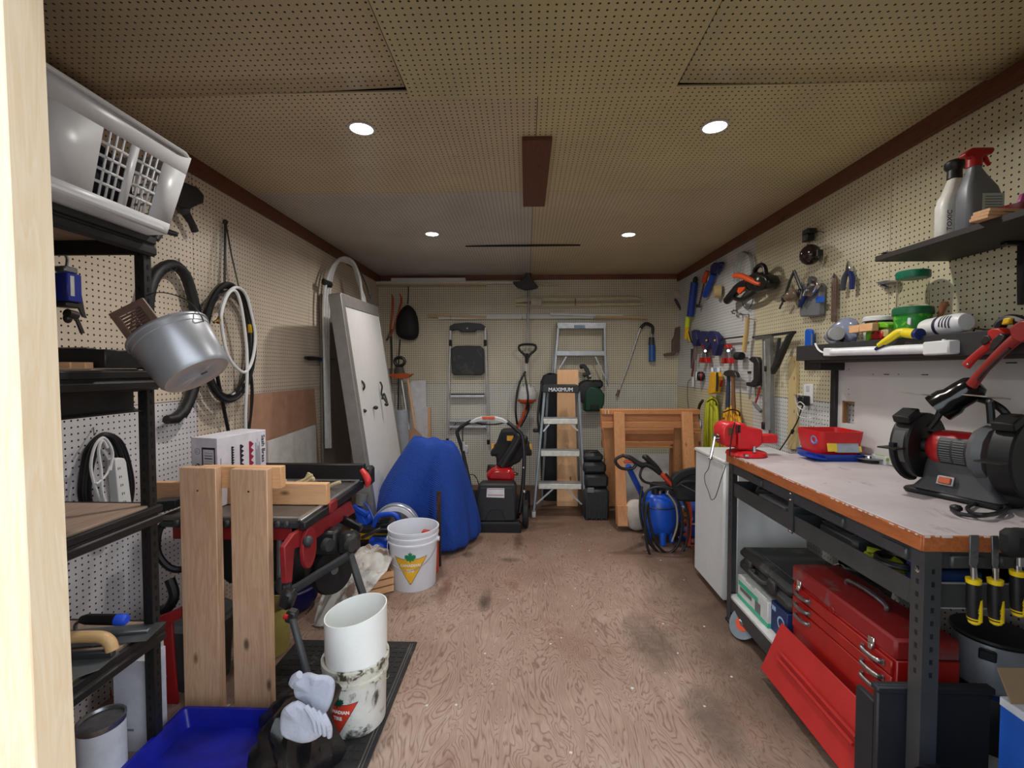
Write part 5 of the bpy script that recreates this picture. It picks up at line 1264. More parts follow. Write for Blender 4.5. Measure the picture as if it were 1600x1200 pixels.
t = Thing('pressure_washer', 'blue and orange red pressure washer with black hand lance beside the compressor', 'pressure washer', (at(1062, 800, y=3.45).x, 3.45, 0), 'back')
OR2 = M('orange red plastic tube', (205, 66, 34), .4)
t.part('lance_grip', BLK, B().tube(spl(t.P([(974, 712), (984, 715), (994, 722), (1004, 727), (1010, 726), (1020, 730), (1032, 740)], 0), 4), [.011, .018, .02, .022, .018, .021, .018], 10).tube(spl(t.P([(1004, 716), (1008, 714), (1016, 721), (1026, 730), (1034, 740)], .0), 4), [.008, .022, .021, .018, .012], 10))
t.part('trigger_guard', BLK, B().tube(spl(t.P([(975, 711), (964, 716), (962, 722), (968, 730), (978, 733), (990, 731), (994, 724)], .0), 5), .012, 8))
t.part('trigger', OR2, B().tube(t.P([(975, 722), (985, 721), (992, 722)], .0), .011, 8))
t.part('handle_tube', BLU, B().tube(t.P([(981, 728, -.02), (988, 742, -.06), (1004, 775, -.12)]), .022, 10))
t.part('lance', OR2, B().tube(spl(t.P([(1032, 739), (1045, 752), (1060, 766), (1072, 782), (1077, 796), (1077, 820), (1075, 850)], .0), 4), [.016, .02, .022, .024, .02, .018, .018], 10))
t.part('lance_stripe', BLK, B().tube(spl(t.P([(1040, 740, .02), (1052, 754, .03), (1064, 770, .03)]), 4), .008, 6))
t.part('stand_foot', OR2, B().prism(t.P2([(1074, 884), (1076, 868), (1082, 856), (1087, 858), (1087, 872), (1084, 885)], .0), -.04, .02), bev=.006)
t.part('body', BLU, B().box(t.L(1078, 800, -.2), (.26, .14, .2), bev=.03).box(t.L(1080, 835, -.2), (.2, .2, .16), bev=.03))
t.part('skirt', M('dark maroon base', (84, 20, 30), .5), B().box(t.L(1082, 850, -.15) * 1, (.16, .14, .16), bev=.03))
t.part('wheel', BLK, B().lathe([(.03, -.02), (.09, -.022), (.095, 0), (.09, .022), (.03, .02)], 20, Vector((.0, .096, -.16)), (1, 0, 0)))
t.part('hose_coil', M('matt black hose', (24, 25, 26), .55), B().tube(spl(t.P([(1006, 726, -.02), (1000, 742, .0), (1006, 752, 0), (1020, 756, .0), (1040, 760, .03), (1062, 772, .05), (1074, 800, .06), (1076, 830, .06), (1068, 858, .06), (1050, 876, .06), (1032, 866, .06), (1016, 846, .07), (1007, 810, .07), (1006, 780, .07), (1016, 764, .07), (1038, 762, .08), (1056, 776, .08), (1066, 810, .08), (1060, 850, .08), (1042, 864, .08), (1024, 846, .1), (1014, 810, .1), (1012, 785, .1), (1008, 810, .12), (1010, 845, .12), (1018, 872, .12), (1036, 885.5, .12), (1054, 882, .12), (1066, 866, .1)]), 6), .010, 8).tube(spl(t.P([(1003, 760, .02), (1000, 790, .04), (1004, 820, .04), (1016, 850, .04), (1036, 868, .04)]), 5), .010, 8))
t.part('clear_hose', M('cloudy hose', (140, 130, 110), .4), B().tube(spl(t.P([(1044, 772, .1), (1056, 790, .1), (1058, 820, .1), (1050, 846, .1)]), 5), .007, 8))
t = Thing('tool_bag', 'black open tool bag sitting on the blue washer beside the fridge', 'bag', at(1074, 776, y=3.4), 'back')
BAGM = M('black canvas', (26, 26, 28), .8, bump=.2)
t.part('body', BAGM, B().loft([[(p[0], y_, p[1]) for p in rrect(w_, d_, .04, 4)] for y_, w_, d_ in ((-.02, .16, .12), (.0, .20, .16), (.12, .22, .17), (.17, .20, .15))]))
t.part('flap', BAGM, B().tube(spl(t.P([(1054, 752, .08), (1062, 744, .08), (1074, 738, .08), (1090, 736, .08)]), 5), .03, 8, flat=.5).tube(spl(t.P([(1058, 760, .09), (1066, 754, .1), (1078, 752, .1), (1092, 754, .1)]), 5), .012, 8))
t.part('pen', STEEL, B().tube(t.P([(1064, 757, .12), (1086, 768, .12)]), .004, 6))
t = Thing('cloth_sack', 'off white sack slumped behind the blue compressor', 'sack', (at(994, 790, y=3.85).x, 3.85, 0))
t.part('sack', M('off white sacking', (186, 178, 166), .9, bump=.3), B().grid(lambda u, v: ((.10 + .015 * noise.noise(Vector((4 * math.cos(6.283 * u), 4 * math.sin(6.283 * u), 4 * v)))) * math.cos(6.283 * u) * math.sin(math.pi * v) ** .7, .1 * math.sin(6.283 * u) * math.sin(math.pi * v) ** .7, .125 - .125 * math.cos(math.pi * v)), 24, 14, wrap=True))
# --- fridge
t = Thing('mini_fridge', 'plain white bar fridge standing at the far end of the workbench', 'fridge', (1.36, 2.82, 0))
FW = M('white fridge enamel', (212, 214, 214), .35, var=.03)
t.part('cabinet', FW, B().box((.03, 0, .43), (.40, .44, .77), bev=.008))
t.part('door', FW, B().box((-.21, 0, .425), (.065, .44, .79), bev=.012))
t.part('top', FW, B().box((.0, 0, .826), (.50, .45, .022), bev=.006))
t.part('gasket', M('grey gasket', (150, 150, 150), .6), B().box((-.173, 0, .425), (.012, .42, .76)))
for a in (-.16, .18):
    for b_ in (-.17, .17): t.part('foot', BLK, B().cyl((a, b_, 0), (a, b_, .05), .018))
# ================================================================ right wall: hung tools and shelves
def RT(name, lab, cat, px, py, group=None): return Thing(name, lab, cat, at(px, py, x=XR - .0005), 'right', group=group)
def tb(t, pts, r, n=8, k=4, z=.04, **kw): return B().tube(spl(t.P(pts, z), k), r, n, **kw)
def hk(t, px, py, z=.05): t.part('hook', DSTEEL, B().tube(spl(t.P([(px, py - 3, 0), (px, py, z * .6), (px, py, z), (px, py - 3, z + .008)]), 3), .0022, 6))
t = RT('pump_tube', 'long blue tube with lime lower end hung nearest the far corner of the right wall', 'tool', 1080, 480)
t.part('barrel', M('glossy tool blue', (18, 52, 140), .28), tb(t, [(1085, 441), (1082, 465), (1078.5, 494)], .036, 14, z=.045))
t.part('plunger', BLK, tb(t, [(1087, 432), (1086.5, 437), (1085, 442)], [.012, .026, .02], 10, z=.045))
t.part('lower_sleeve', M('lime plastic', (200, 215, 40), .45), tb(t, [(1075, 495), (1073.5, 512)], .026, 12, z=.045))
t.part('tip', YEL, tb(t, [(1073.5, 512), (1072, 529)], .022, 12, z=.045))
t = RT('caulking_gun', 'caulking gun with orange grip and silver cradle hung beside the blue tube', 'caulking gun', 1100, 450)
t.part('grip', ORG, tb(t, [(1105, 423), (1103, 432), (1100, 441)], [.018, .026, .024], 10))
t.part('cradle', STEEL, tb(t, [(1099, 442), (1095, 462), (1091, 478)], .004, 6, z=.02).tube(t.P([(1103, 442, .06), (1098, 462, .06), (1094, 479, .06)]), .004, 6))
t.part('push_rod', DSTEEL, tb(t, [(1103, 430), (1092, 479)], .006, 6))
t.part('front_plate', BLK, B().cyl(t.L(1092, 476, .04), t.L(1091.5, 480, .04), .024))
hk(t, 1106, 420)
t = RT('caulking_gun', 'bright blue caulking gun with pale label hung tilted under the ceiling trim', 'caulking gun', 1110, 435)
t.part('barrel', BLU, tb(t, [(1115, 428), (1108, 446), (1101, 462)], .027, 12))
t.part('label', M('pale tube label', (210, 205, 180), .6), tb(t, [(1112.5, 432), (1110, 438)], .0275, 12))
t.part('handle', DBLU, B().prism(t.P2([(1112, 426), (1114, 414), (1119, 410), (1124, 412), (1128, 409), (1129, 412), (1122, 424), (1117, 428)], .04), .02, .06), bev=.004)
t.part('trigger', DBLU, tb(t, [(1121, 414), (1126, 420), (1123, 428)], .007, 6))
hk(t, 1119, 409)
CLR = NT('clear film'); CLR.pr(.15, Transmission_Weight=.85, IOR=1.15); CLR.base(lin((225, 230, 228))); CLR = CLR.m
t = RT('clear_tubing', 'hank of clear plastic tubing hung above the black leaf blower', 'tubing', 1160, 415)
b = B()
for k in range(4): b.tube(spl(t.P([(1146 + 3 * k, 440, .03), (1148 + 3 * k, 410, .03), (1158 + 2 * k, 394 + k, .03), (1170 + k, 398, .03), (1174 + k, 420, .03), (1172, 445, .03), (1160, 456, .03)], 0), 5), .006, 6)
t.part('coil', CLR, b)
t = RT('cord_loop', 'thin grey cord ring hanging below the leaf blower', 'cord', 1168, 468)
t.part('ring', GREYP, tb(t, [(1170, 452), (1161, 462), (1160, 474), (1166, 483), (1172, 480), (1177, 466), (1176, 452)], .004, 6, z=.02))
t = RT('tape_roll', 'roll of tan tape standing out on a hook left of the leaf blower', 'tape', 1129, 455)
c0 = t.L(1130, 455, .0)
t.part('roll', M('tan masking tape', (196, 172, 120), .6), B().lathe([(.032, .02), (.055, .02), (.055, .075), (.032, .075)], 22, c0, (-.25, 0, 1)).lathe([(.032, .02), (.032, .075)], 22, c0, (-.25, 0, 1), caps=False))
t.part('core', M('pink card core', (200, 160, 160), .7), B().lathe([(.028, .02), (.033, .02), (.033, .077), (.028, .077)], 22, c0, (-.25, 0, 1), caps=False))
t = RT('leaf_blower', 'black and orange handheld leaf blower hung on the right wall', 'blower', 1175, 445)
LB = M('glossy black casing', (16, 16, 17), .3)
t.part('fan_housing', LB, B().ball(t.L(1194, 440, .08), (.072, .068, .062), 20, 12).prism(t.P2([(1175, 446), (1178, 430), (1190, 425), (1208, 431), (1212, 440), (1206, 452), (1190, 457), (1180, 453)], .08), .04, .13), bev=.015)
t.part('top_loop', LB, tb(t, [(1178, 432), (1181, 420), (1189, 414), (1195, 418), (1197, 430)], .016, 10, z=.09))
t.part('nozzle', LB, tb(t, [(1175, 444), (1158, 448), (1147, 458), (1136, 470)], [.046, .042, .037, .032], 14, z=.08))
t.part('lower_grip', LB, tb(t, [(1184, 452), (1172, 462), (1158, 468), (1146, 466)], [.02, .018, .018, .014], 10, z=.09))
t.part('orange_handle', M('vivid orange', (228, 84, 24), .4), tb(t, [(1147, 431), (1158, 431), (1170, 436), (1180, 441), (1188, 444)], [.016, .021, .02, .018, .012], 10, z=.13))
t.part('orange_panel', M('vivid orange', (228, 84, 24), .4), B().prism(t.P2([(1152, 456), (1156, 445), (1166, 439), (1170, 442), (1163, 452), (1156, 460)], .115), .105, .12), bev=.004)
hk(t, 1189, 412)
t = RT('c_clamp', 'tiny silver clamp on a hook above the blue bar clamps', 'clamp', 1148, 490)
t.part('frame', STEEL, tb(t, [(1143, 487), (1149, 485), (1153, 489), (1152, 496)], .006, 6).tube(t.P([(1144, 489, .04), (1148, 490, .04)]), .006, 6))
hk(t, 1146, 486)
t = RT('peg_hook', 'bare wire peg hook right of the tiny silver clamp', 'hook', 1160, 491)
t.part('wire', DSTEEL, tb(t, [(1157, 489, 0), (1160, 491, .03), (1166, 492, .05), (1170, 491, .05), (1170, 496, .055)], .003, 6))
# bar clamps
CLB = M('navy clamp plastic', (32, 34, 84), .45)
t = RT('bar_clamp', 'black bar clamp with two navy jaws hung level on the right wall', 'clamp', 1120, 530)
t.part('bar', BLKM, B().bar(t.L(1110, 532, .05), t.L(1160, 526, .05), .012, .012))
for (a, b_) in ((1104, 545), (1117, 556)):
    t.part('jaw', CLB, B().prism(t.P2([(a - 7, 520), (a - 4, 517), (a + 2, 519), (a + 7, 526), (a + 9, 538), (a + 5, b_), (a, b_ - 1), (a - 2, 536), (a - 7, 536)], .06), .03, .085), bev=.005)
    t.part('pad', YEL, B().ball(t.L(a, 532, .09), .009))
t = RT('bar_clamp', 'worn navy clamp with brown grip hung just left of the level bar clamp', 'clamp', 1087, 530)
t.part('jaw', CLB, B().prism(t.P2([(1083, 517), (1087, 515), (1090, 517), (1092, 530), (1090, 541), (1085, 540)], .06), .03, .08), bev=.005)
t.part('bar', STEEL, B().bar(t.L(1086, 536, .05), t.L(1081, 576, .05), .008, .016))
t.part('grip', M('brown grip', (120, 96, 84), .6), tb(t, [(1088, 540), (1086, 562)], .013, 8, z=.06))
t = RT('spokeshave', 'slim yellow handled knife hung under the lime tube', 'tool', 1077, 523)
t.part('handle', YEL, tb(t, [(1074, 512), (1076, 524), (1078, 534)], [.01, .013, .009], 8, z=.07))
t.part('blade', DSTEEL, tb(t, [(1076, 518), (1079, 530), (1082, 536)], .007, 6, z=.08))
def springclamp(lab, ox, oy, s):
    t = RT('spring_clamp', lab, 'clamp', ox, oy, 'red tipped spring clamps')
    for d in (-1, 1):
        t.part('arm', STEEL, B().prism(t.P2([(ox + d * .5, oy - 12 * s), (ox + d * 3.2 * s, oy - 10 * s), (ox + d * 4.2 * s, oy), (ox + d * 5.5 * s, oy + 12 * s), (ox + d * 2 * s, oy + 12 * s), (ox + d * 1.2, oy)], .04), .03 + .008 * d, .055 + .008 * d), bev=.003)
        t.part('grip', RED, B().prism(t.P2([(ox + d * 1.5 * s, oy + 6 * s), (ox + d * 5 * s, oy + 6 * s), (ox + d * 7.2 * s, oy + 15 * s), (ox + d * 2.6 * s, oy + 15 * s)], .045), .025, .07), bev=.004)
    t.part('nose', RED, B().prism(t.P2([(ox - 3 * s, oy - 9 * s), (ox - 1 * s, oy - 15 * s), (ox + 2 * s, oy - 15 * s), (ox + 4 * s, oy - 9 * s)], .045), .025, .07), bev=.005)
    t.part('spring', CHROME, B().tube(t.P([(ox, oy - 5 * s, .0), (ox, oy - 5 * s, .08)]), .012, 10))
springclamp('red tipped spring clamp hanging below the navy bar clamp', 1102, 553, .92)
springclamp('red tipped spring clamp hanging left of the mallet', 1138, 553, 1)
t = RT('mallet', 'rubber mallet hung head down by its pale wooden handle', 'mallet', 1165, 525)
t.part('handle', wood('pale ash handle', (206, 176, 120), (180, 146, 92), 'y', .5, knots=False), tb(t, [(1168, 496), (1166.5, 520), (1163, 550)], [.016, .015, .013], 10, z=.05))
t.part('dipped_grip', M('yellow dip', (206, 190, 60), .5), tb(t, [(1164.5, 524), (1162.5, 549)], .0145, 10, z=.05))
t.part('head', RUB, B().lathe([(0, 0), (.028, .002), (.032, .01), (.032, .085), (.028, .093), (0, .095)], 18, t.L(1150.5, 556, .05), (1, -.05, 0)))
t = RT('c_clamp', 'large black C clamp hung right of the mallet head', 'clamp', 1178, 580)
t.part('frame', BLKM, B().prism(t.P2([(1173, 562), (1178, 557), (1186, 558), (1190, 566), (1190, 594), (1187, 602), (1180, 605), (1170, 603), (1169, 597), (1177, 597), (1181, 592), (1181, 568), (1177, 565)], .04), .025, .06), bev=.006)
t.part('screw', STEEL, tb(t, [(1171, 580), (1171.5, 604), (1171, 624)], .006, 8))
t.part('swivel', BLKM, B().cyl(t.L(1171, 580, .04), t.L(1171, 584, .04), .014))
t = RT('hex_key', 'pair of thin steel rods hanging under the C clamp', 'tool', 1178, 612)
t.part('rod', STEEL, tb(t, [(1178, 604), (1178.5, 620)], .004, 6))
t.part('rod', STEEL, tb(t, [(1174, 604), (1172, 622)], .004, 6))
t = RT('nut_driver', 'red shafted tool with grey handle hanging askew by the aluminium bar', 'tool', 1183, 625)
t.part('shaft', RED, tb(t, [(1187, 606), (1184, 620), (1180, 631)], .006, 6))
t.part('handle', GREYP, tb(t, [(1177, 629), (1183, 636), (1189, 643)], [.010, .013, .012], 8, z=.05))
t = RT('bar_level', 'long square aluminium bar standing on end against the right wall', 'bar', 1200, 600)
t.part('bar', PALW, B().bar(t.L(1197, 526, .06), t.L(1198, 672, .06), .035, .04, up=(0, 0, 1), bev=.002))
t.part('side_bar', M('grey anodised bar', (140, 140, 142), .4, .8), B().bar(t.L(1204, 524, .03), t.L(1206, 690, .03), .03, .03, up=(0, 0, 1), bev=.002))
t.part('end_window', BLK, B().box(t.L(1192, 665, .085), (.03, .05, .01), bev=.003).box(t.L(1196, 576, .085), (.02, .04, .01), bev=.003), kind='stuff')
t = RT('rafter_square', 'black metal bracket with triangular brace hung above the aluminium bar', 'square', 1222, 545)
t.part('top_arm', BLKM, B().bar(t.L(1178, 527, .07), t.L(1241, 519, .07), .016, .03, bev=.002))
t.part('arm_plate', STEEL, B().prism(t.P2([(1178, 526), (1205, 523), (1205, 528), (1180, 532)], .09), .086, .09))
t.part('brace', BLKM, B().prism(t.P2([(1241, 519), (1236, 526), (1216, 572), (1208, 585), (1207, 576), (1222, 545), (1232, 524)], .07), .055, .085), bev=.003)
t.part('inner_brace', DGREY, B().bar(t.L(1218, 528, .06), t.L(1210, 575, .06), .012, .02))
# lower group
t = RT('putty_knife', 'thin scraper with dark red handle hung low near the back corner', 'scraper', 1083, 575)
t.part('blade', DSTEEL, B().prism(t.P2([(1080, 545), (1083, 545), (1082, 575), (1079.5, 575)], .03), .03, .034))
t.part('handle', M('dark red handle', (106, 44, 40), .5), tb(t, [(1084, 562), (1083, 575), (1081, 588)], [.009, .011, .009], 8))
t.part('pale_tip', WHT, B().box(t.L(1082.5, 597, .03), (.035, .10, .012), bev=.002))
t = RT('thin_lanyard', 'thin dark lanyard hanging in a narrow loop near the corner', 'cord', 1076, 615)
t.part('string', BLK, tb(t, [(1080, 592), (1075, 598), (1074, 620), (1076, 640), (1077, 655)], .003, 6, z=.02))
t = RT('wire_spool', 'spool with black drum and white flanges hung left of the yellow tool', 'spool', 1102, 588)
c0 = t.L(1102, 588, .0)
t.part('drum', BLK, B().lathe([(.03, .01), (.045, .02), (.045, .06), (.03, .07)], 20, c0, (-.5, 0, 1)))
t.part('flange', WHT, B().lathe([(.0, .072), (.048, .072), (.048, .08), (0, .08)], 20, c0, (-.5, 0, 1)))
t.part('band', RED, B().lathe([(.046, .03), (.0465, .034), (.046, .04)], 20, c0, (-.5, 0, 1), caps=False))
t = RT('white_reel', 'small white reel hung between the spool and the hammers', 'reel', 1126, 582)
t.part('body', WHT, B().lathe([(0, 0), (.045, 0), (.045, .02), (.03, .024), (.03, .05), (.045, .054), (.045, .07), (0, .07)], 20, t.L(1124, 582, 0), (-.3, 0, 1)))
t.part('blue_band', M('pale blue tape', (110, 150, 200), .5), B().lathe([(.031, .026), (.036, .03), (.036, .046), (.031, .05)], 20, t.L(1124, 582, 0), (-.3, 0, 1)))
t = RT('staple_gun', 'yellow and black tool hanging between the spool and the hammers', 'tool', 1118, 598)
YT = M('tool yellow', (226, 168, 24), .4)
t.part('body', YT, B().prism(t.P2([(1114, 586), (1117, 581), (1123, 581), (1126, 588), (1124, 604), (1122, 614), (1113, 616), (1111, 611), (1113, 604)], .05), .03, .085), bev=.006)
t.part('inlay', BLK, B().prism(t.P2([(1119, 582), (1122, 582), (1123, 596), (1121, 612), (1119, 611)], .088), .086, .09), bev=.001)
t.part('red_lever', RED, B().bar(t.L(1126, 604, .06), t.L(1128, 594, .06), .01, .02))
t = RT('hammer', 'claw hammer with brown wooden handle hung in front of the yellow cord', 'hammer', 1146, 600)
t.part('head', DSTEEL, B().prism(t.P2([(1133, 585), (1135, 580), (1141, 578), (1147, 579), (1152, 582), (1155, 590), (1151, 589), (1147, 587), (1143, 588), (1137, 588)], .06), .045, .08), bev=.006)
t.part('handle', wood('brown hickory handle', (140, 92, 56), (112, 70, 40), 'y', .5, knots=False), tb(t, [(1145, 586), (1146, 615), (1147, 646)], [.011, .014, .017], 10, z=.06))
t = RT('hammer', 'hammer with dark blue rubber handle hung left of the brown handled one', 'hammer', 1138, 600)
t.part('head', DSTEEL, B().prism(t.P2([(1131, 586), (1133, 581), (1142, 580), (1144, 586)], .035), .02, .045), bev=.005)
t.part('handle', M('slate blue rubber', (44, 54, 76), .6), tb(t, [(1138, 585), (1138, 610), (1137, 640)], [.012, .016, .018], 10, z=.035))
# hose coils
def hank(name, lab, cat, mat, xs, top, bot, tie, r_, zz=.07):
    t = RT(name, lab, cat, (xs[0] + xs[-1]) / 2, (top + bot) / 2)
    n_ = len(xs); mid = (xs[0] + xs[-1]) / 2
    for k, x in enumerate(xs):
        z_ = zz + .02 * math.sin(k * 2.4)
        tp = top + 5 * ((x - mid) / (xs[-1] - xs[0]) * 2) ** 2
        xm = mid + (x - mid) * .55
        t.part('loop', mat, B().tube(spl(t.P([(x + .3, bot, z_), (x, (top + bot) / 2, z_ + .02), (xm + (x - xm) * .5, top + 16, z_ + .015), (xm, tp, z_ * .7), (xm + (x - xm) * .6, top + 14, .03), (x - .5, (top + bot) / 2, .02)], 0), 5), r_, 8))
    t.part('tie', BLK, B().tube(spl(t.P([(xs[0] + 3, tie + 4, zz + .05), (mid, tie, zz + .07), (xs[-1] - 4, tie + 3, zz + .05), (xs[-1] - 2, tie + 10, zz + .04)]), 4), .006, 6))
    return t
t = hank('air_hose', 'thick lime green air hose hung in long loops beside the sawhorses', 'hose', M('lime green hose', (176, 178, 28), .45), [1102, 1105, 1108, 1112, 1116, 1119, 1122], 621, 760, 624, .015)
t.part('coupler', CHROME, tb(t, [(1094, 655), (1095, 672)], .009, 8, z=.12))
t.part('dark_tail', M('dark hose tail', (52, 50, 30), .5), tb(t, [(1098, 626), (1093, 634), (1091, 650), (1095, 668)], .014, 8, z=.1))
t = hank('extension_cord', 'orange yellow extension cord hung in loops behind the hammers', 'cord', M('orange yellow cord', (224, 164, 32), .5), [1128, 1133, 1138, 1143, 1148, 1153, 1158], 636, 730, 640, .012, .04)
t.part('dark_loop', M('brown cord', (130, 80, 36), .5), tb(t, [(1131, 652), (1127, 670), (1128, 690)], .010, 8, z=.06))
# goggles, flask and rods
t = RT('goggles', 'clear safety goggles hung by their black elastic strap', 'goggles', 1238, 455)
t.part('strap', BLK, tb(t, [(1226, 466), (1234, 440), (1241, 424)], .015, 6, flat=.4, z=.05).tube(spl(t.P([(1241, 424, .05), (1247, 440, .06), (1252, 456, .07), (1250, 468, .08)]), 4), .015, 6, flat=.4).tube(t.P([(1224, 470, .05), (1218, 482, .05)]), .011, 6, flat=.3).tube(t.P([(1250, 466, .06), (1248, 480, .06)]), .011, 6, flat=.3))
t.part('lens', M('smoky goggle lens', (150, 130, 110), .15, Transmission_Weight=.4), B().ball(t.L(1238, 462, .06), (.062, .035, .045), rot=(0, 0, 12)))
t.part('clip', BLK, B().ball(t.L(1226, 466, .06), (.022, .026, .02)).ball(t.L(1250, 457, .07), (.02, .026, .02)))
t = RT('flask', 'flat grey flask with bright blue patch hung on the right wall', 'flask', 1275, 470)
t.part('body', M('flat grey plastic', (112, 112, 116), .5), B().prism(t.P2([(1258, 447), (1262, 443), (1286, 442), (1289, 446), (1287, 492), (1284, 494), (1258, 495), (1256, 492)], .02), .01, .05), bev=.008)
t.part('patch', M('bright blue patch', (20, 92, 196), .4), B().prism(t.P2([(1275, 464), (1288.5, 462), (1288, 472), (1275, 473)], .051), .0505, .052))
t = RT('locking_pliers', 'chrome locking pliers with blue grips hung across the grey flask', 'pliers', 1262, 450)
t.part('jaw', CHROME, B().prism(t.P2([(1262, 441), (1268, 436), (1276, 438), (1278, 445), (1272, 455), (1264, 463), (1258, 462), (1260, 452)], .08), .06, .085), bev=.006)
t.part('arm', CHROME, tb(t, [(1268, 445), (1260, 452), (1256, 462)], .008, 8, z=.09))
t.part('grip', DBLU, tb(t, [(1259, 460), (1254, 470), (1250, 478)], [.012, .014, .012], 8, z=.07))
t.part('wheel', DSTEEL, B().cyl(t.L(1269, 438, .05), t.L(1269, 438, .08), .024))
hk(t, 1273, 437)
t = RT('wrench_rod', 'long rusty flat wrench hung upright by the blue pliers', 'wrench', 1302, 465)
t.part('bar', M('rust brown steel', (122, 94, 78), .45, .6, col2=(150, 140, 130)), B().prism(t.P2([(1299, 503), (1300, 432), (1303, 428), (1306, 432), (1307, 436), (1306, 503)], .03), .022, .034), bev=.002)
t.part('bright_edge', STEEL, B().bar(t.L(1304, 436, .036), t.L(1303, 503, .036), .005, .003))
t.part('eye', BLK, B().cyl(t.L(1303, 433, .03), t.L(1303, 433, .036), .006))
hk(t, 1303, 431)
t = RT('pliers', 'needle nose pliers with blue handles hung jaws up', 'pliers', 1325, 432)
t.part('jaws', CHROME, B().prism(t.P2([(1325, 407), (1328, 415), (1330, 424), (1326, 427), (1322, 424), (1323, 415)], .04), .03, .046), bev=.003)
t.part('handle', DBLU, tb(t, [(1327, 424), (1331.5, 434), (1331, 452)], [.011, .014, .012], 8))
t.part('handle', M('grey blue grip', (56, 62, 76), .5), tb(t, [(1324, 424), (1319, 436), (1317, 454)], [.011, .014, .012], 8))
t = RT('ball_lamp', 'round glossy dark brown lamp head hung high on the right wall', 'lamp', 1266, 398)
t.part('head', M('glossy dark brown', (40, 26, 24), .15), B().ball(t.L(1266, 398, .06), (.058, .06, .055), 24, 16))
t.part('yoke', BLK, B().tube([t.L(1266 + 15 * math.cos(R(a)), 399 + 8 * math.sin(R(a)), .06) for a in range(0, 190, 18)], .005, 6).box(t.L(1281, 395, .06), (.012, .035, .03)))
hk(t, 1262, 384)
t = RT('black_pouch', 'small black pouch hung just above the round lamp head', 'pouch', 1264, 368)
t.part('body', BLK, B().box(t.L(1263, 369, .04), (.052, .066, .05), bev=.006))
t.part('flap', BLK, B().box(t.L(1265, 362, .045), (.062, .03, .056), bev=.006))
t.part('pin', DSTEEL, tb(t, [(1272, 361, .03), (1282, 362, .03), (1288, 363, 0)], .002, 6))
t = RT('spirit_level', 'small bright blue spirit level hung upright behind the bench shelf', 'level', 1264, 543)
t.part('body', M('vivid blue level', (16, 92, 200), .4), B().prism(t.P2([(1260, 518), (1262, 514), (1266, 514), (1270, 517), (1270, 572), (1267, 575), (1262, 575), (1259, 571)], .03), .02, .04), bev=.004)
t.part('edge', ALU, B().bar(t.L(1268.5, 522, .041), t.L(1268, 560, .041), .006, .003))
t = RT('wall_clip', 'short grey folding hook screwed to the right wall', 'hook', 1380, 443)
t.part('plate', STEEL, B().prism(t.P2([(1367, 441), (1385, 438), (1393, 440), (1388, 443), (1374, 445)], .05), .01, .05), bev=.002)
t.part('tongue', GREYP, B().bar(t.L(1378, 446, .03), t.L(1386, 450, .03), .01, .02))
t = RT('lath', 'cream wooden lath with hole marks standing upright beside the wall outlet', 'lath', 1240, 630)
LTH = wood('cream painted lath', (206, 186, 138), (188, 164, 112), 'y', .6, knots=False)
t.part('strip', LTH, B().prism(t.P2([(1234, 557), (1246, 557), (1246, 702), (1233, 702)], .01), .0, .02), bev=.001)
nb = B()
for k in range(5): nb.box(t.L(1241, 565 + 26 * k, .0205), (.006, .02 if k % 2 else .008, .001))
t.part('hole_marks', M('rusty hole marks', (110, 76, 44), .8), nb, kind='stuff')
t = RT('wall_outlet', 'white double wall outlet plate with a black adapter plugged in', 'outlet', 1263, 615)
t.part('plate', WHT, B().prism(t.P2([(1256, 600), (1270, 600), (1269.5, 631), (1256, 630)], .006), .0, .008), bev=.002)
t.part('socket', M('outlet socket', (190, 190, 190), .5), B().box(t.L(1262, 607, .009), (.03, .035, .003), bev=.001))
t.part('adapter', BLK, B().box(t.L(1256, 626, .03), (.055, .06, .05), bev=.006))
t = RT('charger_cable', 'tangled white charging cable hanging from the black adapter', 'cable', 1250, 635)
t.part('cable', WHT, tb(t, [(1254, 617, .07), (1246, 616, .07), (1243, 624, .07), (1246, 634, .06), (1254, 640, .06), (1257, 634, .06), (1250, 628, .07), (1245, 634, .06), (1247, 648, .04), (1258, 653, .04), (1270, 652, .03), (1279, 648, .03)], .0028, 6, k=5))
t.part('plug', CHROME, tb(t, [(1244, 617, .075), (1246, 624, .075)], .007, 8))
t = RT('power_lead', 'black power lead running slanting down the wall to the bench end', 'cord', 1230, 680)
t.part('cord', BLK, tb(t, [(1255, 632, .05), (1250, 645, .04), (1246, 658, .04), (1232, 683, .04), (1218, 704, .05)], .004, 6))
t.part('inline_switch', BLK, tb(t, [(1239, 672), (1237, 677)], .010, 8))
# ---------------------------------------------------------------- shelf above the bench with backing board
t = Thing('bench_shelf', 'long black tray shelf with raised lip fixed above the workbench', 'shelf', (1.63, 1.9, 1.40))
SHF = M('charcoal painted shelf', (46, 44, 46), .5, var=.15)
wp(t, 'lip', SHF, B().box((1.535, 1.825, 1.4385), (.012, 1.64, .082), bev=.002))
wp(t, 'end_lip', SHF, B().box((1.63, 2.64, 1.4385), (.20, .012, .082), bev=.002))
wp(t, 'tray', SHF, B().box((1.63, 1.825, 1.472), (.19, 1.64, .014)))
wp(t, 'bracket', BLKM, B().box((1.64, 2.56, 1.372), (.15, .14, .055), bev=.003))
wp(t, 'under_edge', M('dark brown under edge', (48, 38, 34), .6), B().box((1.565, 1.80, 1.391), (.05, 1.5, .014)))
t = Thing('backing_board', 'white painted backing board with a square hole standing behind the workbench', 'board', (1.70, 1.8, .9))
def ybox(y0, y1, z0, z1, x0=1.695, x1=1.715): return B().box(((x0 + x1) / 2, (y0 + y1) / 2, (z0 + z1) / 2), (x1 - x0, y1 - y0, z1 - z0))
hy1, hy0 = at(1317, 640, x=1.695).y, at(1335, 640, x=1.695).y
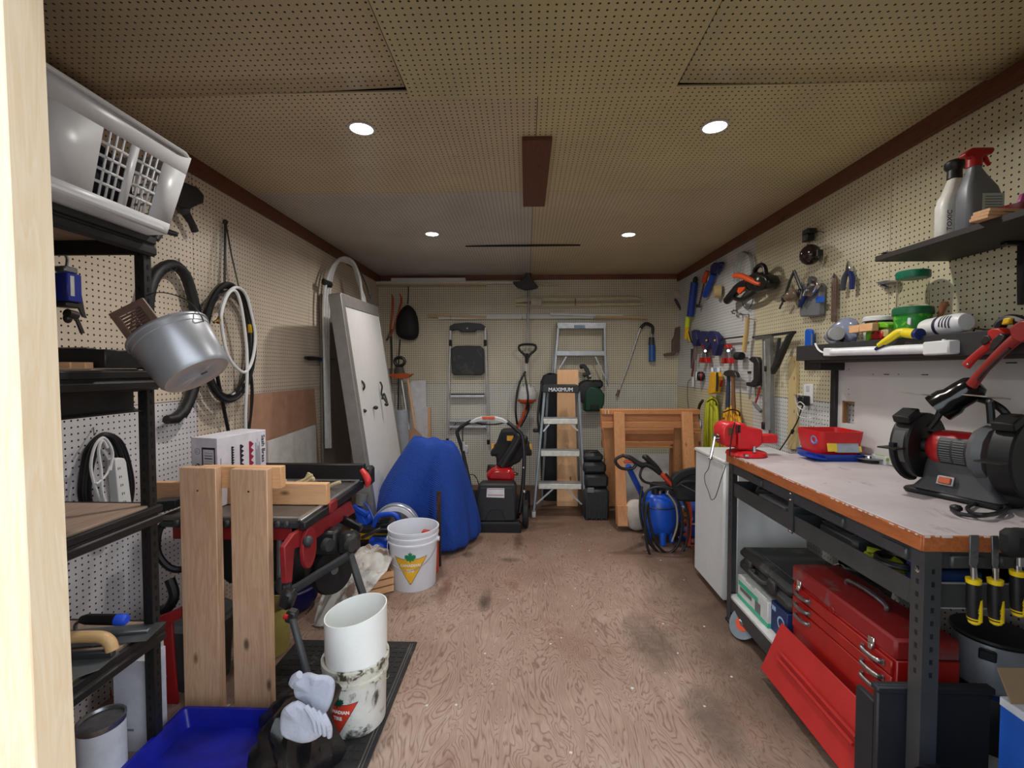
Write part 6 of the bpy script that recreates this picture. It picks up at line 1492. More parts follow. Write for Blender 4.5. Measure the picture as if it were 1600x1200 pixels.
hz1, hz0 = at(1326, 627, x=1.695).z, at(1326, 662, x=1.695).z
yl = at(1310, 600, x=1.695).y
BBM = M('off white painted board', (206, 204, 200), .5, var=.05, scale=3)
bb = B()
for q in ((hy1, yl, .905, 1.39), (hy0, hy1, .905, hz0), (hy0, hy1, hz1, 1.39), (1.0, hy0, .905, 1.39)): bb.v += ybox(*q).v; n_ = len(bb.v) - 8; bb.f += [[i + n_ for i in f] for f in ybox(*q).f]
wp(t, 'board', BBM, bb)
wp(t, 'hole_edge', M('raw brown hole edge', (140, 96, 60), .7), B().box((1.703, hy1 - .004, (hz0 + hz1) / 2), (.02, .012, hz1 - hz0)).box((1.703, (hy0 + hy1) / 2, hz1 - .003), (.02, hy1 - hy0, .006)))
wp(t, 'side_strip', BLKM, B().box((1.69, yl + .018, 1.14), (.03, .036, .50), bev=.002))
mk = B()
for (px_, py_, w_) in ((1385, 585, .03), (1445, 585.5, .03), (1580, 567, .035), (1369, 565, .006), (1326, 577, .004), (1326, 608, .004), (1326, 616, .004), (1364, 585, .004), (1404, 585, .004)):
    p_ = at(px_, py_, x=1.694); mk.box(p_, (.002, w_, .004))
wp(t, 'slot_marks', BLK, mk, kind='stuff')
t = Thing('tube_light', 'slim white tube light with white end caps hung along the front of the bench shelf', 'light', (1.515, 2.0, 1.42))
a_, b_ = at(1303, 550, x=1.512), at(1450, 545, x=1.512)
c_, d_ = at(1292, 550, x=1.512), at(1492, 542, x=1.512)
wp(t, 'tube', M('frosted tube', (232, 234, 238), .3), B().tube([a_, b_], .019, 12))
wp(t, 'end_cap', WHT, B().bar(c_, a_, .04, .04, bev=.004))
wp(t, 'end_cap', WHT, B().bar(b_, d_, .045, .05, bev=.005).cyl(at(1475, 534, x=1.512), at(1475, 530, x=1.512), .006))
wp(t, 'cord', WHT, B().tube(spl([at(1274, 537, x=1.53), at(1278, 545, x=1.52), at(1284, 550, x=1.514), at(1293, 552, x=1.512)], 5), .005, 6))
# things on the bench shelf (tray floor z = 1.419)
def ST(name, lab, cat, px, y_x, group=None, z=1.4795): 
    p = at(px, 530, x=y_x); return Thing(name, lab, cat, (p.x, p.y, z), 'right', group=group)
t = ST('plastic_bag', 'clear bluish plastic bag of parts at the far end of the bench shelf', 'bag', 1314, 1.64)
bgm = M('bluish clear film', (176, 184, 210), .2, Transmission_Weight=.5, var=.05)
t.part('film', bgm, B().grid(lambda u, v: ((.115 + .02 * noise.noise(Vector((3 * u, 5 * v, 2)))) * math.cos(6.283 * u) * math.sin(math.pi * v) ** .5, .055 - (.055 + .012 * math.sin(9 * u)) * math.cos(math.pi * v) + .02 * math.cos(6.283 * u) * v, .045 * math.sin(6.283 * u) * math.sin(math.pi * v) ** .5), 24, 12, wrap=True))
t.part('contents', M('black part in bag', (26, 26, 34), .5), B().box((.03, .035, .02), (.09, .05, .05), bev=.015))
t = ST('spool_can', 'small grey can lying at the far end of the bench shelf', 'can', 1307, 1.57)
t.part('can', LGREY, B().lathe([(.0, 0), (.034, 0), (.034, .05), (0, .05)], 20, (-.03, .05, 0), (1, 0, .2)))
t.part('label', GREYP, B().lathe([(.0345, .012), (.0345, .03)], 20, (-.03, .05, 0), (1, 0, .2), caps=False))
t = ST('pine_offcut', 'short pine offcut lying along the lip of the bench shelf', 'wood', 1347, 1.56)
t.part('block', PINEX, B().box((-.035, .06, 0), (.065, .035, .03), bev=.002))
t.part('block', PINEX, B().box((.04, .061, 0), (.08, .036, .03), bev=.002))
t = ST('filler_tub', 'white tub with black lettered band at the back of the bench shelf', 'tub', 1374, 1.67)
t.part('tub', WHT, B().lathe([(.0, 0), (.058, 0), (.064, .095), (.066, .1), (.066, .115), (.06, .12), (0, .12)], 26, (0, 0, 0), (0, 1, 0)))
bd = t.part('band', BLK, B().lathe([(.0640, .074), (.0655, .098)], 26, (0, 0, 0), (0, 1, 0), caps=False))
tx = t.text('lettering', 'SPACKLE', .017, (0, 0, 0), WHT, parent=bd, bold=.0006); tx.data.transform(Matrix.Identity(4)); wrap_obj(tx, .0655, .086); tx.data.transform(Matrix.Rotation(R(90), 4, 'X') @ Matrix.Identity(4) if False else Matrix(((1, 0, 0, 0), (0, 0, 1, 0), (0, -1, 0, 0), (0, 0, 0, 1)))); tx.data.transform(Matrix.Rotation(R(-35), 4, 'Y'))
t = ST('tape_dispenser', 'bright green tape dispenser with red foot on the bench shelf', 'dispenser', 1376, 1.60)
GT = M('bright lime green', (110, 180, 30), .4)
t.part('arch', GT, B().prism([(-.066, .0), (-.064, .04), (-.044, .068), (-.005, .082), (.04, .080), (.066, .068), (.066, .05), (.02, .056), (-.01, .052), (-.035, .036), (-.044, .0)], -.022, .022), bev=.005)
t.part('core', M('tan tape core', (196, 176, 120), .5), B().box((.028, .03, 0), (.06, .035, .03), bev=.004))
t.part('foot', RED, B().box((.0, .022, 0), (.07, .035, .04), bev=.005).prism([(-.004, .03), (.006, .09), (.016, .03)], .02, .026))
t = ST('green_tub', 'green grass patterned tub with dark green lid on the bench shelf', 'tub', 1425, 1.62)
t.part('tub', M('grass print green', (36, 140, 40), .45, col2=(120, 190, 50), scale=40), B().lathe([(0, 0), (.056, 0), (.064, .10)], 26, (0, 0, 0), (0, 1, 0)))
t.part('lid', M('dark green lid', (18, 96, 62), .4), B().lathe([(.069, .098), (.07, .104), (.068, .126), (.062, .13), (0, .13)], 26, (0, 0, 0), (0, 1, 0)))
t.part('white_label', WHT, B().prism([(.028, .06), (.05, .05), (.05, .08), (.026, .085)], .044, .05), bev=.002)
t = ST('clear_jar', 'tall clear plastic jar with green screw lid standing on the green tub', 'jar', 1424, 1.635, z=1.4795 + .131)
jm = NT('clear jar plastic'); jm.pr(.05, Transmission_Weight=1.0, IOR=1.08); jm.base(lin((240, 242, 238)))
t.part('jar', jm.m, B().lathe([(0, 0), (.050, 0), (.054, .006), (.054, .115), (.048, .128), (.046, .128), (.050, .113), (.051, .008), (0, .004)], 28, (0, 0, 0), (0, 1, 0), caps=False))
t.part('lid', M('jar lid green', (16, 110, 80), .4), B().lathe([(.056, .122), (.058, .126), (.058, .15), (.054, .154), (0, .154)], 28, (0, 0, 0), (0, 1, 0)))
t = ST('glue_gun', 'yellow caulk nozzle gun with navy tip lying over the shelf lip', 'glue gun', 1405, 1.545)
YG = M('clear yellow', (238, 214, 30), .4)
t.part('handle', YG, B().tube(spl(t.P([(1374, 540, .05), (1390, 529, .045), (1404, 520, .03), (1416, 518, .02)]), 4), [.012, .015, .017, .014], 12))
t.part('barrel', YG, B().tube(t.P([(1414, 520, .02), (1432, 522, .02)]), [.019, .02], 14))
t.part('tip', DBLU, B().tube(t.P([(1382, 536, .048), (1374, 542, .05), (1368, 546, .052)]), [.011, .009, .006], 10).cyl(t.L(1432, 522, .02), t.L(1438, 522, .02), .022))
t = ST('sealant_tube', 'white tube with lettering lying on its side on the bench shelf', 'tube', 1476, 1.60)
sb = t.part('tube', WHT, B().lathe([(0, -.085), (.034, -.085), (.037, -.07), (.037, .03), (.036, .07), (.03, .085), (0, .086)], 24, (0, .038, 0), (1, .06, 0)))
t.part('band', M('violet black print', (34, 26, 60), .5), B().lathe([(.0374, -.018), (.0374, -.004)], 24, (0, .038, 0), (1, .06, 0), caps=False), parent=sb)
for k in range(4):
    t.part('print', M('violet black print', (34, 26, 60), .5), B().grid(lambda u, v: (.012 + .013 * k + .006 * u, .038 + .001 * k + .0378 * math.sin(R(-10 - 6 * k + 75 * v)), .0378 * math.cos(R(-10 - 6 * k + 75 * v))), 1, 10), parent=sb)
t = ST('brush', 'paint brush standing handle up behind the white tube', 'brush', 1470, 1.68)
t.part('handle', wood('brush handle', (176, 116, 82), (150, 94, 62), 'y', .4, knots=False), B().tube(spl(t.P([(1466, 505), (1470, 490), (1476, 474), (1477, 471)]), 4), [.008, .010, .014, .008], 10))
t.part('bristles', M('pale bristles', (200, 186, 160), .9), B().tube(t.P([(1466, 504), (1463, 520)]), [.012, .02], 10, flat=.5))
t = ST('loose_bits', 'few loose rusty screws and wire at the near end of the bench shelf', 'hardware', 1527, 1.65, z=1.4795)
t.part('bits', DSTEEL, B().tube([(-.02, .0, 0), (.0, .02, .01), (.03, .012, 0)], .003, 6).box((.04, .01, .0), (.03, .008, .01)), kind='stuff')
# pipe wrenches
t = RT('pipe_wrench', 'smaller red pipe wrench hung over the bench shelf, its handle tip low left', 'wrench', 1540, 545, 'red pipe wrenches above the grinder')
RW = M('wrench red', (170, 34, 30), .4, var=.15)
ZW = .235
t.part('handle', RW, B().tube(spl(t.P([(1510, 571, ZW), (1525, 556, ZW), (1544, 541, ZW), (1556, 531, ZW)]), 4), [.016, .013, .014, .016], 10, flat=.7))
t.part('hook_jaw', RW, B().prism(t.P2([(1549, 517), (1556, 513), (1568, 512), (1576, 520), (1574, 528), (1562, 534), (1556, 540), (1549, 532)], ZW), ZW - .015, ZW + .015), bev=.005)
t.part('heel_jaw', DSTEEL, B().prism(t.P2([(1540, 532), (1546, 524), (1553, 524), (1558, 530), (1550, 536), (1542, 540)], ZW), ZW - .012, ZW + .018), bev=.003)
t.part('eye', CHROME, B().ball(t.L(1512, 569, ZW + .014), .004))
t = RT('pipe_wrench', 'larger dark red pipe wrench slanting down over the lamp shade', 'wrench', 1570, 570, 'red pipe wrenches above the grinder')
RW2 = M('old wrench red', (140, 34, 30), .45, var=.2)
t.part('handle', RW2, B().tube(spl(t.P([(1518, 602, ZW + .03), (1540, 575, ZW + .03), (1570, 545, ZW + .03), (1600, 520, ZW + .03), (1616, 505, ZW + .03)]), 4), [.018, .015, .017, .019, .022], 10, flat=.7))
t.part('groove', DSTEEL, B().tube(spl(t.P([(1528, 594, ZW + .05), (1545, 575, ZW + .052), (1578, 544, ZW + .052)]), 4), .005, 6))
t.part('collar', DSTEEL, B().prism(t.P2([(1553, 545), (1560, 530), (1572, 520), (1580, 524), (1574, 536), (1562, 548)], ZW), ZW - .005, ZW + .02), bev=.004)
t.part('head', RW2, B().prism(t.P2([(1586, 512), (1604, 500), (1622, 500), (1622, 530), (1604, 536), (1590, 530)], ZW + .03), ZW, ZW + .05), bev=.006)
t = RT('black_clamp', 'black and yellow clamp jaw just above the red pipe wrenches', 'clamp', 1583, 510)
t.part('body', BLK, B().tube(spl(t.P([(1561, 512, .2), (1566, 504, .2), (1576, 499, .2), (1590, 500, .2), (1606, 506, .2)]), 4), .016, 8))
t.part('pad', YEL, B().prism(t.P2([(1576, 508), (1580, 497), (1592, 496), (1588, 506)], .2), .195, .225), bev=.004)
# ---------------------------------------------------------------- high shelf with bottles
t = Thing('wall_shelf', 'dark brown wall shelf on black brackets high on the right wall', 'shelf', (1.58, 1.4, 1.80))
DBR = M('dark brown shelf board', (36, 26, 23), .6, var=.15)
wp(t, 'board', DBR, B().box((1.586, 1.43, 1.804), (.296, 1.04, .022), bev=.002))
for yb in (at(1585, 400, x=1.70).y, 1.05):
    br = B().prism([(yb - .012, 1.79), (yb + .012, 1.79), (yb + .011, 1.70), (yb + .005, 1.575), (yb - .005, 1.575), (yb - .011, 1.70)], 1.720, 1.733, M=Matrix(((0, 0, 1, 0), (1, 0, 0, 0), (0, 1, 0, 0), (0, 0, 0, 1)))).box((1.69, yb, 1.787), (.06, .024, .012), bev=.003)
    wp(t, 'bracket', M('glossy black bracket', (20, 16, 22), .3), br)
wp(t, 'clip', CHROME, B().box((1.45, 1.90, 1.818), (.03, .03, .004)))
ZT = 1.8155
t = Thing('cleaner_bottle', 'white bottle with handwritten TOXIC and black cap on the high shelf', 'bottle', (1.53, at(1483, 340, x=1.53).y, ZT))
bw = t.part('bottle', M('milky white plastic', (222, 220, 212), .4, Subsurface_Weight=.1), B().loft([[(p[0], p[1], z_) for p in rrect(w_, d_, min(w_, d_) * .38, 5, cx=ox)] for z_, w_, d_, ox in ((0, .07, .055, 0), (.005, .076, .06, 0), (.12, .078, .06, 0), (.15, .07, .056, .003), (.165, .058, .05, .007), (.21, .04, .04, .014), (.222, .034, .034, .015))]))
t.part('cap', BLK, B().lathe([(.018, .218), (.022, .222), (.021, .25), (.03, .262), (.03, .278), (.022, .286), (0, .287)], 20, (.015, 0, 0)))
mt = Matrix(((0, 1, 0, 0), (0, 0, -1, 0), (-1, 0, 0, 0), (0, 0, 0, 1)))
t.text('lettering', 'TOXIC', .024, Matrix.Translation((-.024, -.0300, .065)) @ Matrix(((0, 1, 0, 0), (0, 0, -1, 0), (-1, 0, 0, 0), (0, 0, 0, 1))) @ Matrix.Rotation(R(180), 4, 'Z'), M('marker ink', (40, 38, 50), .6), parent=bw)
t = Thing('spray_bottle', 'grey spray bottle with red trigger and pale label on the high shelf', 'bottle', (1.545, at(1529, 330, x=1.545).y, ZT))
sg = t.part('bottle', M('grey bottle plastic', (110, 112, 116), .4), B().loft([[(p[0], p[1], z_) for p in rrect(w_, d_, min(w_, d_) * .3, 5, cx=ox)] for z_, w_, d_, ox in ((0, .11, .06, 0), (.006, .116, .066, 0), (.11, .118, .066, 0), (.15, .10, .06, -.006), (.19, .055, .046, -.016), (.215, .034, .034, -.02), (.225, .034, .034, -.02))]))
t.part('label', M('pale green label', (188, 196, 180), .5), B().box((.015, -.0338, .07), (.07, .0015, .105)))
lb = B()
for k in range(9): lb.box((.015, -.0348, .04 + .009 * k), (.055, .0006, .0028))
t.part('label_print', GREYP, lb, kind='stuff')
t.part('collar', RED, B().cyl((-.02, 0, .222), (-.02, 0, .25), .021))
t.part('trigger_head', RED, B().prism([(-.062, .256), (-.06, .268), (-.035, .284), (.03, .284), (.036, .276), (.028, .262), (.0, .256), (-.004, .245), (-.036, .245), (-.04, .256)], -.014, .014, M=Matrix(((1, 0, 0, 0), (0, 0, 1, 0), (0, 1, 0, 0), (0, 0, 0, 1)))), bev=.004)
t.part('trigger', RED, B().tube(spl([(.008, 0, .262), (.016, 0, .25), (.03, 0, .228)], 4), [.008, .008, .005], 8))
for k in range(3):
    solo('wood_shim', ('lowest' if k == 0 else 'middle' if k == 1 else 'topmost') + ' of the thin pine shims stacked by the grey spray bottle', 'wood', PINEX, B().box((0, 0, .005), (.13, .05, .0095), bev=.001), (1.475 + .004 * k, at(1555, 330, x=1.475).y - .004 * k, ZT + .0101 * k), rot=12 - 3 * k, group='pine shims on the high shelf')
t = Thing('dish', 'dark red dish holding a pink bow shaped piece on the high shelf', 'dish', (1.585, at(1592, 315, x=1.585).y, ZT + .0))
t.part('dish', M('dark red enamel', (120, 16, 30), .35), B().lathe([(0, .002), (.05, .0), (.065, .04), (.067, .055), (.063, .055), (.048, .006), (0, .005)], 28, caps=False))
t.part('pink_piece', M('translucent pink', (190, 90, 150), .3), B().prism([(-.04, .0), (-.012, .012), (-.006, .035), (0, .04), (.006, .03), (.016, .012), (.03, .0)], -.006, .006, M=Matrix.Translation((-.02, -.03, .05)) @ Matrix(((1, 0, 0, 0), (0, 0, -1, 0), (0, 1, 0, 0), (0, 0, 0, 1)))), bev=.002)
# ================================================================ workbench
BX0, BX1, BY0, BY1 = 1.077, 1.73, 1.263, 2.478
t = Thing('workbench', 'dark grey steel workbench with stained pale top and orange wooden edge along the right wall', 'workbench', (1.4, 1.87, 0))
def top_mat():
    t_ = NT('stained bench top'); t_.pr(.5)
    v = t_.coord(); n1 = t_.noise(v, 5, 5, .6)
    c = t_.ramp(n1, [(.3, lin((186, 176, 178))), (.7, lin((204, 196, 196)))])
    n2 = t_.noise(t_.coord((9, 2.6, 1)), 1.6, 5, .65, .4)
    c = t_.mix(t_.ramp(n2, [(.60, (0, 0, 0, 1)), (.72, (.7, .7, .7, 1))]), c, lin((112, 84, 80)))
    n3 = t_.noise(v, 24, 3, .6)
    c = t_.mix(t_.ramp(n3, [(.70, (0, 0, 0, 1)), (.76, (.8, .8, .8, 1))]), c, lin((80, 66, 62)))
    t_.base(c); return t_.m
EDG = wood('orange bench edge', (186, 108, 56), (150, 80, 40), 'y', .55, .5, False)
wp(t, 'top', top_mat(), B().box(((BX0 + BX1) / 2 + .003, (BY0 + BY1) / 2, .879), (BX1 - BX0 - .006, BY1 - BY0 - .004, .042), bev=.002))
wp(t, 'front_edge', EDG, B().box((BX0 + .0, (BY0 + BY1) / 2, .877), (.008, BY1 - BY0, .044), bev=.002))
wp(t, 'end_edge', EDG, B().box(((BX0 + BX1) / 2, BY0, .877), (BX1 - BX0, .008, .044), bev=.002))
ch = B()
for k in range(46):
    if random.random() < .7: ch.box((BX0 - .0035, BY0 + .02 + .026 * k + random.uniform(-.008, .008), .898 - random.uniform(0, .002)), (.003, random.uniform(.006, .024), random.uniform(.002, .005)))
for k in range(26):
    if random.random() < .9: ch.box((BX0 + .01 + .026 * k, BY0 - .0035, .898 - random.uniform(0, .002)), (random.uniform(.01, .028), .003, random.uniform(.003, .008)))
wp(t, 'chipped_rim', M('chipped pale laminate', (206, 198, 192), .6), ch, kind='stuff')
BM = M('dark grey bench steel', (58, 59, 60), .42, var=.15)
for (x, y, s_, lab) in ((BX0 + .008, BY0 + .02, -1, 0), (BX0 + .008, BY1 - .035, 1, 0), (BX1 - .02, BY0 + .02, -1, 0), (BX1 - .02, BY1 - .035, 1, 0)):
    sx = 1 if x < 1.4 else -1
    lg = wp(t, 'leg', BM, B().box((x, y, .432), (.003, .044, .852)).box((x + sx * .022, y + s_ * .02, .432), (.044, .003, .852)))
    q = B()
    for k in range(9): q.box((x - sx * .0018, y, .80 - .036 * k), (.001, .008, .014)).box((x + sx * .022, y + s_ * .0218, .80 - .036 * k), (.008, .001, .014))
    wp(t, 'keyhole_slots', BLK, q, parent=lg, kind='stuff')
    wp(t, 'foot', BLK, B().box((x + sx * .016, y, .008), (.05, .05, .016), bev=.004), parent=lg)
for x in (BX0 + .012, BX1 - .02): wp(t, 'apron_rail', BM, B().box((x, (BY0 + BY1) / 2, .830), (.004, BY1 - BY0 - .03, .05)).box((x + .012, (BY0 + BY1) / 2, .806), (.024, BY1 - BY0 - .03, .003)))
for y in (BY0 + .012, BY1 - .02): wp(t, 'end_rail', BM, B().box(((BX0 + BX1) / 2, y, .830), (BX1 - BX0 - .04, .004, .05)))
for (ya, yb) in ((BY0 + .03, 1.885), (1.9, BY1 - .03)):
    wp(t, 'tray', BM, B().box((BX0 + .016, (ya + yb) / 2, .72), (.004, yb - ya, .07)).box((BX1 - .05, (ya + yb) / 2, .72), (.004, yb - ya, .07)).box(((BX0 + BX1) / 2, ya, .72), (BX1 - BX0 - .07, .004, .07)).box(((BX0 + BX1) / 2, yb, .72), (BX1 - BX0 - .07, .004, .07)).box(((BX0 + BX1) / 2, (ya + yb) / 2, .687), (BX1 - BX0 - .07, yb - ya, .003)))
PALE_E = M('worn pale steel edge', (146, 144, 142), .45)
wp(t, 'tray_rim', PALE_E, B().box(((BX0 + BX1) / 2, BY0 + .028, .756), (BX1 - BX0 - .07, .006, .003)))
wp(t, 'tray_rim', PALE_E, B().box(((BX0 + BX1) / 2, BY0 + .028, .686), (BX1 - BX0 - .07, .006, .003)))
wp(t, 'hanger_strap', BM, B().box((BX0 + .009, 1.893, .76), (.004, .03, .16)))
wp(t, 'bolt', CHROME, B().ball((BX0 + .006, 1.893, .842), .005).ball((BX0 + .006, 1.893, .816), .005).ball((BX0 + .008, BY0 + .022, .795), (.003, .009, .009)).ball((BX0 + .006, 1.893, .686), (.004, .014, .004)), kind='stuff')
for y in (2.16, 1.62, 1.36):
    wp(t, 'pull_handle', BM, B().box((BX0 + .006, y, .826), (.014, .09, .034), bev=.004).box((BX0 - .001, y, .842), (.006, .086, .003)))
for x in (1.20, 1.33): wp(t, 'pull_handle', BM, B().box((x, BY0 + .004, .826), (.09, .014, .034), bev=.004))
wp(t, 'lower_shelf', M('white lower shelf', (206, 204, 202), .5), B().box(((BX0 + BX1) / 2, (BY0 + BY1) / 2, .142), (BX1 - BX0 - .02, BY1 - BY0 - .06, .012)))
for x in (BX0 + .012, BX1 - .02): wp(t, 'shelf_rail', BM, B().box((x, (BY0 + BY1) / 2, .103), (.004, BY1 - BY0 - .03, .082)).box((x + .01, (BY0 + BY1) / 2, .063), (.02, BY1 - BY0 - .03, .003)))
for y in (BY0 + .012, BY1 - .02): wp(t, 'shelf_rail', BM, B().box(((BX0 + BX1) / 2, y, .103), (BX1 - BX0 - .04, .004, .082)))
# tray contents
ZTR = .690
solo('sanding_sheet', 'grey flat sheet lying in the far tray of the bench', 'sheet', GREYP, B().box((0, 0, .03), (.25, .22, .058), bev=.003), (1.25, 2.12, ZTR))
solo('tool_roll', 'dark crumpled roll in the far end of the bench tray', 'roll', BLK, B().tube(spl([(-.05, -.08, .04), (0, 0, .045), (.06, .08, .04)]), .035, 10), (1.2, 2.33, ZTR))
t = Thing('sander', 'grey power tool body with a silver side lying in the near bench tray', 'tool', (1.2, 1.72, ZTR))
t.part('body', DGREY, B().box((0, 0, .035), (.1, .2, .065), bev=.015)); t.part('plate', STEEL, B().box((-.02, .0, .07), (.06, .16, .004), bev=.001))
t = Thing('cord_bundle', 'lime and black looped cords spilling in the near bench tray', 'cord', (1.22, 1.5, ZTR))
t.part('lime_loops', M('lime cord', (176, 184, 40), .5), B().tube(spl([(-.06 + .03 * math.cos(k * 1.1), -.0 + .07 * math.sin(k * 1.1), .014 + .0028 * k) for k in range(14)], 5), .010, 6))
t.part('black_loops', BLK, B().tube(spl([(-.06 + .05 * math.cos(k * 1.2 + 1), -.05 + .06 * math.sin(k * 1.2 + 1), .052 + .002 * k) for k in range(12)], 5), .006, 6))
solo('blue_case', 'small dark blue case at the near end of the bench tray', 'case', M('dark blue case', (26, 50, 96), .5), B().box((0, 0, .045), (.14, .1, .088), bev=.008), (1.22, 1.36, ZTR))
# lower shelf contents
t = Thing('tool_chest', 'red steel tool chest with dropped front panel on the lower shelf of the bench', 'tool chest', (1.25, 1.70, .149))
RC = M('tool chest red', (164, 26, 22), .35, var=.12); RCD = M('dusty tool chest red', (140, 28, 28), .55, col2=(126, 74, 72), scale=6, thr=.5)
TX0, TX1, TY0, TY1, TZ = 1.146, 1.345, 1.43, 1.98, .512
TZ0 = .149
wp(t, 'body', RC, B().box(((TX0 + TX1) / 2 + .004, (TY0 + TY1) / 2, (TZ0 + TZ - .07) / 2), (TX1 - TX0 - .008, TY1 - TY0, TZ - .07 - TZ0), bev=.003))
wp(t, 'lid', RCD, B().box(((TX0 + TX1) / 2, (TY0 + TY1) / 2, TZ - .034), (TX1 - TX0, TY1 - TY0 + .004, .068), bev=.008))
zs = [TZ - .074, TZ - .124, TZ - .168, TZ - .262]
for k in range(3):
    z1, z0 = zs[k] - .003, zs[k + 1] + .001
    dr = wp(t, 'drawer', RC, B().box((TX0 + .004, (TY0 + TY1) / 2, (z0 + z1) / 2), (.012, TY1 - TY0 - .02, z1 - z0), bev=.003))
    for y in (TY0 + .085, TY1 - .085):
        zc = z1 - .022
        wp(t, 'handle', STEEL, B().tube(spl([(TX0 - .002, y - .042, zc), (TX0 - .016, y - .034, zc), (TX0 - .017, y, zc - .003), (TX0 - .016, y + .034, zc), (TX0 - .002, y + .042, zc)], 4), .006, 8, flat=1.3).box((TX0 - .003, y - .044, zc), (.004, .014, .018)).box((TX0 - .003, y + .044, zc), (.004, .014, .018)), parent=dr)
for y in (TY0 + .09, TY1 - .06):
    wp(t, 'latch', CHROME, B().box((TX0 - .004, y, TZ - .06), (.008, .026, .034), bev=.002).box((TX0 - .008, y, TZ - .075), (.006, .018, .022), bev=.002))
wp(t, 'lock_ring', RC, B().tube([(TX0 - .003, 1.72 + .012 * math.cos(R(a)), TZ - .06 + .012 * math.sin(R(a))) for a in range(0, 360, 30)], .0015, 5, closed=True))
wp(t, 'carry_handle', STEEL, B().tube(spl([(1.25, 1.80, TZ + .002), (1.25, 1.785, TZ + .02), (1.25, 1.70, TZ + .028), (1.25, 1.61, TZ + .02), (1.25, 1.60, TZ + .002)], 5), .008, 8))
PNL = M('scuffed red panel', (176, 40, 36), .5, col2=(118, 60, 58), scale=10, thr=.62)
pb = B().bar((1.116, (TY0 + TY1) / 2, .245), (1.03, (TY0 + TY1) / 2, .040), TY1 - TY0 + .03, .008, up=(1, 0, .4), bev=.002)
wp(t, 'drop_front', PNL, pb)
for k in (0, 1): wp(t, 'pressed_rib', PNL, B().tube([(1.072 - .010 * k - .008, TY0 + .04, .165 - .024 * k), (1.072 - .010 * k - .008, (TY0 + TY1) / 2, .165 - .024 * k), (1.072 - .010 * k - .008, TY1 - .06, .165 - .024 * k)], .006, 6))
t = Thing('drill_case', 'dusty black moulded tool case lying on cartons on the lower bench shelf', 'case', (1.32, 2.21, .149))
DC = M('dusty black case', (44, 43, 43), .6, col2=(84, 80, 78), scale=9, thr=.55)
cs_ = [at(1150, 846, x=1.13), at(1240, 890, x=1.13)]
wp(t, 'shell', DC, B().box((1.31, 2.21, .385), (.36, .46, .055), bev=.02)); wp(t, 'shell', DC, B().box((1.31, 2.21, .322), (.36, .46, .065), bev=.02))
wp(t, 'label_panel', BLK, B().box((1.30, 2.16, .4135), (.22, .28, .003), bev=.001)); wp(t, 'label_edge', STEEL, B().box((1.19, 2.16, .415), (.003, .28, .002)).box((1.30, 2.025, .415), (.22, .003, .002)))
for y in (2.10, 2.32): wp(t, 'latch', DC, B().box((1.127, y, .355), (.02, .06, .06), bev=.006))
wp(t, 'grip', DC, B().tube(spl([(1.13, 2.14, .35), (1.105, 2.15, .35), (1.105, 2.26, .35), (1.13, 2.27, .35)], 4), .012, 8))
t = Thing('glove_box', 'white and green carton at the far end of the lower bench shelf', 'box', (1.17, 2.27, .149))
GB = M('white green carton', (206, 208, 204), .55)
t.part('carton', GB, B().box((.0, .0, .06), (.10, .30, .12), bev=.002))
t.part('green_band', M('mint green print', (60, 176, 140), .55), B().box((-.0505, 0, .012), (.002, .30, .02)).box((-.0505, 0.04, .085), (.002, .2, .022)).box((0, -.1505, .012), (.10, .002, .02)))
t.part('print', GREYP, B().box((-.0515, .06, .06), (.001, .12, .02)).box((-.0515, -.06, .05), (.001, .05, .05)).box((-.03, -.1508, .1), (.012, .001, .012)), kind='stuff')
t = Thing('blue_carton', 'dark blue printed carton between the white carton and the red tool chest', 'box', (1.20, 2.055, .149))
t.part('carton', M('navy print carton', (24, 44, 92), .5), B().box((0, 0, .068), (.13, .13, .136), bev=.002))
t.part('print', M('pale blue print', (150, 180, 214), .5), B().prism(circ(.03, 16, 0, 0, 20, 300) + circ(.022, 16, 0, 0, 20, 300)[::-1], 0, .001, M=Matrix.Translation((-.066, -.02, .07)) @ Matrix(((0, 0, -1, 0), (-1, 0, 0, 0), (0, 1, 0, 0), (0, 0, 0, 1)))).box((-.066, .04, .11), (.001, .03, .02)), kind='stuff')
t = Thing('angle_sander', 'dusty grey power tool lying behind the red chest on the lower shelf', 'tool', (1.55, 2.10, .149))
t.part('body', STEEL, B().tube(spl([(-.04, .10, .23), (0, .04, .22), (.04, -.06, .20)], 4), [.03, .045, .04], 12)); t.part('grip', DGREY, B().tube([(.03, -.04, .2), (.0, -.14, .16)], .025, 10)); t.part('support', DGREY, B().box((.02, -.02, .085), (.12, .2, .17), bev=.01)); t.part('lens', CHROME, B().ball((-.05, .11, .24), .03))
# under and in front of the bench
t = Thing('grinding_disc', 'grey grinding disc with orange centre on the floor by the far bench leg', 'disc', (at(1163, 974, z=.07).x + .02, at(1163, 974, z=.07).y, -.013), 'floor')
ld = B().lathe([(.011, 0), (.082, 0), (.082, .004), (.011, .004)], 36, (-.02, 0, .085), (-.75, -.25, .6))
t.part('disc', M('grey abrasive', (112, 122, 130), .7), ld)
t.part('centre_label', M('orange label', (204, 74, 44), .5), B().lathe([(.013, .0), (.044, .0), (.044, .0012), (.013, .0012)], 28, Vector((-.02, 0, .085)) + Vector((-.75, -.25, .6)).normalized() * .0045, (-.75, -.25, .6)))
t.part('flange', STEEL, B().lathe([(.008, 0), (.02, 0), (.018, .006), (.008, .008)], 16, Vector((-.02, 0, .085)) + Vector((-.75, -.25, .6)).normalized() * .006, (-.75, -.25, .6)).box(Vector((-.02, 0, .085)) + Vector((-.75, -.25, .6)).normalized() * .012, (.008, .04, .006), rot=(0, -40, 20)))
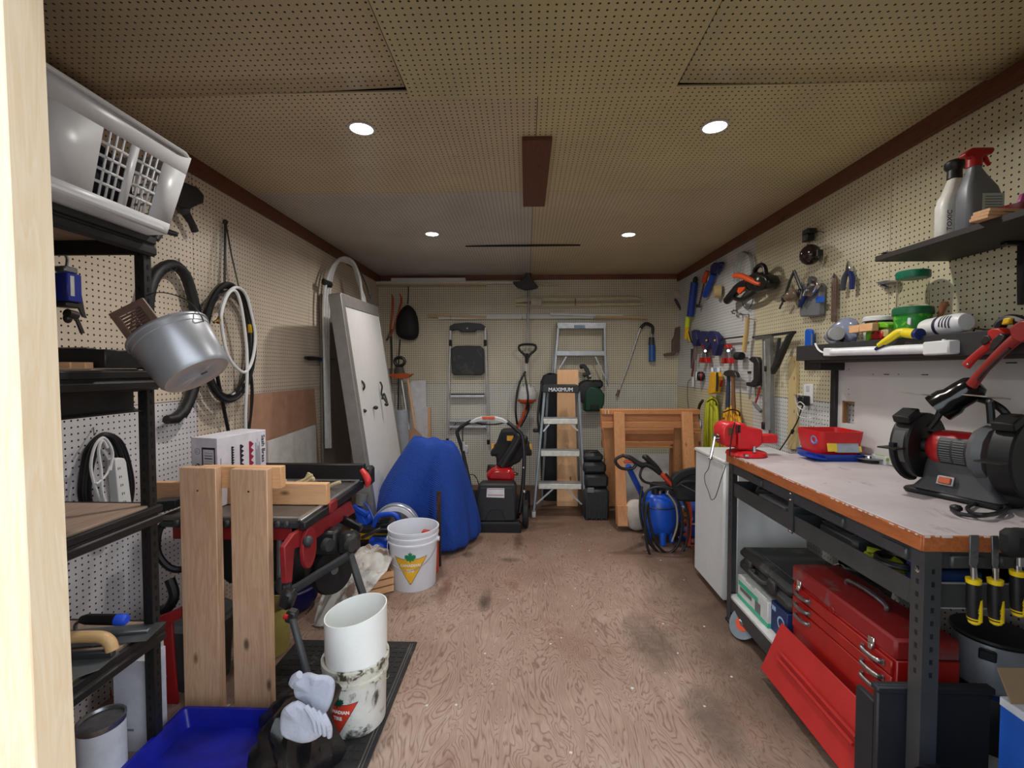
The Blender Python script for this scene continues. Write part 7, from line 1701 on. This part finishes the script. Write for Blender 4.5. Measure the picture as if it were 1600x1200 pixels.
t = Thing('cable_reel', 'black round reel standing on the floor under the lower bench shelf', 'reel', (1.20, 2.06, 0))
t.part('reel', RUB, B().lathe([(.03, -.04), (.10, -.045), (.105, -.03), (.075, -.025), (.075, .025), (.105, .03), (.10, .045), (.03, .04)], 30, (0, 0, .106), (1, .2, .0)))
t.part('hub', BLK, B().lathe([(0, -.046), (.03, -.046), (.03, .046), (0, .046)], 18, (0, 0, .106), (1, .2, 0)))
t = Thing('black_crate', 'matt black plastic crate standing on the floor at the near end of the bench', 'crate', (1.22, 1.36, 0))
CB2 = M('matt black crate', (32, 33, 38), .6)
p0, p1 = at(1372, 1070, y=1.335), at(1551, 1066, y=1.335)
wp(t, 'wall', CB2, B().box(((p0.x + p1.x) / 2, 1.345, p0.z / 2), (p1.x - p0.x, .02, p0.z), bev=.004))
wp(t, 'wall', CB2, B().box((p0.x + .01, 1.385, p0.z / 2 - .03), (.02, .08, p0.z - .06), bev=.004)); wp(t, 'wall', CB2, B().box((p1.x - .01, 1.385, p0.z / 2 - .03), (.02, .08, p0.z - .06), bev=.004))
wp(t, 'rim', CB2, B().box(((p0.x + p1.x) / 2, 1.343, p0.z - .012), (p1.x - p0.x + .012, .03, .02), bev=.004)); wp(t, 'floor', CB2, B().box(((p0.x + p1.x) / 2, 1.38, .01), (p1.x - p0.x, .08, .02)))
t = Thing('black_liner', 'shiny black bin liner slumped before the black crate', 'bag', (at(1484, 1140, y=1.16).x, 1.17, .0))
t.part('film', M('glossy black film', (14, 14, 20), .15, bump=.25), B().grid(lambda u, v: ((.115 + .02 * noise.noise(Vector((3 * math.cos(6.283 * u), 3 * math.sin(6.283 * u), 3 * v)))) * math.cos(6.283 * u) * math.sin(math.pi * v) ** .6, .075 * math.sin(6.283 * u) * math.sin(math.pi * v) ** .6, .16 - .158 * math.cos(math.pi * v)), 28, 16, wrap=True))
t = Thing('blue_white_box', 'blue and white carton at the bottom right corner beneath the chisels', 'box', (at(1562, 1100, y=1.24).x + .055, 1.16, 0))
zt = at(1562, 1088, y=1.24).z
t.part('carton', M('blue carton', (36, 92, 190), .5), B().box((.03, 0, zt / 2 - .01), (.17, .16, zt - .02), bev=.002))
t.part('white_band', M('white carton top', (206, 210, 216), .5), B().box((.03, 0, zt - .011), (.172, .162, .024), bev=.002))
t.part('flap', M('tan card', (150, 126, 96), .7), B().box((.03, .07, zt + .035), (.17, .004, .085), rot=(-28, 0, 0)))
t = Thing('shop_vacuum', 'silver and black round motor head standing under the near end of the bench', 'machine', (1.53, 1.52, 0))
t.part('base', BLK, B().lathe([(0, .0), (.10, 0), (.12, .05), (.12, .30), (.105, .33), (0, .33)], 30)); t.part('body', M('silver grey shell', (168, 172, 178), .3, .4), B().lathe([(.108, .325), (.112, .36), (.10, .43), (.095, .48), (0, .48)], 32)); t.part('chrome_ring', CHROME, B().lathe([(.11, .318), (.122, .325), (.122, .34), (.11, .346)], 32, caps=False))
t.part('top_plate', BLK, B().lathe([(0, .478), (.104, .482), (.108, .49), (.104, .497), (.03, .50), (0, .50)], 32)); t.part('knob', BLK, B().ball((-.03, -.10, .405), (.035, .016, .022))); t.part('switch', BLK, B().box((-.085, -.07, .455), (.04, .02, .03), rot=(0, 0, -45), bev=.003))
t.part('cord', RUB, B().tube(spl([(-.13, .02, .42), (-.16, -.01, .34), (-.15, -.02, .25), (-.12, -.06, .2)], 5), .022, 10))
# chisels on the end rail
CHS = M('scratched chisel steel', (140, 142, 146), .35, .85, col2=(70, 68, 66), scale=30, thr=.55)
CY = M('chisel yellow', (240, 206, 20), .4)
for k, (px_, dy, sk, lab) in enumerate(((1521, 0, 2, 'black and yellow handled chisel at the bench end, nearest the grey leg'), (1555, 1, -1, 'black and yellow handled chisel hanging at the bench end, middle of the three'), (1590, -12, -4, 'black and yellow handled chisel hanging furthest from the grey bench leg'))):
    t = Thing('chisel', lab, 'chisel', at(px_, 905, y=1.225), 'back', group='chisels hung on the bench end')
    X = lambda p, q, z=.0: t.L(px_ + p, q + dy, z)
    w_ = 7 if k == 0 else 5
    t.part('blade', CHS, B().prism([(X(-w_ + sk * .6, 836).x, X(0, 836).y), (X(w_ + sk * .6, 836).x, X(0, 836).y), (X(w_ * .95, 878).x, X(0, 878).y), (X(2, 890).x, X(0, 890).y), (X(-2, 890).x, X(0, 890).y), (X(-w_, 882).x, X(0, 882).y)], -.002, .002), bev=.0008)
    t.part('ferrule', CHROME, B().tube([X(0, 886), X(.5, 907)], [.007, .0075], 12))
    hd = t.part('handle', BLK, B().tube([X(0, 908), X(0, 925), X(.5, 945), X(1, 968)], [.014, .0155, .016, .0145], 14))
    t.part('collar', CY, B().tube([X(0, 904), X(0, 911)], [.0165, .0155], 14), parent=hd)
    t.part('side_panel', CY, B().tube([X(5, 936, .004), X(5, 950, .005), X(5, 970, .004)], [.0115, .012, .0115], 12), parent=hd)
    t.part('end_cap', CY, B().tube([X(1, 964), X(1, 973)], [.0155, .012], 14), parent=hd)
    t.part('strike_cap', STEEL, B().tube([X(1, 973), X(1, 976)], [.008, .006], 10), parent=hd)
    p_ = X(6, 953, .0175)
    t.text('lettering', 'STANLEY', .0105, Matrix.Translation(p_) @ Matrix.Rotation(R(-90), 4, 'Z'), BLK, parent=hd, bold=.0002)
t = Thing('rubber_mallet', 'black rubber hammer head hanging at the bench end above the last chisel', 'hammer', at(1592, 848, y=1.20), 'back')
t.part('head', RUB, B().box(t.L(1596, 848, .0), (.09, .07, .05), bev=.014)); t.part('shaft', CHROME, B().tube([t.L(1594, 862), t.L(1594, 884)], .009, 10))
# ---------------------------------------------------------------- on the bench top
ZB = .9005
t = Thing('bench_vise', 'bright red bench vise bolted to the far corner of the workbench', 'vise', (at(1165, 704, y=2.42).x, 2.42, ZB), 'back')
RV = M('bright vise red', (206, 36, 42), .35)
t.part('front_jaw', RV, B().prism(t.P2([(1121, 684), (1121, 668), (1125, 661), (1133, 658), (1144, 659), (1144, 696), (1135, 696), (1126, 695)], .0), -.06, .06), bev=.012)
t.part('rear_jaw', RV, B().prism(t.P2([(1146, 659), (1156, 660), (1162, 666), (1184, 669), (1184, 692), (1172, 700), (1146, 700)], .0), -.055, .055), bev=.01)
t.part('slide_bar', RV, B().box((t.L(1185, 684, 0) + t.L(1204, 686, 0)) / 2, (.11, .045, .06), bev=.006))
t.part('jaw_plate', DSTEEL, B().box(t.L(1142.5, 668, .0), (.008, .04, .12)).box(t.L(1147.5, 668, 0), (.008, .04, .12)))
t.part('anvil', M('brown worn anvil', (110, 80, 50), .5, .5), B().box(t.L(1141, 674, .062), (.02, .04, .006)))
t.part('swivel_base', RV, B().lathe([(.095, .001), (.10, .006), (.095, .02), (.06, .03), (0, .03)], 28, (t.L(1166, 700, 0).x, 0, 0), (0, 1, 0)))
t.part('lock_bolt', CHROME, B().cyl((t.L(1167, 700, 0).x, .03, .075), (t.L(1167, 700, 0).x, .06, .075), .009))
t.part('lock_nut', CHROME, B().cyl((t.L(1153, 700, 0).x, .012, .09), (t.L(1153, 700, 0).x, .022, .09), .014))
t.part('screw_head', CHROME, B().cyl(t.L(1122, 683, .02), t.L(1115, 684, .02), .018))
t.part('tommy_bar', CHROME, B().tube([t.L(1117, 682, .03), t.L(1113, 703, .03), t.L(1110, 716, .03)], .008, 8).ball(t.L(1110, 716, .03), .011))
t.part('string', BLK, B().tube(spl(t.P([(1148, 660, .065), (1144, 678, .07), (1141, 700, .075), (1140, 712, .08)]), 4), .003, 5))
solo('hanging_string', 'thin black string hanging in a loop against the white fridge', 'string', BLK, B().tube(spl([at(p[0], p[1], x=1.10 if p[0] < 1128 else 1.09) for p in [(1110, 716), (1107, 732), (1101, 742), (1102, 755), (1107, 768), (1110, 778), (1112, 781), (1117, 778), (1122, 765), (1127, 748), (1134, 728)]], 4), .0022, 5))
t = Thing('toy_bin', 'red plastic bin with sticker standing in a blue tray at the back of the bench', 'bin', (at(1298, 706, y=2.36).x - .0, 2.36, ZB), 'back')
pw_ = (t.L(1333, 700, 0).x - t.L(1264, 700, 0).x)
cx_ = (t.L(1333, 690, 0).x + t.L(1264, 690, 0).x) / 2 - .01
def ring(w_, d_, y_, dz=0): return [(cx_ + p[0], y_, p[1] + dz) for p in rrect(w_, d_, .03, 4)]
t.part('body', M('bin red', (200, 26, 30), .4), B().loft([ring(pw_ * .86, .15, .012), ring(pw_ * .93, .18, .06), ring(pw_ * .98, .20, .11), ring(pw_ * 1.0, .21, .145), ring(pw_ * .96, .19, .145), ring(pw_ * .90, .17, .06), ring(pw_ * .82, .14, .02)]), sharp=60)
t.part('tray', M('tray blue', (20, 60, 160), .4), B().loft([ring(pw_ * .95, .18, .0), ring(pw_ * 1.02, .22, .035), ring(pw_ * .99, .20, .035), ring(pw_ * .92, .16, .006)]))
t.part('tray_flap', M('tray blue', (20, 60, 160), .4), B().box((cx_ - pw_ * .52, .018, .05), (.07, .008, .12), rot=(0, 0, -8)))
t.part('clip', M('pale blue clip', (90, 140, 200), .4), B().tube([(cx_ - pw_ * .49 + .004, .10 + .018 * math.cos(R(a)), .05 + .02 * math.sin(R(a))) for a in range(0, 360, 30)], .006, 6, closed=True))
stk = t.part('sticker', M('grey sticker', (150, 160, 170), .5), B().box((cx_ + .02, .07, .0985), (pw_ * .52, .05, .004), rot=(-14, 0, 0)))
t.part('sticker_print', M('yellow sticker print', (226, 190, 60), .5), B().box((cx_ - .05, .07, .101), (.045, .04, .003), rot=(-14, 0, 0)).box((cx_ + .065, .062, .1), (.05, .026, .003), rot=(-14, 0, 0)).box((cx_ + .01, .06, .1), (.03, .02, .003), rot=(-14, 0, 0)), parent=stk, kind='stuff')
t = Thing('wire_brush_wheel', 'steel wire brush wheel lying flat on the bench before the red bin', 'wheel', (at(1346, 714, z=ZB).x - .05, at(1346, 714, z=ZB).y - .12, ZB))
t.part('wheel', DSTEEL, B().lathe([(.0, 0), (.05, 0), (.052, .012), (.03, .016), (0, .016)], 26)); t.part('bristles', STEEL, B().lathe([(.03, .012), (.072, .018), (.076, .024), (.03, .022)], 40, caps=False, )); t.part('hub', CHROME, B().lathe([(.012, .016), (.03, .018), (.028, .03), (.012, .034)], 20, caps=False))
t = Thing('small_carton', 'small white and green carton lying behind the grinder on the bench', 'box', (at(1383, 724, z=ZB).x + .03, at(1383, 724, z=ZB).y, ZB))
t.part('carton', GB, B().box((0, 0, .019), (.13, .10, .038), bev=.002)); t.part('green_top', M('leaf green print', (128, 190, 70), .5), B().box((0, -.0505, .027), (.13, .002, .014)).box((0, 0, .0385), (.12, .05, .002)))
# bench grinder: motor axis along the wall
t = Thing('bench_grinder', 'red and black bench grinder with eye shields and work lamp on the bench', 'grinder', (1.5, 1.66, ZB), BASIS['right'] @ Matrix.Rotation(R(22), 3, 'Y'))
GW = M('black grinder guard', (18, 18, 19), .5, var=.2)
a_, c_ = t.L(1435, 693, 0), t.L(1594, 716, 0)
yc = (a_.y + c_.y) / 2
a_.y = c_.y = yc
mid = (a_ + c_) / 2
ML = c_.x - a_.x - .035 - .07
t.part('motor', M('grinder red', (172, 34, 36), .35, var=.12), B().lathe([(.03, 0), (.05, .012), (.062, .03), (.064, .05), (.064, ML - .05), (.06, ML - .03), (.055, ML - .01), (.03, ML)], 30, (a_.x + .035, yc, 0), (1, 0, 0)))
t.part('motor_label', M('black label with grey text', (44, 46, 48), .5), B().grid(lambda u, v: (a_.x + .035 + ML * (.32 + .46 * u), yc - .0648 * math.sin(R(-42 + 92 * v)), .0648 * math.cos(R(-42 + 92 * v))), 2, 12))
lb = B()
for k in range(10):
    a = R(-30 + 7.5 * k)
    for j in range(2): lb.box((a_.x + .035 + ML * (.44 + .22 * j), yc - .0655 * math.sin(a), .0655 * math.cos(a)), (.03, .0022, .002), rot=(math.degrees(a), 0, 0))
t.part('label_text', M('grey label text', (120, 122, 122), .5), lb, kind='stuff')
t.part('gear_cover', M('matt grey cover', (96, 98, 100), .5), B().lathe([(.05, -.03), (.084, -.028), (.094, -.012), (.088, .012), (.05, .016)], 12, (c_.x - .07, yc, 0), (1, 0, 0)))
t.part('red_ring', M('orange red ring', (206, 60, 40), .4), B().lathe([(.056, .02), (.062, .032), (.056, .034)], 24, (c_.x - .07, yc, 0), (1, 0, 0)))
for s_, cc in (('wheel_guard', a_), ('wheel_guard', c_)):
    rr_ = .12 if cc is a_ else .125
    g_ = t.part(s_, GW, B().lathe([(.02, -.03), (rr_ * .96, -.03), (rr_, -.024), (rr_, .024), (rr_ * .96, .03), (.055, .03), (.05, .02), (0, .02)], 36, cc, (1, 0, 0)))
    t.part('wheel', M('grey stone wheel', (90, 88, 86), .9), B().lathe([(.012, -.018), (.098, -.018), (.098, .018), (.012, .018)], 32, Vector((cc.x, cc.y, .026)), (1, 0, 0)), parent=g_)
    t.part('spark_lip', GW, B().box((cc.x, cc.y + rr_ * .92, .075), (.055, .03, .07), rot=(25, 0, 0), bev=.004), parent=g_)
    t.part('tool_rest', DSTEEL, B().box((cc.x - .005, cc.y - .005, .14), (.06, .005, .07)), parent=g_)
    t.part('nut', DSTEEL, B().lathe([(0, .02), (.026, .02), (.024, .034), (0, .036)], 14, cc, (1, 0, 0)), parent=g_)
t.part('lower_guard', GW, B().tube([(a_.x - .01, yc - .115 * math.cos(R(a)), .0 + .125 * math.sin(R(a))) for a in range(0, 100, 12)], .022, 8, flat=.5))
t.part('pedestal', M('dusty dark grey casting', (64, 64, 66), .55), B().loft([[(mid.x + p[0], y_, p[1]) for p in rrect(w_, d_, .02, 3)] for y_, w_, d_ in ((.022, .25, .14), (.03, .24, .135), (.06, .20, .11), (.10, .20, .09), (.13, .19, .08))]))
t.part('base_plate', BLK, B().box((mid.x - .01, .011, .0), (.27, .022, .15), bev=.008))
sw = t.part('switch_plate', STEEL, B().box((mid.x - .02, .065, .066), (.05, .034, .006), rot=(-20, 0, 0), bev=.002))
t.part('switch', M('orange switch', (190, 90, 50), .5), B().box((mid.x - .02, .066, .071), (.034, .022, .008), rot=(-20, 0, 0), bev=.002), parent=sw)
for pts, dc, rr_ in (([(1452, 668), (1462, 656), (1469, 643), (1468, 630), (1465, 619)], (1437, 616), .05), ([(1549, 662), (1548, 645), (1546, 626)], (1540, 620), .045)):
    ar = t.part('shield_arm', GW, B().tube(spl(t.P(pts, .03), 5), .011, 8))
    t.part('eye_shield', M('scratched clear shield', (176, 160, 146), .25, Transmission_Weight=.35), B().lathe([(0, -.002), (rr_ + .012, -.002), (rr_ + .012, .002), (0, .002)], 28, t.L(*dc, .03), (.06, 1, -.09)), parent=ar)
    t.part('wing_nut', STEEL, B().ball(t.L(pts[-1][0], pts[-1][1], .035), .009), parent=ar)
t.part('lamp_neck', GW, B().tube(spl(t.P([(1592, 690), (1580, 660), (1566, 640), (1545, 628), (1526, 622)], -.03), 5), .012, 8))
l0, l1 = t.L(1532, 598, .0), t.L(1486, 630, .0)
d_ = (l1 - l0).normalized(); d2 = (d_ + Vector((0, 0, .25))).normalized()
LMB = M('glossy black lamp shade', (14, 14, 15), .15)
sh_ = t.part('lamp_shade', LMB, B().lathe([(0, 0), (.028, .004), (.04, .02), (.043, .05), (.043, .085), (.05, .10), (.052, .14), (.049, .14), (.046, .10), (.02, .05), (0, .05)], 30, l0, d2, caps=False))
t.part('reflector', M('white reflector', (200, 202, 206), .35), B().lathe([(0, .125), (.049, .136), (.049, .138), (0, .127)], 28, l0, d2, caps=False), parent=sh_)
t = Thing('appliance_lead', 'coiled black power cord with plug lying on the bench before the grinder', 'cord', at(1535, 795, z=ZB))
pts = [(1488, 797), (1500, 803), (1530, 806), (1560, 802), (1572, 794), (1558, 786), (1530, 786), (1512, 793), (1520, 802), (1545, 804), (1568, 798), (1580, 790), (1600, 786), (1630, 788)]
t.part('cord', BLK, B().tube(spl([t.Mi @ at(p[0], p[1], z=ZB + .006 + .003 * (i % 5)) for i, p in enumerate(pts)], 5), .006, 8))
t.part('plug', BLK, B().bar(t.Mi @ at(1486, 792, z=ZB + .014), t.Mi @ at(1502, 796, z=ZB + .014), .026, .02, bev=.006))
t = Thing('cable_lump', 'thick black bundle of cable lying at the right end of the bench', 'cable', at(1600, 796, z=ZB))
t.part('bundle', RUB, B().tube(spl([(-.05, .02, .03), (.0, -.02, .04), (.06, .0, .03), (.12, .03, .03)], 5), .028, 10).tube(spl([(-.045, .06, .04), (.03, .04, .07), (.1, .06, .05)], 5), .02, 10))
# debris on the floor
PLS = M('white chip', (214, 208, 200), .7)
for k, (px_, py_, s_, lab) in enumerate(((988, 1076, 7, 'largest pale chip on the plywood floor, in the middle near the camera'), (667, 1103, 6, 'pale chip on the floor beside the rubber mat'), (931, 987, 4, 'tiny pale chip on the middle of the floor, the bigger of a close pair'), (894, 947, 4, 'tiny pale chip on the middle of the floor where a scratch starts'), (877, 997, 4, 'tiny pale chip on the middle of the floor, left of its close neighbour'), (1036, 975, 6, 'long pale splinter on the floor level with the far bench leg'), (1059, 1021, 5, 'pale splinter on the floor left of the dropped red panel'), (769, 1069, 4, 'tiny pale chip on the floor a step right of the paint pail'), (1143, 1058, 5, 'pale chip on the darker floor strip beside the dropped red panel'), (852, 912, 4, 'tiny pale chip far back on the open floor, right of two'), (794, 936, 4, 'tiny pale chip far back on the open floor, left of two'))):
    p_ = at(px_, py_, z=0)
    solo('floor_chip', lab, 'chip', PLS, B().prism([(s_ * .0011 * math.cos(a), s_ * .0009 * math.sin(a * 1.0)) for a in (0.2, 1.3, 2.4, 3.6, 5.1)], .0002, .003), (p_.x, p_.y, 0), rot=k * 40, group='pale chips scattered on the floor')
